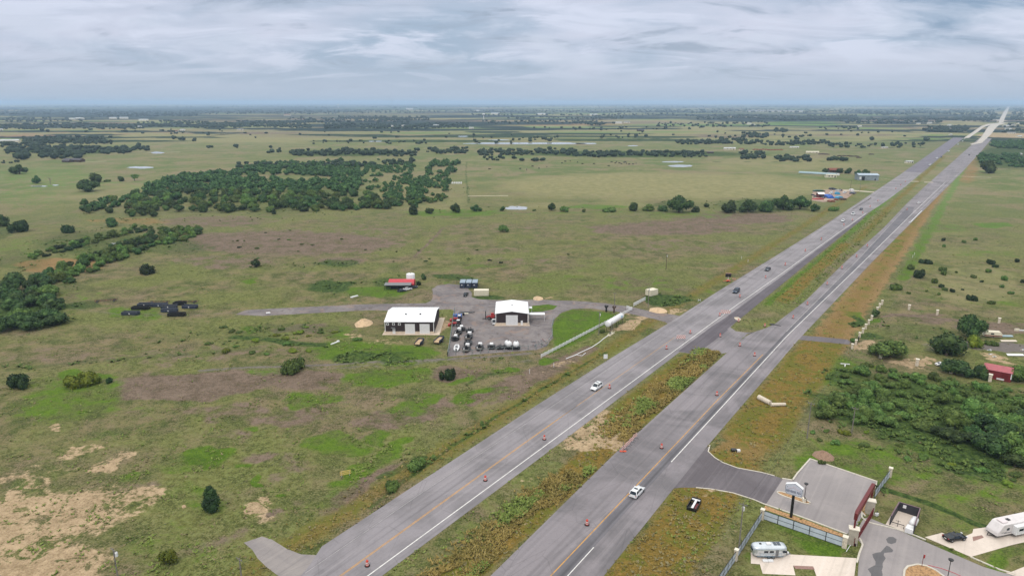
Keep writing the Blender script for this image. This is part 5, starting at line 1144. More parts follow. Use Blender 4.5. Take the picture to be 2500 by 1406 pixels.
PL = [(2080,852),(2089,842),(2098,824),(2106,813.5),(2113,803),(2120.5,792.5),(2127.5,782),(2134,771.5),(2141,761),(2147,752),(2153,744)]
for k, (u, v) in enumerate(PL): pillar('cream capped stone pillar beside the highway verge, %s from the yard drive' % ORD[k], u, v, 2.1, .8, 'stone pillars along the highway verge')
for k, (u, v) in enumerate([(2219,756),(2287.5,769),(2438.5,789)]): pillar('cream stone pillar on the upper side of the yard, %s from the highway' % ORD[k], u, v, 2.3, .95, 'stone pillars on the upper yard side')
for k, (u, v) in enumerate([(2149.5,874),(2238,893),(2321,911),(2416,931)]): pillar('cream stone pillar on the lower side of the yard, %s from the highway' % ORD[k], u, v, 2.6, 1.05, 'stone pillars on the lower yard side')
r_ = thing('entrance_gate', 'black iron gate standing open between the yard drive pillars', 'gate', on(2091, 842), hdg((2091, 842), (2099, 826))); a = MB()
for k in range(14): a.bar((k * .55, 0, .1), (k * .55, 0, 1.7 + .5 * math.sin(k / 13 * math.pi)), .06)
a.build('bars', BLACK, r_); a = MB(); a.bar((0, 0, .3), (7.2, 0, .3), .1); a.bar((0, 0, 1.6), (7.2, 0, 1.6), .1); a.build('frame', BLACK, r_)
r_ = thing('low_wall', 'low cream wall block by the right edge of the yard', 'wall', on(2478, 808), 0); a = MB(); a.box(0, 1.8, 0, .6, 0, 1.0); a.build('block', CREAM, r_); a = MB(); a.box(1.9, 6, .1, .4, 0, .5); a.build('coping', WHITE, r_)

# ------------------------------------------------------------------ plaza and gateway
def kerb(pts, w_=.38, h=.18, z=.0, ground_pts=False):
    g = pts if ground_pts else [G(*p) for p in pts]; a = MB()
    for p, q in zip(g, g[1:]): a.bar((*p, z + h / 2), (*q, z + h / 2), w_, h)
    for p in g: a.lathe([(w_ / 2, z), (w_ / 2, z + h + .002)], 8, 0, p)
    o = a.build('kerb', KERBM); o['kind'] = 'structure'; return o
kerb([(1935, 1172), (1946, 1156), (1978, 1120), (2143, 1176), (2130, 1200), (2114, 1222)]); kerb([(1911, 1168), (1935, 1172)]); kerb([(1868, 1231), (1960, 1263), (2066, 1303)])
kerb([(2104, 1254), (2104, 1262), (2112, 1270), (2124, 1276), (2190, 1292), (2226, 1304), (2258, 1317)]); kerb([(2085, 1306), (2100, 1316), (2106, 1330), (2098, 1350), (2092, 1372)]); kerb([(2371, 1360), (2440, 1390), (2475, 1400)])
kerb([(1733, 1087), (1729, 1102), (1745, 1117), (1765, 1129), (1800, 1142), (1860, 1153), (1890, 1161)], .3, .12); kerb([(1700, 1190), (1740, 1194), (1790, 1203), (1840, 1219), (1868, 1231)], .3, .12)
def island(name, c, rx, ry, ang, z=.05):
    cx, cy = G(*c); pts = []
    for k in range(28):
        a = 2 * math.pi * k / 28; x, y = rx * math.copysign(abs(math.cos(a)) ** .6, math.cos(a)), ry * math.copysign(abs(math.sin(a)) ** .8, math.sin(a)); pts.append((cx + x * math.cos(ang) - y * math.sin(ang), cy + x * math.sin(ang) + y * math.cos(ang)))
    sheet(name, pts, z + .1, MULCH, ground_pts=True, excl=False); kerb(pts + pts[:1], .35, .17, z, True)
i0, i1 = G(1897, 1201), G(1976, 1229); island('planting_island', (1937, 1215), math.dist(i0, i1) / 2, .9, math.atan2(i1[1] - i0[1], i1[0] - i0[0]))
sheet('planting_strip', [(1868, 1234), (1960, 1266), (2062, 1305), (2060, 1314), (1960, 1277), (1864, 1243)], .06, MULCH, .05, 3)
sheet('planting_island', [(2205, 1420), (2208, 1392), (2216, 1383), (2240, 1378), (2262, 1382), (2285, 1393), (2305, 1408), (2320, 1425)], .16, MULCH); kerb([(2205, 1420), (2208, 1392), (2216, 1383), (2240, 1378), (2262, 1382), (2285, 1393), (2305, 1408), (2320, 1425)], .4, .2, .05)
sheet('planting_bed', [(2110, 1222), (2128, 1218), (2112, 1258), (2100, 1250), (2100, 1240)], .07, MULCH); kerb([(2114, 1222), (2101, 1238), (2101, 1248), (2112, 1259)])
WETM = asphalt('wet_patch', RGB(96, 94, 96), RGB(106, 104, 106), RGB(112, 110, 112))
sheet('wet_patch', [(2163, 1316), (2170, 1310), (2180, 1310), (2189, 1316), (2187, 1324), (2176, 1328), (2167, 1325)], .057, WETM, 0, 3); sheet('wet_patch', [(2157, 1339), (2164, 1332), (2172, 1334), (2180, 1343), (2178, 1347), (2160, 1350), (2158, 1354), (2161, 1362), (2155, 1375), (2153, 1392), (2156, 1420), (2128, 1420), (2127, 1400), (2120, 1389), (2126, 1383), (2137, 1378), (2137, 1370), (2129, 1352), (2140, 1349), (2150, 1347)], .057, WETM, .12, 1.2)
def hdgz(p, q, z): a_, b_ = G(*p, z), G(*q, z); return a_, b_, math.atan2(b_[1] - a_[1], b_[0] - a_[0])
# park sign
sx, sy = G(1931, 1262); hs_ = math.radians(-34); zb = height_of(1931, 1262, 1206)
S_ = thing('sign', 'large white house shaped sign on a thick black pole above the plaza', 'sign', (sx, sy, 0), hs_)
a = MB(); a.tube([(0, 0, 0), (0, 0, zb + .3)], .33, 14); a.build('pole', BLACK, S_, smooth=True)
hw_ = 1.95; pf = [(-hw_ + .35, zb), (hw_ - .35, zb), (hw_, zb + .4), (hw_, zb + 2.1), (.0 + .2, zb + 3.1), (-hw_, zb + 2.3), (-hw_, zb + .4)]
a = MB(); a.prism(pf, -.5, .5); pn = a.build('cabinet', WHITE, S_); a = MB(); a.prism([(x * .97, zb + 1.5 + (z - zb - 1.5) * .96) for x, z in pf], -.515, -.502); fr = a.build('face_border', paint(110, 120, 140, .5, 0, .05, 'sign_border'), S_); a = MB(); a.prism([(x * .91, zb + 1.5 + (z - zb - 1.5) * .89) for x, z in pf], -.53, -.516); a.build('sign_face', paint(206, 208, 222, .5, 0, .04, 'sign_face'), S_)
def text(s_, size, m, parent, loc, rot, name='lettering', width=None, ext=.01):
    c = bpy.data.curves.new(name, 'FONT'); c.body = s_; c.size = size; c.extrude = ext; c.align_x = 'CENTER'; c.align_y = 'CENTER'; c.offset = size * .012; c.materials.append(m); o = bpy.data.objects.new(name, c); COL.objects.link(o); o.parent = parent; o.location = loc; o.rotation_euler = rot
    bpy.context.view_layer.update(); me = bpy.data.meshes.new_from_object(o.evaluated_get(bpy.context.evaluated_depsgraph_get())); dx = max(o.dimensions.x, .01)
    bpy.data.objects.remove(o); o = bpy.data.objects.new(name, me); COL.objects.link(o); o.parent = parent; o.location = loc; o.rotation_euler = rot
    if width: o.scale = (width / dx, 1, 1)
    return o
INK = paint(70, 78, 104, .5, 0, .05, 'sign_ink'); PNK = paint(206, 168, 172, .5, 0, .05, 'sign_pink')
text('REVERIE PSV', .85, INK, S_, (0, -.55, zb + .85), (math.pi / 2, 0, 0), width=3.3)
a = MB(); 
for x0, x1, z0, z1 in ((-1.2, -.5, 1.5, 1.8), (-.5, .0, 1.8, 2.2), (.0, .6, 2.2, 1.7), (.6, 1.3, 1.7, 1.5)): a.bar((x0, -.54, zb + z0), (x1, -.54, zb + z1), .12, .02)
a.build('skyline_mark', PNK, S_); a = MB(); a.box(-1.55, -1.4, -.545, -.53, zb + 1.75, zb + 1.9); a.box(1.4, 1.55, -.545, -.53, zb + 1.4, zb + 1.55); a.build('dots', INK, S_)
def lamp(label, u, v, h, base=True, s=1.0):
    r = thing('street_lamp', label, 'lamp post', on(u, v, .1)); a = MB(); a.tube([(0, 0, 0), (0, 0, h)], [.09, .06], 8); a.build('pole', BLACK, r); a = MB(); a.lathe([(.1, h - .1), (.14, h + .05), (.45, h + .2), (.5, h + .42), (.35, h + .5)], 12); a.build('lamp_head', BLACK, r)
    if base: a = MB(); a.box(-.45, .45, -.45, .45, -.05, .9); a.build('plinth', CAP, r, bevel=.03)
    return r
lamp('black lamp post on a pale plinth in the long planting island', 1963, 1224, height_of(1963, 1224, 1184)); lamp('black lamp post in the rounded planting island at the bottom', 2309, 1432, 6.0, False)
# gateway
def pier(label, u, v, vt, w_, d_):
    h = height_of(u, v, vt); r = thing('gate_pier', label, 'gate pier', on(u, v), math.radians(-22)); a = MB(); a.box(-w_ / 2, w_ / 2, -d_ / 2, d_ / 2, 0, h); a.build('shaft', paint(176, 168, 154, .85, 0, .08, 'pier_stone', 1.2), r); a = MB(); a.box(-w_ / 2 - .15, w_ / 2 + .15, -d_ / 2 - .15, d_ / 2 + .15, h, h + .3); a.build('cap', CAP, r, bevel=.04); return r, h
PA, hA = pier('wide stone gate pier at the near end of the red arch', 2080, 1327, 1290, 1.9, 1.3); PB, hB = pier('wide stone gate pier at the far end of the red arch', 2122, 1252, 1222, 1.9, 1.3)
pa, pb = Vector(PA.location), Vector(PB.location); hg = math.atan2(pb.y - pa.y, pb.x - pa.x); LG = math.hypot(pb.x - pa.x, pb.y - pa.y)
R_ = thing('gateway_arch', 'dark red steel beam arch spanning the two stone gate piers', 'arch', (pa.x, pa.y, 0), hg); zt = hA + .3
for x in (0, LG): a = MB(); a.box(x - .22, x + .22, -.18, .18, zt, zt + 2.6); a.build('post', DRED, R_)
a = MB(); a.prism([(-.25, zt + 2.0), (-.25, zt + 3.6), (.3, zt + 4.0), (LG - .3, zt + 4.0), (LG + .25, zt + 3.6), (LG + .25, zt + 2.0), (LG - 1.0, zt + 2.7), (1.0, zt + 2.7)], -.35, .35); a.build('beam', DRED, R_)
a = MB()
for k in range(12): x = 1.2 + k * (LG - 2.6) / 11; a.box(x, x + .35, -.38, -.355, zt + 3.05, zt + 3.7)
a.build('panel_cutouts', paint(150, 60, 50, .5, 0, .1, 'rust_cutout'), R_)
q0, q1 = G(2084, 1334), G(2133, 1254); R_ = thing('sliding_gate', 'long low dark red sliding gate across the park lane', 'gate', (*q0, 0), math.atan2(q1[1] - q0[1], q1[0] - q0[0])); LQ = math.dist(q0, q1)
for z in (.25, 1.1, 1.95): a = MB(); a.bar((0, 0, z), (LQ, 0, z), .14); a.build('rail', DRED, R_)
a = MB()
for k in range(int(LQ / .35)): a.bar((k * .35, 0, .2), (k * .35, 0, 1.95), .06)
a.build('bars', DRED, R_)
pipe('white gate track lying in the grass below the near pier', [(2066, 1346), (2074, 1333), (2084, 1322)], .08, WHITE, .06, 'gate_track', 'track')
for (u, v, l) in [(2088, 1331, 'green gate motor box by the near pier'), (2140, 1258, 'white gate motor box by the far end of the sliding gate')]:
    r_ = thing('gate_motor', l, 'gate motor', on(u, v), .4); a = MB(); a.box(-.4, .4, -.3, .3, 0, .7); a.build('housing', BLACK if 'green' in l else WHITE, r_, bevel=.05); a = MB(); a.lathe([(.1, .7), (.1, 1.3)], 8); a.build('intercom_post', BLACK, r_)
r_ = thing('keypad', 'small keypad post at the end of the long planting island', 'keypad', on(1968, 1229, .15)); a = MB(); a.tube([(0, 0, 0), (0, 0, 1.2), (-.35, 0, 1.4)], .06, 6); a.build('post', BLACK, r_); a = MB(); a.box(-.55, -.3, -.12, .12, 1.3, 1.65); a.build('pad', BLACK, r_)
# propane enclosure
c1, c2, c3, c4 = G(2172, 1281), G(2192, 1246), G(2243, 1262), G(2229, 1304)
R_ = thing('wall_enclosure', 'black three sided walled enclosure around the propane tank', 'enclosure', (*c2, 0)); rel = lambda p: (p[0] - c2[0], p[1] - c2[1])
for p, q in ((c1, c2), (c2, c3), (c3, c4)):
    a = MB(); a.bar((*rel(p), 1.2), (*rel(q), 1.2), .18, 2.4); wl = a.build('wall', paint(50, 50, 58, .7, 0, .1, 'dark_wall', 1), R_); a = MB(); a.bar((*rel(p), 2.43), (*rel(q), 2.43), .24, .08); a.build('coping', paint(120, 96, 104, .7, 0, .1, 'coping'), wl)
a = MB(); cx, cy = rel(((c2[0] * .75 + c3[0] * .25), (c2[1] * .75 + c3[1] * .25))); a.box(cx - .35, cx + .35, cy - .3, cy - .22, 1.3, 2.1, 0, math.atan2(c3[1] - c2[1], c3[0] - c2[0])); a.build('notice', WHITE, R_)
t0, t1 = G(2234, 1276), G(2219, 1300); R_ = thing('propane_tank', 'white propane tank lying inside the black walled enclosure', 'tank', (*t0, .06), math.atan2(t1[1] - t0[1], t1[0] - t0[0])); LP = math.dist(t0, t1) * .55
a = MB(); a.tube([(-.1, 0, 1.15), (.15, 0, 1.15), (.5, 0, 1.15), (LP, 0, 1.15), (LP + .35, 0, 1.15), (LP + .55, 0, 1.15)], [.2, .6, .78, .78, .6, .2], 18); a.build('shell', WHITE, R_, smooth=True); a = MB(); a.box(.8, 1.1, -.6, .6, 0, .5); a.box(LP - .9, LP - .6, -.6, .6, 0, .5); a.build('saddle', WHITE, R_)
a = MB(); a.box(LP + .9, LP + 2.9, -.8, .8, 0, 1.25); tag(a.build('pump_cabinet', WHITE, bevel=.05, loc=(*t0, .06), rz=math.atan2(t1[1] - t0[1], t1[0] - t0[0])), 'white metal cabinet in front of the propane tank', 'cabinet')
e0, e1 = G(2172, 1281), G(2206, 1291); R_ = thing('pipe_barrier', 'low black pipe barrier across the open side of the tank enclosure', 'barrier', (*e0, .06), math.atan2(e1[1] - e0[1], e1[0] - e0[0])); Lb = math.dist(e0, e1); a = MB(); a.tube([(0, 0, 0), (0, 0, .9), (Lb, 0, .9), (Lb, 0, 0)], .09, 8); a.build('rail', BLACK, R_); a = MB(); a.tube([(Lb * .55, .3, 0), (Lb * .55, .3, 1.6)], .07, 6); a.bar((Lb * .55 - .5, .3, 1.4), (Lb * .55 + .5, .3, 1.4), .06); a.build('valve_stand', BLACK, R_)

# ------------------------------------------------------------------ trailers in the park
def rounded(hw, z0, z1, r, n_=4, sc_=1.0):
    pts = []
    for cx, cz, a0 in ((hw - r, z0 + r * .5, -90), (hw - r, z1 - r, 0), (-hw + r, z1 - r, 90), (-hw + r, z0 + r * .5, 180)):
        for k in range(n_ + 1): a_ = math.radians(a0 + 90 * k / n_); rr = r if cz > z0 + r else r * .5; pts.append((cx + r * math.cos(a_), cz + (r if a0 in (0, 90) else r * .5) * math.sin(a_)))
    zc = (z0 + z1) / 2; return [(x * sc_, zc + (z - zc) * sc_) for x, z in pts]
q0, q1 = G(1839, 1366), G(1922, 1366); LA = math.dist(q0, q1); A1 = thing('travel_trailer', 'polished silver rounded travel trailer with solar panels on its roof', 'camper', (q0[0], q0[1] + 1.4, .06), 0)
a = MB(); st = [(0, .55), (.12, .72), (.4, .88), (.9, .97), (1.5, 1), (LA - 1.5, 1), (LA - .9, .97), (LA - .4, .88), (LA - .12, .72), (LA, .55)]
a.loft([[(x, y, z) for y, z in rounded(1.3, .5, 2.95, .8, 5, s)] for x, s in st]); bd = a.build('body', SILV, A1, smooth=True)
a = MB(); a.box(.8, LA - .8, -1.31, -1.29, .62, .75); a.box(1.2, LA - 1.2, -1.32, -1.28, 1.35, 1.42); a.build('trim_strip', paint(120, 150, 170, .4, .3, .1, 'blue_trim'), bd)
for x in (2.2, 3.4, 6.2): a = MB(); a.box(x, x + .9, -1.325, -1.29, 1.6, 2.1); a.build('window', GLASS, A1)
a = MB(); a.box(4.7, 5.35, -1.325, -1.29, .65, 2.3); d_ = a.build('door', GREYM, A1); a = MB(); a.box(-.02, .12, -.7, .7, 1.5, 2.2); a.build('rear_window', GLASS, A1)
for x in (3.9, 4.7):
    for y in (-.55, .08): a = MB(); a.box(x + .6, x + 1.3, y, y + .5, 2.96, 3.0); a.build('solar_panel', paint(60, 72, 84, .15, 0, .05, 'solar_cell', 8), A1)
a = MB(); a.box(3.0, 4.0, -.4, .4, 2.9, 3.2); a.build('air_conditioner', WHITE, A1, bevel=.08); a = MB(); a.box(1.5, 1.95, -.2, .2, 2.92, 3.05); a.build('roof_vent', BLACK, A1)
for x in (3.4, 4.3): wheel(A1, x, -1.15); wheel(A1, x, 1.15)
a = MB(); a.bar((LA - .2, .6, .55), (LA + 1.2, 0, .5), .1); a.bar((LA - .2, -.6, .55), (LA + 1.2, 0, .5), .1); a.build('hitch', GREYM, A1); a = MB(); a.lathe([(.2, .5), (.22, .9), (.1, 1.0)], 10, 0, (LA + .6, 0)); a.build('gas_bottle', WHITE, A1)
for k, u in enumerate((1868, 1881)): a = MB(); a.box(-.55, .55, -.35, .35, 0, .35); tag(a.build('wheel_chock_board', WHITE, bevel=.04, loc=on(u, 1370, .06)), 'pale board on the ground beside the silver trailer, %s one' % ['left', 'right'][k], 'board')
q0, q1 = G(2432, 1318), G(2560, 1290); hC = math.atan2(q1[1] - q0[1], q1[0] - q0[0]); C1 = thing('travel_trailer', 'large white camper with a sloped nose and a slide-out box', 'camper', (q0[0], q0[1], .06), hC)
LC = 11; a = MB(); a.prism([(0, .85), (.15, 1.6), (1.5, 3.3), (2.2, 3.45), (LC, 3.45), (LC, .75), (1.2, .75)], 0, 2.9); a.build('body', paint(220, 214, 214, .4, 0, .04, 'camper_shell', 1), C1, bevel=.08)
a = MB(); a.prism([(.1, .7), (LC, .55), (LC, .76), (.9, .76)], .1, 2.8); a.build('underbody', BLACK, C1)
a = MB(); a.box(4.2, 9.2, -1.0, 0, 1.0, 3.1); so_ = a.build('slide_out', WHITE, C1, bevel=.04)
for x, y in ((2.6, -.015), (5.0, -1.015), (7.0, -1.015)): a = MB(); a.box(x, x + (.8 if x < 4 else 1.3), y, y + .02, 1.9, 2.5); a.build('window', GLASS, C1)
a = MB(); a.box(2.0, 4.1, -.02, 0, 1.25, 1.4); a.box(1.2, 2.6, -.02, 0, 1.45, 1.55); a.build('side_stripe', GREYM, C1); a = MB(); a.box(4.0, 4.8, 1.1, 1.9, 3.46, 3.62); a.build('roof_vent', BLACK, C1, bevel=.05); a = MB(); a.box(1.9, 3.4, .6, 2.3, 3.45, 3.7); a.build('air_conditioner', paint(226, 214, 216, .5, 0, .04, 'ac_cover'), C1, bevel=.1)
for x in (7.5, 8.4): wheel(C1, x, .3); wheel(C1, x, 2.6)
a = MB(); a.bar((.6, .5, .6), (-1.1, 1.45, .55), .12); a.bar((.6, 2.4, .6), (-1.1, 1.45, .55), .12); a.build('hitch', BLACK, C1)
# ------------------------------------------------------------------ equipment yard
def on_trailer(label, u, v, rz, L=3.6, load='mixer', s=1.0, group='machines parked in the equipment yard', z=.04):
    r = thing('equipment_trailer', label, 'trailer', on(u, v, z), rz, group); r.scale = (s * 1.28,) * 3
    a = MB(); a.box(-L / 2, L / 2, -.95, -.83, .45, .6); a.box(-L / 2, L / 2, .83, .95, .45, .6); a.box(-L / 2, -L / 2 + .15, -.95, .95, .45, .6); a.box(L / 2 - .12, L / 2, -.95, .95, .45, .6); a.box(-L / 2, L / 2, -.83, .83, .45, .5); a.bar((L / 2, .6, .5), (L / 2 + 1.2, 0, .5), .1); a.bar((L / 2, -.6, .5), (L / 2 + 1.2, 0, .5), .1); a.build('frame', BLACK, r)
    for x in (-.35, .45):
        for y in (-1.08, 1.08): wheel(r, x, y, .38, .22)
    for y in (-1.12, 1.12): a = MB(); a.box(-.85, .95, y - .16, y + .16, .82, .88); a.build('fender', BLACK, r)
    if load in ('mixer', 'tankpump'):
        a = MB(); a.box(L / 2 - 1.15, L / 2 - .1, -.62, .62, .6, 1.55); a.build('water_box', WHITE, r, bevel=.12)
        a = MB(); a.box(-.9, .3, -.5, .5, .6, 1.1); a.lathe([(.35, 1.1), (.42, 1.5), (.2, 1.7)], 10, 0, (-.3, 0)); a.bar((-1.4, .5, .6), (.2, .6, 1.5), .1); a.bar((-1.4, -.5, .6), (.2, -.6, 1.4), .1); a.build('machine', BLACK, r)
        a = MB(); a.tube([(-1.2, .62, .7), (-.4, .62, .7)], .22, 8); a.build('hose_reel', WHITE, r)
        a = MB(); a.box(-L / 2, -L / 2 + .1, -.9, .9, .6, 1.1); a.build('tailgate', WOODG, r)
    elif load == 'dump':
        a = MB(); a.box(-L / 2, L / 2, -.95, -.87, .6, 1.3); a.box(-L / 2, L / 2, .87, .95, .6, 1.3); a.box(L / 2 - .1, L / 2, -.87, .87, .6, 1.3); a.build('side_board', NAVY, r); a = MB(); a.box(-L / 2 + .1, L / 2 - .1, -.85, .85, .55, .85); a.lathe([(.6, .85), (.3, 1.15)], 9, 0, (-.4, .1)); a.build('load', SANDM, r)
    elif load == 'nurse':
        a = MB(); a.tube([(-1.25, 0, 1.45), (-1.0, 0, 1.45), (-.6, 0, 1.45), (.7, 0, 1.45), (1.1, 0, 1.45), (1.35, 0, 1.45)], [.3, .75, .92, .92, .75, .3], 16); a.build('tank', WHITE, r, smooth=True); a = MB(); a.lathe([(.25, 2.3), (.25, 2.48)], 10); a.build('lid', BLACK, r)
    elif load == 'box':
        a = MB(); a.box(-.3, .9, -.55, .55, .6, 1.6); a.build('water_box', WHITE, r, bevel=.1); a = MB(); a.box(-1.3, -.4, -.5, .5, .6, 1.3); a.tube([(-1, -1.2, 1.0), (-1, 1.2, 1.0)], .18, 8); a.build('machine', BLACK, r)
    elif load == 'low':
        a = MB(); a.box(-1.0, .8, -.5, .5, .6, 1.1); a.bar((-.8, .3, 1), (-.9, .4, 1.9), .1); a.bar((.2, -.3, 1), (.1, -.3, 1.8), .1); a.build('machine', BLACK, r)
    return r
UP, DN = math.radians(92), math.radians(-90)
on_trailer('black trailer with a white water box and orange frame below the red machines', 1118, 815, math.radians(80), 5.2, 'mixer')
on_trailer('long black trailer with a white water box, upper one of the second column', 1144, 826, math.radians(84), 5.6, 'mixer'); on_trailer('black trailer with white tank and pump, lower one of the second column', 1139, 855, math.radians(84), 5.2, 'mixer')
on_trailer('trailer with a small white box and pale tailgate in the bottom row', 1171, 852, math.radians(86), 4.4, 'mixer'); on_trailer('small trailer with a square white box in the bottom row', 1200, 850, math.radians(90), 3.4, 'box')
on_trailer('dark trailer with a navy machine in the middle of the second column', 1143, 841, math.radians(84), 4.4, 'low'); on_trailer('black trailer with pump gear touching the left fence above the boat', 1112, 829, math.radians(82), 4.2, 'box')
on_trailer('small dark trailer standing behind the second column of machines', 1147, 810, math.radians(88), 2.6, 'low'); on_trailer('dark trailer between the two red machines and the white box trailer', 1127, 806, math.radians(100), 3.0, 'box')
on_trailer('low all black trailer between the white boxes of the bottom row', 1221, 851, math.radians(88), 3.0, 'low', .9); on_trailer('tilted white nurse tank on wheels, second from the right in the bottom row', 1241, 850, math.radians(115), 3.2, 'nurse', 1.05); on_trailer('white nurse tank on wheels at the right end of the bottom row', 1260, 851, math.radians(90), 3.0, 'nurse', 1.0)
on_trailer('dark dump trailer with a pale load below the long shed', 1024, 840, math.radians(80), 4.6, 'dump', group='trailers below the long shed'); on_trailer('dark dump trailer with a sandy load nearest the yard fence', 1072, 835, math.radians(76), 5.0, 'dump', group='trailers below the long shed')
r_ = thing('boat', 'white open boat on a trailer in the bottom left corner of the yard', 'boat', on(1115, 853, .04), math.radians(90)); a = MB(); hb = [(-2.8, .98, .95), (-1, 1.1, 1.0), (1, 1.05, 1.1), (2.2, .7, 1.25), (2.9, .12, 1.35)]
a.loft([[(x, -w_, z), (x, -w_ * .6, .45), (x, w_ * .6, .45), (x, w_, z), (x, w_ * .75, z), (x, w_ * .5, .75), (x, -w_ * .5, .75), (x, -w_ * .75, z)] for x, w_, z in hb]); a.build('hull', WHITE, r_); a = MB(); a.box(-.6, .3, -.4, .4, .7, 1.5); a.build('console', GREYM, r_); a = MB(); a.box(-1.6, -.9, -.6, .6, .7, 1.05); a.build('seat', WHITE, r_); a = MB(); a.box(-3.1, -2.8, -.25, .25, .5, 1.5); a.build('outboard_motor', BLACK, r_); wheel(r_, -.8, 1.0, .32); wheel(r_, -.8, -1.0, .32)
def tractor(label, u, v, rz, m, s=1.0):
    r = thing('tractor', label, 'tractor', on(u, v, .04), rz, 'machines parked in the equipment yard'); r.scale = (s,) * 3
    a = MB(); a.box(.1, 1.9, -.35, .35, .8, 1.35); a.box(-.9, .2, -.45, .45, .7, 1.1); a.build('body', m, r, bevel=.06); a = MB(); a.box(-.95, .05, -.6, .6, 2.2, 2.32); a.build('canopy', WHITE, r)
    for x in (-.85, -.05):
        for y in (-.5, .5): a = MB(); a.bar((x, y, 1.1), (x, y, 2.2), .07); a.build('canopy_post', BLACK, r)
    for y in (-.85, .85): wheel(r, -.5, y, .75, .4); wheel(r, 1.4, y, .45, .28)
    a = MB(); a.bar((.4, .55, 1.2), (2.6, .55, .6), .12); a.bar((.4, -.55, 1.2), (2.6, -.55, .6), .12); a.box(2.5, 3.1, -.95, .95, .15, .75); a.build('loader', m, r); return r
tractor('red tractor with a front loader, upper of the two red machines', 1119, 784, math.radians(175), RED, 1.2); tractor('red tractor with a front loader, lower of the two red machines', 1116, 796, math.radians(172), RED, 1.25)
r_ = thing('forklift', 'red telescopic forklift facing left beside the square shed', 'forklift', on(1202, 779, .04), math.radians(178)); r_.scale = (1.25,) * 3
a = MB(); a.box(-1.8, 1.6, -.7, .7, .6, 1.2); a.box(-.6, .5, -.65, .05, 1.2, 2.2); a.build('body', RED, r_, bevel=.05); a = MB(); a.bar((-1.7, .35, 1.7), (2.4, .35, .9), .35); a.build('boom', RED, r_); a = MB(); a.box(2.3, 2.5, -.8, .8, .1, 3.2); a.bar((2.5, -.4, .15), (3.6, -.4, .15), .1); a.bar((2.5, .4, .15), (3.6, .4, .15), .1); a.build('fork_frame', BLACK, r_)
for x in (-1.2, 1.1): wheel(r_, x, -.85, .6, .4); wheel(r_, x, .85, .6, .4)
r_ = thing('tool_carriers', 'row of four bright blue hopper machines at the top of the yard fence', 'machines', on(1116, 776, .04), 0)
for k in range(4): a = MB(); x = -1.9 + k * 1.1; a.box(x, x + .75, -.5, .5, .55, 1.4); a.tube([(x + .37, -.7, 1.5), (x + .37, .7, 1.5)], .35, 10); a.build('hopper', paint(34, 108, 200, .4, 0, .08, 'bright_blue'), r_); a = MB(); a.box(x + .05, x + .2, -.6, .6, 0, .55); a.box(x + .55, x + .7, -.6, .6, 0, .55); a.build('leg', BLACK, r_)
def heap(name, label, u, v, rx, ry, h, m, n_=140, jag=.25, cat='heap', z=0, seed=1):
    rr = np.random.RandomState(seed); V = [(0, 0, h)]; F = []; K = 22; J = 7
    for j in range(1, J + 1):
        q = j / J
        for k in range(K):
            a_ = 2 * math.pi * k / K; w_ = 1 + .25 * (vn(np.array([k * .6 + seed]), np.array([seed * 1.0]))[0] - .5) * 2 * min(k, K - k) / K * 2
            V.append((rx * q * math.cos(a_) * w_, ry * q * math.sin(a_) * w_, h * (1 - q ** 1.3) * (1 + jag * (rr.rand() - .5)) if j < J else -.05))
    for k in range(K): F.append((0, 1 + k, 1 + (k + 1) % K, 1 + (k + 1) % K))
    a = MB(); a.add(V, [(0, 1 + k, 1 + (k + 1) % K) for k in range(K)] + [(1 + j * K + k, 1 + (j + 1) * K + k, 1 + (j + 1) * K + (k + 1) % K, 1 + j * K + (k + 1) % K) for j in range(J - 1) for k in range(K)])
    o = a.build(name, m); o.location = on(u, v, z); return tag(o, label, cat)
heap('sand_heap', 'pale orange sand heap left of the long shed', 887, 790, 4.3, 5.5, 2.3, SANDM, seed=2); heap('sand_heap', 'small sand heap behind the square shed on the gravel drive edge', 1314, 729, 2.6, 4, 1.2, SANDM, seed=3)
heap('sand_heap', 'low earth mound beside the ranch gate', 1607, 758, 4.2, 5, 1.3, SANDM, seed=4); heap('earth_mound', 'reddish earth mound topped by a bush just above the plaza', 2010, 1114, 3.0, 2.8, 1.7, paint(150, 122, 102, .95, 0, .12, 'reddish_earth'), seed=5)
heap('rubble_heap', 'pale rubble heap beside the dark crossover patch', 1800, 778, 1.6, 2.2, .7, STONE, seed=6, jag=1.0)
r_ = thing('scrap_pile', 'dark scrap pile of pipes and sheets at the right edge of the equipment yard', 'scrap', on(1322, 842, .04)); rr = random.Random(4)
for k in range(14): a = MB(); x, y = rr.uniform(-3, 3), rr.uniform(-4, 4); a.bar((x, y, .2 + rr.random() * .5), (x + rr.uniform(-2, 2), y + rr.uniform(-1.5, 1.5), .3 + rr.random() * .6), .25, .12); a.build('scrap_bar', rr.choice([BLACK, NAVY, GREYM, DRED]), r_)
r_ = thing('rebar_stack', 'thin stack of dark bars lying at the top left of the yard', 'bars', on(1128, 764, .04))
for k in range(6): a = MB(); a.bar((-2 + k * .3, k * .35, .1), (4 + k * .4, k * .3 - .5, .12), .16); a.build('bar', BLACK if k % 3 else GREYM, r_)
r_ = thing('equipment_box', 'pale machine on a dark stand just right of the blue hoppers', 'machine', on(1134, 770, .04)); a = MB(); a.tube([(0, 0, .9), (1.8, 0, .9)], .3, 8); a.build('barrel', CREAM, r_); a = MB(); a.box(-.9, 0, -.4, .4, 0, 1.1); a.build('stand', BLACK, r_)
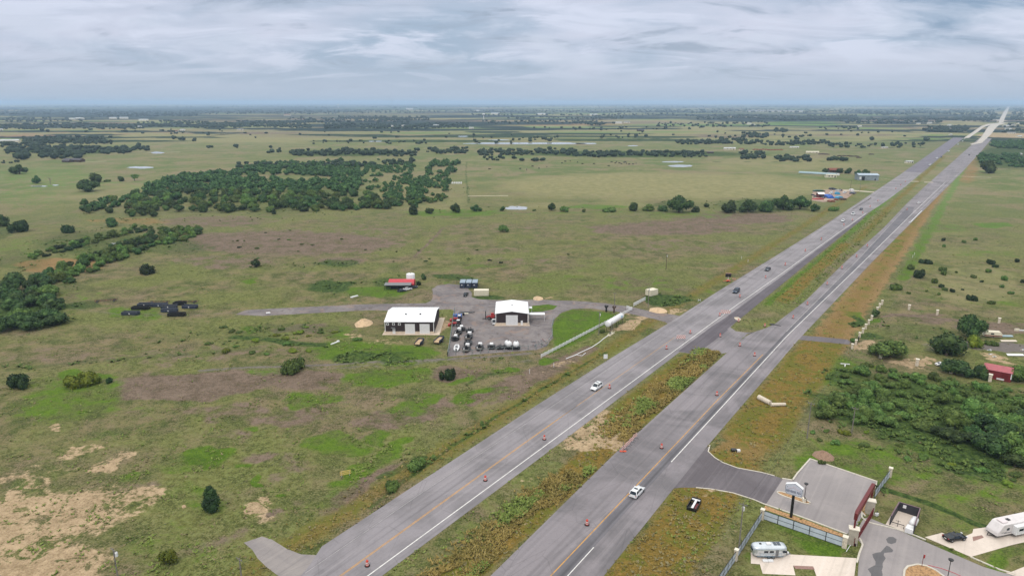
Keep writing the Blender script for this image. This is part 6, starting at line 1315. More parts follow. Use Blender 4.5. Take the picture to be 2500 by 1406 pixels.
# objects behind and left of the yard
a = MB(); a.box(-2.2, 2.2, -.5, .5, 0, .5); tag(a.build('feed_trough', WHITE, bevel=.05, loc=on(865, 725), rz=.9), 'white feed trough in the grass above the gravel drive', 'trough')
a = MB(); a.box(-2.0, 2.0, -.3, .3, 0, .35); a.box(1.6, 2.4, -.5, .5, 0, .6); tag(a.build('feed_trough', WHITE, bevel=.05, loc=on(817, 838), rz=1.0), 'pale trough with a raised end lying in the grass left of the sand heap', 'trough')
a = MB(); a.tube([(-.9, 0, .4), (.9, 0, .4)], .4, 10); tag(a.build('plastic_drum', WHITE, loc=on(655, 766), rz=.2), 'white drum lying at the left end of the gravel drive', 'drum')
r_ = thing('toppled_sign', 'toppled white sign board with its post in the grass below the verge pillars', 'sign', on(2063, 892), -.2); a = MB(); a.box(-1.6, 1.6, -.1, .2, .5, .75); a.build('board', WHITE, r_); a = MB(); a.bar((0, 0, .4), (-.4, -1.4, .1), .35); a.build('post', WHITE, r_)
# roll-off bins at left
def bin_(label, u, v, L, m, rz=0.0, mark=True, h=1.45, group='roll-off bins on the left grass'):
    r = thing('roll_off_bin', label, 'skip', on(u, v), rz, group); a = MB(); W2 = 2.5
    a.box(-L / 2, L / 2, 0, .1, .2, h); a.box(-L / 2, L / 2, W2 - .1, W2, .2, h); a.box(-L / 2, -L / 2 + .1, .1, W2 - .1, .2, h); a.box(L / 2 - .1, L / 2, .1, W2 - .1, .2, h); a.box(-L / 2, L / 2, 0.02, W2 - .02, .12, .3)
    k = -L / 2 + .3
    while k < L / 2: a.box(k, k + .1, -.08, 0, .2, h - .1); k += .75
    a.build('shell', m, r); a = MB(); a.box(-L / 2 - .05, L / 2 + .05, -.08, .06, h, h + .1); a.box(-L / 2 - .05, L / 2 + .05, W2 - .06, W2 + .06, h, h + .1); a.build('top_rim', GREYM if mark else BLACK, r)
    if mark: a = MB(); a.add([(-.35, -.1, .6), (.35, -.1, .6), (0, -.1, 1.3)], [(0, 1, 2)]); a.build('marking', WHITE, r)
    return r
for u, v, L, m, mk, l in [(316, 770, 8.6, STEELD, 1, 'grey blue roll-off bin furthest left'), (341, 757, 9.0, BLACK, 0, 'black roll-off bin just right of and behind the leftmost one'), (352, 749, 7.5, STEELD, 1, 'grey bin behind the black bin'), (387, 750, 8.0, NAVY, 1, 'navy bin in the middle of the back row'),
                         (410, 754, 8.0, STEELD, 1, 'grey bin directly behind the navy bin with the white mark'), (411, 763, 8.2, NAVY, 1, 'navy bin in front of the grey bin at the centre of the group'), (429, 773, 8.6, BLACK, 0, 'black bin nearest the camera in the group'), (461, 754, 7.8, NAVY, 1, 'dark blue bin at the right end of the group'), (436, 746, 6.5, BLACK, 0, 'black bin half hidden behind the right end bin')]:
    bin_(l, u, v, L * .88, m, rr.uniform(-.05, .05), mk)
for u, v, rz, l in [(455, 741, .05, 'flat brown trailer frame behind the bins at their right end'), (385, 742, .0, 'long grey trailer frame behind the middle bins'), (258, 738, .3, 'old brown trailer frame lying among weeds left of the bins')]:
    r = thing('flatbed_trailer', l, 'trailer', on(u, v), rz, 'trailer frames by the bins')
    for y in (0, 2.0): a = MB(); a.box(-5, 5, y, y + .2, .7, .95); a.build('beam', WOODB, r)
    a = MB(); [a.box(x, x + .15, .2, 2.0, .75, .9) for x in (-4.8, -2.5, 0, 2.5, 4.6)]; a.build('cross_bars', RUST, r)
    for x in (-3.8, 3.6): wheel(r, x, .1, .45, .3); wheel(r, x, 2.1, .45, .3)
pipe('thin white pole lying on the grass between the bins', [(352, 768), (412, 767)], .08, WOODG, .1, 'pole', 'pole')

# ------------------------------------------------------------------ right yard: barn, camper, wrecks
b0, b1 = G(2399, 921), G(2467, 934); RB = thing('barn', 'dark red timber barn with a faded pink roof between the yard trees', 'barn', (*b0, 0), math.atan2(b1[1] - b0[1], b1[0] - b0[0])); LB = math.dist(b0, b1)
gable(RB, LB, 6.5, 3.3, 4.4, 'x', BARNR, PINKR, WHITE); a = MB(); a.box(4.0, 6.2, -.08, 0, .3, .9); a.build('white_board', WHITE, RB); a = MB(); a.box(LB * .62, LB * .62 + 2.2, -.06, 0, .0, 2.5); a.build('door', DRED, RB)
r_ = thing('old_camper', 'old white and brown camper half hidden behind scrub in the right yard', 'camper', on(2424, 825), -.25); a = MB(); a.prism([(-3.4, .5), (-3.0, 2.6), (2.6, 2.7), (3.4, 1.6), (3.3, .5)], 0, 2.3); a.build('body', CREAM, r_, bevel=.08); a = MB(); a.box(-3.3, 3.3, -.02, 0, .7, 1.2); a.build('brown_band', RUST, r_); a = MB(); a.box(-1, .2, -.03, 0, 1.5, 2.1); a.build('window', GLASS, r_); wheel(r_, 0, .1)
for k, (u, v) in enumerate([(2453, 822), (2462, 834), (2478, 868)]):
    a = MB(); q = random.Random(k); a.add([(-3, -.8, .1), (3, -.6, .3), (3.2, 1, .5), (-2.6, 1.2, .2), (-3, -.8, .22), (3, -.6, .42), (3.2, 1, .62), (-2.6, 1.2, .32)], [(3, 2, 1, 0), (4, 5, 6, 7), (0, 1, 5, 4), (1, 2, 6, 5), (2, 3, 7, 6), (3, 0, 4, 7)]); tag(a.build('metal_sheet', [SAGE, STONE, WHITE][k], loc=on(u, v), rz=-.15), ['pale blue grey sheet lying right of the old camper', 'light rubble sheet in the middle of the right yard', 'white scrap sheet near the right edge of the yard'][k], 'scrap sheet')
rr = random.Random(8)
pp = [on(2405 + rr.uniform(0, 90), 850 + rr.uniform(0, 22)) for _ in range(12)]
for k in range(4):
    r = thing('debris_heap', 'light scrap scattered on the dark bare ground, %s bit' % ['nearest', 'second', 'third', 'farthest'][k], 'debris', pp[k]); [MB().box(-.4 + j * .5, .1 + j * .5, -.2 * j, .3, 0, .2 + .1 * j).build('scrap_piece', rr.choice([WHITE, SAGE, STONE]), r) for j in range(3)]; r['group'] = 'scrap on the bare ground'

# verge objects
R_ = thing('roadside_skip', 'open black steel box holding white beams in the grass below the entrance drive', 'skip', on(1694, 1236), hdg((1686, 1242), (1700, 1218))); L_ = 4.4
a = MB(); a.box(-L_ / 2, L_ / 2, -1.2, -1.1, 0, 1.0); a.box(-L_ / 2, L_ / 2, 1.1, 1.2, 0, 1.0); a.box(-L_ / 2, -L_ / 2 + .1, -1.1, 1.1, 0, .8); a.box(L_ / 2 - .1, L_ / 2, -1.1, 1.1, 0, 1.3); a.box(-L_ / 2, L_ / 2, -1.1, 1.1, 0, .12); a.build('box', BLACK, R_)
a = MB(); a.bar((-L_ / 2 + .1, -.1, .8), (L_ / 2 - .4, -.1, .9), .5, .25); a.build('white_beam', WHITE, R_); a = MB(); a.bar((L_ / 2 - .5, -1.0, .95), (L_ / 2 - .5, 1.0, .95), .35, .25); a.build('cross_beam', WHITE, R_); a = MB(); a.box(-1.6, .8, -.9, -.45, .15, .6); a.build('load', DRED, R_)
R_ = thing('culvert_head', 'pale broken concrete culvert pieces lying in the brown verge', 'culvert', on(1884, 984))
for q, p, rr0 in (((1852, 974), (1880, 988), .85), ((1882, 991), (1917, 990), .6)):
    A0, B0 = G(*q), G(*p); o0 = R_.location; a = MB(); a.tube([(A0[0] - o0.x, A0[1] - o0.y, rr0 * .9), (B0[0] - o0.x, B0[1] - o0.y, rr0 * .8)], [rr0, rr0 * .9], 10); a.build('concrete_pipe', STONE, R_)
a = MB(); A0 = G(1851.5, 974); a.tube([(A0[0] - R_.location.x - .15, A0[1] - R_.location.y + .05, .8), (A0[0] - R_.location.x + .1, A0[1] - R_.location.y, .8)], .55, 10); a.build('pipe_mouth', WHITE, R_)
R_ = thing('scrap_box', 'small black and white scrap heap in the grass above the entrance drive', 'debris', on(1795, 1101)); a = MB(); a.box(-1.2, .4, -.6, .6, 0, .7); a.build('dark_box', BLACK, R_, bevel=.1); a = MB(); a.box(.2, 1.3, -.5, .2, 0, .6); a.build('white_board', WHITE, R_)
R_ = thing('info_sign', 'small square white sign on two posts on the left verge of the highway', 'sign', on(1478, 883), .1); a = MB(); a.box(-.75, .75, -.04, .04, 1.3, 3.0); a.build('sign_plate', WHITE, R_); [MB().box(x - .05, x + .05, .041, .13, 0, 2.9).build('post', WOODG, R_) for x in (-.5, .5)]
R_ = thing('marker_post', 'tiny white h shaped marker on the verge above the ranch drive', 'marker', on(1707, 736)); [MB().box(x - .07, x + .07, -.06, .06, 0, 1.3).build('post', WHITE, R_) for x in (-.5, .5)]; MB().box(-.43, .43, -.04, .04, .6, .8).build('cross_bar', WHITE, R_)
R_ = thing('road_debris', 'dark tyre strip lying on the right carriageway by the crossover', 'debris', on(1888, 793, .06)); a = MB(); a.box(-1.5, .2, -.3, .5, 0, .4); a.bar((0, 0, .2), (2.6, -1.8, .1), .2); a.build('tyre_strip', BLACK, R_)
for k, (u, v) in enumerate([(1352, 896), (1293, 912), (2228, 629), (2232, 623), (1826, 640), (1810, 632)]):
    a = MB(); a.box(-.08, .08, -.08, .08, 0, 1.7); tag(a.build('marker_post', WHITE, loc=on(u, v)), ['white stake below the end of the ranch fence', 'white stake in the ditch left of the highway', 'white stake in the right pasture, nearer of two', 'white stake in the right pasture, farther of two', 'white stake on the left verge, nearer of two', 'white stake on the left verge, farther of two'][k], 'stake')
a = MB(); pb_ = [G(2223, 544), G(2250, 517)]; a.bar((*pb_[0], .45), (*pb_[1], .45), .5, .9); a.bar((*G(2219, 544.5), .4), (*pb_[0], .4), .6, .8); tag(a.build('barrier_wall', WHITE), 'long white concrete barrier along the right edge of the right carriageway', 'barrier')
a = MB(); a.bar((*G(2119, 489), .4), (*G(2126, 484), .4), .6, .8); a.bar((*G(2080, 513), .5), (*G(2119, 489), .5), .12, .35); tag(a.build('guard_rail', WOODG), 'pale guard rail along the left edge of the far left carriageway', 'guard rail')
for k, (u, v) in enumerate([(2232, 444), (2267, 446)]): a = MB(); a.box(-5, 5, -1.2, 1.2, 0, .6); tag(a.build('culvert_wall', STONE, loc=on(u, v)), 'pale culvert wall in the far median, %s one' % ['left', 'right'][k], 'culvert')

# ------------------------------------------------------------------ utility poles and wires
def pole(label, u, v, h, m=WOODB, arm=1.2, can=True, rz=RZ_ROAD, group=None, armdir=None):
    r = thing('utility_pole', label, 'utility pole', on(u, v), rz, group); a = MB(); a.tube([(0, 0, 0), (0, 0, h)], [.17, .11], 8); a.build('shaft', m, r, smooth=True)
    a = MB(); a.box(-.06, .06, -arm, arm, h - .5, h - .36); a.build('cross_arm', WOODG, r)
    for y in (-arm + .1, 0, arm - .1): a = MB(); a.lathe([(.07, h - .36), (.09, h - .2), (.03, h - .08)], 8, 0, (0, y)); a.build('insulator', GREYM, r)
    if can: a = MB(); a.lathe([(.26, h - 2.1), (.3, h - 2.0), (.3, h - 1.25), (.2, h - 1.1)], 12, 0, (.42, 0)); a.build('transformer', WHITE, r)
    return r
POLES = [('utility pole with a white transformer beside the panelled fence', 1803, 1345, 12.0, WOODG, 1), ('bare grey utility pole at the edge of the brown verge', 1970, 1070, 11.5, WOODG, 0), ('thin grey utility pole in the scrub right of the verge pole', 2079, 1058, 8.5, WOODG, 0),
         ('utility pole with a transformer at the bottom left of the picture', 297, 1460, 11.5, WOODG, 1), ('tall dark utility pole alone in the pasture above the ranch gate', 1626, 658, 9.6, WOODB, 1), ('utility pole beside the cream cabin at the ranch gate', 1582, 752, 10.5, WOODG, 1), ('slim utility pole at the left end of the horizontal tank', 1462, 818, 10.5, WOODG, 1),
         ('slim pole at the top of the lawn beside the gravel drive', 1500, 746, 6.5, WOODG, 0), ('dark pole beside the junk yard track', 2075, 470, 13, WOODB, 0), ('thin pole right of the junk yard track', 2099, 467, 13, WOODG, 0), ('leaning grey pole stub cut by the bottom edge', 590, 1412, 5.0, WOODG, 0)]
PO = [pole(l, u, v, h, m, .9, c) for l, u, v, h, m, c in POLES]
def wire(label, A, B, sag=1.6, r=.022):
    A, B = Vector(A), Vector(B); pts = [A.lerp(B, k / 14) - Vector((0, 0, sag * 4 * (k / 14) * (1 - k / 14))) for k in range(15)]; a = MB(); a.tube(pts, r, 5); o = a.build('power_line', BLACK); tag(o, label, 'power line'); return o
tp = lambda i_, dz=0: Vector((PO[i_].location.x, PO[i_].location.y, POLES[i_][3] - .2 - dz))
wire('power line between the fence pole and the verge pole', tp(0), tp(1)); wire('lower power line between the fence pole and the verge pole', tp(0, 1.2), tp(1, 1.2), 2.0)
wire('power line running off the bottom from the fence pole', tp(0), Vector(on(1560, 1560, 10)), 1.5); wire('power line from the verge pole up beside the highway', tp(1), Vector(ST(420, -22)).to_3d() + Vector((0, 0, 11)), 3)
wire('power line crossing above the tall grass at the right edge', Vector((*G(2270, 1075, 8), 8)), Vector((*G(2560, 1180, 8), 8)), .8); wire('lower power line above the tall grass at the right edge', Vector((*G(2240, 1130, 2), 2)), Vector((*G(2560, 1190, 5), 5)), .5)
wire('power line from the bottom left pole across the brown field', tp(3), Vector(on(900, 1040, 10)), 3); wire('power line between the tank pole and the cabin pole', tp(6), tp(5), 1.0); wire('power line from the cabin pole to the pasture pole', tp(5), tp(4), 2.0)
R_ = thing('flag_pole', 'thin dark red pole with a small flag on the rounded planting island', 'flag pole', on(2250, 1384, .15)); a = MB(); a.tube([(0, 0, 0), (0, 0, 3.0)], .05, 6); a.build('shaft', DRED, R_); a = MB(); a.box(0, .35, -.02, .02, 2.1, 2.9); a.build('flag', RED, R_)
pipe('thin red hose lying across the park lane from the planting island', [(2252, 1379), (2272, 1381), (2300, 1388), (2330, 1399), (2345, 1406), (2360, 1415)], .07, paint(190, 90, 96, .6, 0, .1, 'red_hose'), .1, 'hose', 'hose')

# ------------------------------------------------------------------ junk yard by the far verge
sheet('dirt_lot', [(1983, 490), (1984, 466), (2020, 463), (2083, 463), (2086, 471), (2070, 483), (2040, 490), (2010, 494)], .04, paint(160, 136, 120, .95, 0, .2, 'junk_dirt', .15), .5, 4); sheet('dirt_track', [(2055, 464), (2080, 464), (2142, 469), (2142, 471), (2085, 467), (2060, 467)], .045, paint(190, 180, 160, .95, 0, .1, 'dirt_track', .2), 0)
def cubey(name, label, u, v, L, D_, h, m, rz=0, cat='junk', group='clutter in the junk yard', top=None):
    r = thing(name, label, cat, on(u, v, .05), rz, group); a = MB(); a.prism([(-L / 2, 0), (-L / 2 * .95, h * .7), (-L / 2 * .5, h), (L / 2 * .55, h * .95), (L / 2, h * .5), (L / 2, 0)], -D_ / 2, D_ / 2); a.build('body', m, r, bevel=.1)
    if top: a = MB(); a.box(-L * .2, L * .25, -D_ * .3, D_ * .3, h * .97, h * 1.12); a.build('top', top, r)
    return r
JY = [('tarp_heap', 'blue tarped heap in the middle of the junk yard', 2021, 481, 8, 6, 2.6, BLUE), ('tarp_heap', 'second blue tarped heap right below the middle one', 2027, 484, 6, 5, 2.2, BLUE), ('tarp_heap', 'light blue tarp heap at the upper centre of the junk yard', 2044, 475, 5, 4, 2.6, TEAL), ('tarp_heap', 'light blue tarp heap at the lower right of the junk yard', 2048, 486, 7, 5, 2.8, TEAL),
      ('scrap_heap', 'rusty red scrap strip along the lower left of the junk yard', 2000, 487, 14, 3, 1.0, RED), ('tarp_heap', 'dark green tarped boat at the upper left of the junk yard', 1999, 468, 13, 3.5, 2.0, CP_['green']), ('trailer_box', 'white trailer box at the top right of the junk yard', 2079, 467, 5, 3, 2.6, WHITE), ('scrap_heap', 'brown scrap by the lower light blue tarp', 2057, 488, 6, 5, 1.8, WOODB),
      ('scrap_heap', 'rusty drum heap left of the lower light blue tarp', 2041, 489, 4, 3, 1.6, RUST), ('scrap_heap', 'pinkish scrap heap at the bottom of the junk yard', 2029, 493, 6, 5, 1.6, RUST), ('scrap_heap', 'pale plank heap at the bottom left of the junk yard', 2018, 489, 5, 3, 1.0, STONE), ('scrap_heap', 'dark heap at the far left of the junk yard', 1984, 477, 3, 3, 1.2, BLACK), ('scrap_heap', 'grey heap beside the white trailer box', 2083, 472, 5, 5, 1.5, GREYM), ('scrap_heap', 'dark bush like heap at the top of the junk yard', 2031, 463, 6, 4, 2.2, BLACK)]
for nm, l, u, v, L, D_, h, m in JY: cubey(nm, l, u, v, L, D_, h, m, rr.uniform(-.3, .3))
for k, (u, v, src) in enumerate([(2004, 474, WS), (1993, 481, SD), (2030, 470, WS), (2029, 474, WS), (2045, 467, WS), (2050, 466, SD), (2080, 474, SD), (2010, 484, SD), (2036, 464, SD), (2062, 472, WS)]):
    dup(src, on(u, v, .05), rr.uniform(0, 6.28), 'old parked car in the junk yard, %s counted from its left side' % ORD[[1, 0, 3, 4, 6, 7, 9, 2, 5, 8][k]], 'old cars in the junk yard', 1.3)
def house(label, u, v, L, D_, h, rm, wm=CREAM, rz=0.0, ridge=None, name='farmhouse', cat='house', group=None, win=2):
    r = thing(name, label, cat, on(u, v), rz, group); R2 = ridge or h + D_ * .22; a = MB()
    a.add([(-L / 2, 0, 0), (L / 2, 0, 0), (L / 2, D_, 0), (-L / 2, D_, 0), (-L / 2, 0, h), (L / 2, 0, h), (L / 2, D_, h), (-L / 2, D_, h), (-L / 2, D_ / 2, R2), (L / 2, D_ / 2, R2)], [(0, 1, 5, 4), (2, 3, 7, 6), (1, 2, 6, 9, 5), (3, 0, 4, 8, 7), (4, 5, 9, 8), (8, 9, 6, 7), (3, 2, 1, 0)]); a.build('wall', wm, r)
    a = MB()
    for s in (0, 1):
        y0 = -.5 if s == 0 else D_ + .5; a.add([(-L / 2 - .5, y0, h - .1), (L / 2 + .5, y0, h - .1), (L / 2 + .5, D_ / 2, R2 + .1), (-L / 2 - .5, D_ / 2, R2 + .1), (-L / 2 - .5, y0, h + .15), (L / 2 + .5, y0, h + .15), (L / 2 + .5, D_ / 2, R2 + .35), (-L / 2 - .5, D_ / 2, R2 + .35)], [(0, 1, 2, 3), (4, 7, 6, 5), (0, 4, 5, 1), (1, 5, 6, 2), (2, 6, 7, 3), (3, 7, 4, 0)])
    a.build('roof', rm, r)
    for k in range(win): x = -L / 2 + L * (k + 1) / (win + 1.5); a = MB(); a.box(x - .8, x + .8, -.06, -.0, h * .35, h * .75); a.build('window', GLASS, r)
    a = MB(); a.box(L / 2 - L * .2, L / 2 - L * .2 + min(1.6, L * .1 + .6), -.06, 0, 0, min(2.3, h * .8)); a.build('door', BLACK, r); return r
house('red shed standing among the junk yard tarps', 2005, 483, 6, 6, 3.6, WHITE, DRED, 0, None, 'shed', 'shed')
BGW = paint(146, 156, 164, .5, .2, .12, 'blue_grey_sheet', .3); house('blue grey metal barn with a dark doorway beside the two trees', 2120, 441, 24, 14, 6.5, paint(170, 186, 200, .5, .1, .06, 'pale_blue_roof', .3), BGW, -.12, 8.0, 'barn', 'barn', win=0)
bb = [o for o in COL.objects if o.name.startswith('barn') and o.get('label', '').startswith('blue')][0]; a = MB(); a.box(-8, -4.5, -.12, -.01, 0, 5); a.build('doorway', BLACK, bb); a = MB(); a.box(-11, -9, -.1, -.01, 1.5, 4.5); a.build('pale_door', WHITE, bb)
house('cream mobile home with two dark windows near the old farmstead', 2029.5, 434, 13.5, 5, 3.6, CREAM, CREAM, 0, 3.8); house('rusty roofed farmhouse under the farmstead trees', 2040, 422, 16, 10, 3.5, RUST, WOODB, 0)
R_ = thing('greenhouse', 'long low pale greenhouse roof left of the farmstead', 'greenhouse', on(1996, 425.5), -.62); a = MB(); a.loft([[(x, 4 * -math.cos(q), .5 + 2.3 * math.sin(q)) for q in [math.pi * k / 8 for k in range(9)]] for x in (-24, 24)]); a.build('cover', SAGE, R_); a = MB(); a.box(24.5, 27.5, -2, 2, 0, 2.5); a.build('end_room', WHITE, R_)
# far farms: (u, v, width m, depth, height, roof, label)
FARM = [(176, 396, 38, 16, 5, 'd', 'large dark roofed ranch house below the left hand trees'), (160, 397, 16, 12, 4, 'd', 'dark roofed wing at the left end of the ranch house'), (20, 348, 50, 20, 6, 'w', 'long white roofed barn at the far left edge'), (445, 320, 28, 14, 5, 'w', 'white roofed shed of the small farm left of centre'), (430, 322, 20, 10, 4, 'r', 'reddish roofed house of the small farm left of centre'), (585, 319, 40, 16, 5, 'g', 'grey roofed barn at the end of the pale track'),
        (193, 292, 80, 30, 9, 'w', 'white roofed farm building on the far left plain'), (175, 293, 60, 30, 8, 'w', 'second white roof on the far left plain'), (275, 291, 70, 30, 9, 'w', 'white roof in the middle of the far left plain'), (302, 291, 80, 30, 10, 'w', 'larger white roof right of the far middle one'), (350, 296, 80, 30, 9, 'w', 'white roof behind the dark tree band'),
        (340, 312, 26, 14, 6, 'w', 'small white house in front of the dark tree band'), (0, 319, 26, 14, 6, 'w', 'small white shed at the left picture edge'), (1064, 309, 40, 16, 6, 'w', 'white house with a red shed near the plain centre'), (1150, 315, 30, 14, 6, 'w', 'small white house right of the central tree band'), (1208, 280, 120, 40, 10, 'w', 'long white roof on the far central plain'), (1164, 272, 90, 40, 10, 'w', 'white roof with a tower on the central horizon'),
        (960, 310, 30, 14, 6, 'w', 'white roof inside the central tree band'), (985, 309, 26, 12, 6, 'w', 'second white roof inside the central tree band'), (1322, 281, 110, 40, 10, 'w', 'white roof right of the far central plain'), (1510, 303, 60, 24, 8, 'w', 'grey white barn on the right central plain'), (1530, 301, 50, 24, 8, 'g', 'dark roofed barn beside the grey white barn'), (1782, 366, 26, 12, 4, 'w', 'white shed above the brick rubble strip'), (1810, 368, 10, 8, 4, 'r', 'small pinkish hut left of the brick rubble strip'),
        (1984, 374, 26, 8, 3, 'c', 'long cream trailer alone in the right field'), (2221, 399, 14, 8, 4, 'w', 'small white box near the left highway verge'), (1565, 321, 44, 14, 6, 'd', 'dark long barn on the right central plain'), (1830, 305, 34, 18, 7, 'w', 'white farmhouse left of the bright green field'), (1840, 307, 26, 14, 6, 'w', 'second white farmhouse left of the bright green field'), (2100, 311, 26, 14, 6, 'w', 'white house beside the farm trees'), (2318, 308, 24, 14, 6, 'w', 'white shed by the grove beside the far highway'),
        (2243, 304, 30, 14, 6, 'w', 'white house in the far tree line'), (2270, 303, 34, 16, 8, 'w', 'tall white house in the far tree line'), (2322, 331, 16, 8, 4, 'w', 'small white shed below the grove beside the far highway'), (2458, 310, 40, 20, 6, 'w', 'large white roof right of the pale concrete road'), (2476, 308, 30, 20, 7, 'g', 'grey roof right of the large white roof'), (2462, 318, 34, 16, 6, 'w', 'white roof in front of the large one'), (2490, 304, 30, 16, 7, 'w', 'white roof at the right picture edge'),
        (2470, 327, 40, 14, 5, 'g', 'grey industrial shed by the pale lot'), (2490, 336, 26, 12, 5, 'w', 'white industrial shed by the pale lot'), (2490, 380, 12, 8, 4, 'w', 'white roof inside the grove right of the highway'), (2437, 299, 14, 10, 8, 'r', 'tiny red roof where the far road meets the woods'), (1735, 375, 14, 8, 3, 'd', 'dark shelter in the hedgerow'), (1940, 362, 22, 8, 3, 'w', 'low pale shelter in the right hedgerow'), (2160, 363, 14, 6, 3, 'w', 'pale trough shelter in the far right hedgerow'), (700, 283, 90, 30, 10, 'r', 'reddish barn on the left far plain'), (1450, 283, 100, 40, 10, 'w', 'white roof on the far right central plain'), (1000, 268, 160, 60, 12, 'w', 'wide white roof near the central horizon')]
rm_ = {'w': paint(188, 192, 194, .6, 0, .12, 'weathered_roof', .2), 'd': paint(70, 66, 72, .7, 0, .1, 'dark_shingle', .3), 'r': RUST, 'g': GREYM, 'c': CREAM}
for u, v, L, D_, h, k, l in FARM: house(l, u, v, L * (.55 if v < 345 else .9), D_ * .6, h * .7, rm_[k], {'d': WOODB}.get(k, CREAM), random.Random(int(u)).uniform(-.3, .3), group='distant farm buildings', win=2)
a = MB(); g0, g1 = G(1822, 272.5), G(1958, 273.5); R_ = thing('greenhouse_range', 'very long white roofed range glinting on the far right plain', 'greenhouse', (*g0, 0), math.atan2(g1[1] - g0[1], g1[0] - g0[0])); a.box(0, math.dist(g0, g1), 0, 60, 12, 13); a.build('roof', WROOF, R_); a = MB(); a.box(5, math.dist(g0, g1) - 5, 5, 55, 0, 12); a.build('wall', WHITE, R_)
def tower(label, u, v, h, kind):
    r = thing('radio_tower' if kind == 'r' else 'water_tower', label, 'tower', on(u, v)); a = MB()
    if kind == 'r':
        for k in range(3): q = k * 2.094; a.bar((6 * math.cos(q), 6 * math.sin(q), 0), (2.0 * math.cos(q), 2.0 * math.sin(q), h), 1.2)
        for z in range(0, int(h), 12): a.bar((5, 0, z), (-3, 4, min(z + 12, h)), .6); a.bar((-3, 4, z), (-3, -4, min(z + 12, h)), .6)
        a.build('mast', GREYM, r)
    else: a.tube([(0, 0, 0), (0, 0, h * .7)], [h * .08, h * .05], 10); a.build('column', WHITE, r); b = MB(); b.lathe([(h * .05, h * .66), (h * .22, h * .78), (h * .22, h * .9), (h * .08, h)], 14); b.build('bowl', WHITE, r)
    return r
tower('tall radio tower rising above the left central horizon', 957, 262, 150, 'r'); tower('white water tower on the left horizon', 826, 264, 62, 'w'); tower('white water tower among the central far trees', 1181, 292, 34, 'w')
# ------------------------------------------------------------------ ponds, cattle, troughs
m_w, t, p = mat('water'); p.inputs['Base Color'].default_value = RGB(150, 150, 140); p.inputs['Roughness'].default_value = .12; p.inputs['Specular IOR Level'].default_value = .9
g = t.new('ShaderNodeNewGeometry'); t.link(t.mix(t.noise(g.outputs['Position'], .03), RGB(150, 152, 150), RGB(176, 178, 178)), p.inputs['Base Color'])
def pond(u0, u1, v0, v1, k=26, m=m_w, name='pond'):
    cu, cv, ru, rv = (u0 + u1) / 2, (v0 + v1) / 2, (u1 - u0) / 2, (v1 - v0) / 2; rq = random.Random(int(u0)); sheet(name, [(cu + ru * math.cos(2 * math.pi * q / k) * rq.uniform(.72, 1), cv + rv * rq.uniform(.6, 1) * math.copysign(abs(math.sin(2 * math.pi * q / k)) ** .7, math.sin(2 * math.pi * q / k))) for q in range(k)], .06, m, excl=False)
for q in [(1228,1293,503,514),(1109,1455,347.5,353.5),(1188,1250,341,343.5),(1115,1145,332,335),(897,935,344,347),(1628,1697,402,409),(1612,1675,393.5,397.5),(307,379,406,412.5),(74,118,453,457),(126,144,451,454),(365,403,370.5,376),(268,292,592,603),(1400,1460,349,353),(1530,1560,355,358)]: pond(*q)
rq = random.Random(5); CT = thing('cow', '', 'cow'); a = MB(); a.loft([[(x, y * w_, z0 + (z + .0) * hgt) for y, z in [(-1, .3), (-.7, 0), (.7, 0), (1, .3), (.9, .85), (.4, 1), (-.4, 1), (-.9, .85)]] for x, w_, z0, hgt in [(-1.15, .18, .95, .4), (-1.0, .32, .78, .62), (-.3, .38, .66, .74), (.5, .34, .68, .76), (.85, .24, .82, .6), (1.15, .15, .98, .42), (1.4, .15, .92, .34), (1.75, .09, .82, .2)]])
for x in (-.85, .6):
    for y in (-.2, .2): a.tube([(x, y, .9), (x + .04, y, .45), (x, y, 0)], [.13, .07, .05], 6)
a.tube([(-1.12, 0, 1.3), (-1.25, 0, .6)], [.04, .02], 5); a.build('body', COWM, CT)
cows = [(1195,415),(1270,414),(1286,416),(1316,413),(1300,408),(1335,409),(1422,402),(1450,402),(1486,407),(1493,398),(1502,400),(1512,400),(1517,402),(1524,399),(1529,401),(1536,403),(1527,397),(1545,403),(1553,401),(1505,397),(1380,396),(1392,395),(1372,400),(1410,398)]
for k, (u, v) in enumerate(cows):
    l = 'black cow grazing on the open field below the long tree line'; gp = 'cattle grazing on the open field'
    hd_ = sorted([q for q in cows if (q[0] < 1420) == (u < 1420)]); l = 'black cow grazing on the open field, %s from the left in the %s herd' % (ORD[hd_.index((u, v))], 'left' if u < 1420 else 'right')
    if k == 0: CT.location = on(u, v); CT.scale = (1.5,) * 3; tag(CT, l, 'cow', gp)
    else: dup(CT, on(u, v), rq.uniform(0, 6.28), l, gp, 1.5)
for k in range(5):
    a = MB(); a.prism([(-.9, 0), (-.75, 1.2), (.75, 1.2), (.9, 0)], 0, 7); a.box(-.6, .6, .5, 6.5, 1.2, 1.5); tag(a.build('feed_bunk', WHITE, loc=on(1104 + k * 5.3, 449)), 'white pale feeder in the row by the scrub, %s from the left' % ORD[k], 'feeder', 'row of white feeders')
rq = random.Random(3)
for k in range(10): a = MB(); a.box(-4, 4, -1.5, 1.5, 0, 1.2); a.box(-2, 1.5, -1.2, 1.2, 1.2, 1.8); tag(a.build('brick_stack', paint(150, 80, 66, .9, 0, .2, 'brick_red', .5), loc=on(1842 + k * 7.2, 366.5 + rq.uniform(-.8, .8)), rz=rq.uniform(-.3, .3)), 'reddish brick stack in the row beside the cattle field, %s from the left' % ORD[k], 'brick stack', 'row of brick stacks')
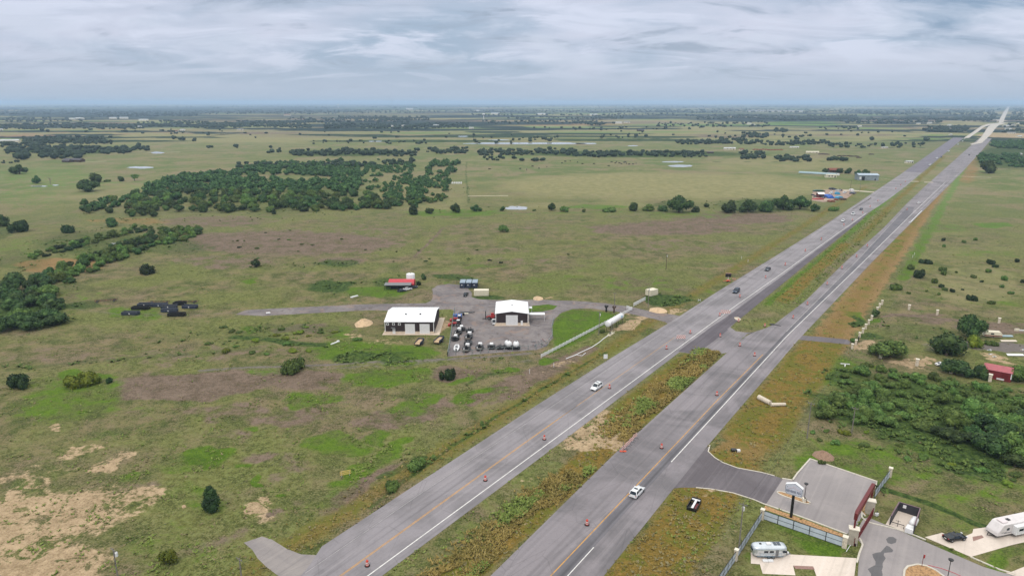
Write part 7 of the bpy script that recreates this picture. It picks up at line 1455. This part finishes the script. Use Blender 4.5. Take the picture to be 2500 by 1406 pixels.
for k, (u, v) in enumerate([(2010, 377), (2018, 378), (2062, 382), (2072, 382), (2080, 383), (2090, 383), (2097, 386), (2127, 378), (2004, 377.5), (2050, 382)]): a = MB(); a.box(-5, 5, -1, 1, 0, 1.4); a.box(-3, 2, -.8, .8, 1.4, 1.9); tag(a.build('hay_row', WOODB, loc=on(u, v), rz=rq.uniform(-.2, .2)), 'dark low heap in the scattered row on the right field, %s from the left' % ORD[[1, 2, 4, 5, 6, 7, 8, 9, 0, 3][k]], 'heap', 'dark heaps on the right field')
# tracks and rough pale ground
TRK = paint(196, 184, 160, .95, 0, .1, 'pale_track', .1)
def track(pts, w_, z=.06): g = [G(*p) for p in pts]; sheet('track', [(x, y - w_ / 2) for x, y in g] + [(x, y + w_ / 2) for x, y in reversed(g)], z, TRK, ground_pts=True)
track([(0, 415), (60, 407), (135, 397)], 8); track([(200, 396.5), (260, 394)], 6); track([(498, 334), (545, 328), (590, 326)], 10); track([(655, 327), (690, 321)], 10); track([(360, 373), (440, 371.5)], 5); track([(1142, 479), (1240, 478)], 3); track([(2195, 441.5), (2140, 434)], 3); track([(2330, 430), (2420, 434)], 3)
# second deck of dead snags
r_ = thing('dead_tree', 'bare dead tree in the green pasture at far left', 'tree', on(123, 450)); a = MB(); a.tube([(0, 0, 0), (.2, 0, 4), (0, 0, 7)], [.35, .25, .15], 6)
for k in range(7): q = k * .9; a.tube([(0, 0, 3.5 + k * .5), (2 * math.cos(q), 2 * math.sin(q), 6 + k * .5), (3.5 * math.cos(q), 3.5 * math.sin(q), 8 + k * .3)], [.14, .08, .03], 5)
a.build('trunk', WOODG, r_)
for k, (u, v) in enumerate([(1480, 761), (1499, 763)]):
    r_ = thing('topiary_stump', ['dark stubby pruned trunk on the lawn', 'second pruned trunk with green base on the lawn'][k], 'tree', on(u, v)); a = MB(); a.tube([(0, 0, 0), (0, 0, 2.2)], [.45, .4], 8)
    for q in (0.2, 1.9, 3.4): a.tube([(0, 0, 1.8), (.8 * math.cos(q), .8 * math.sin(q), 3.0)], [.3, .4], 7)
    a.build('trunk', BLACK if k == 0 else WOODB, r_)
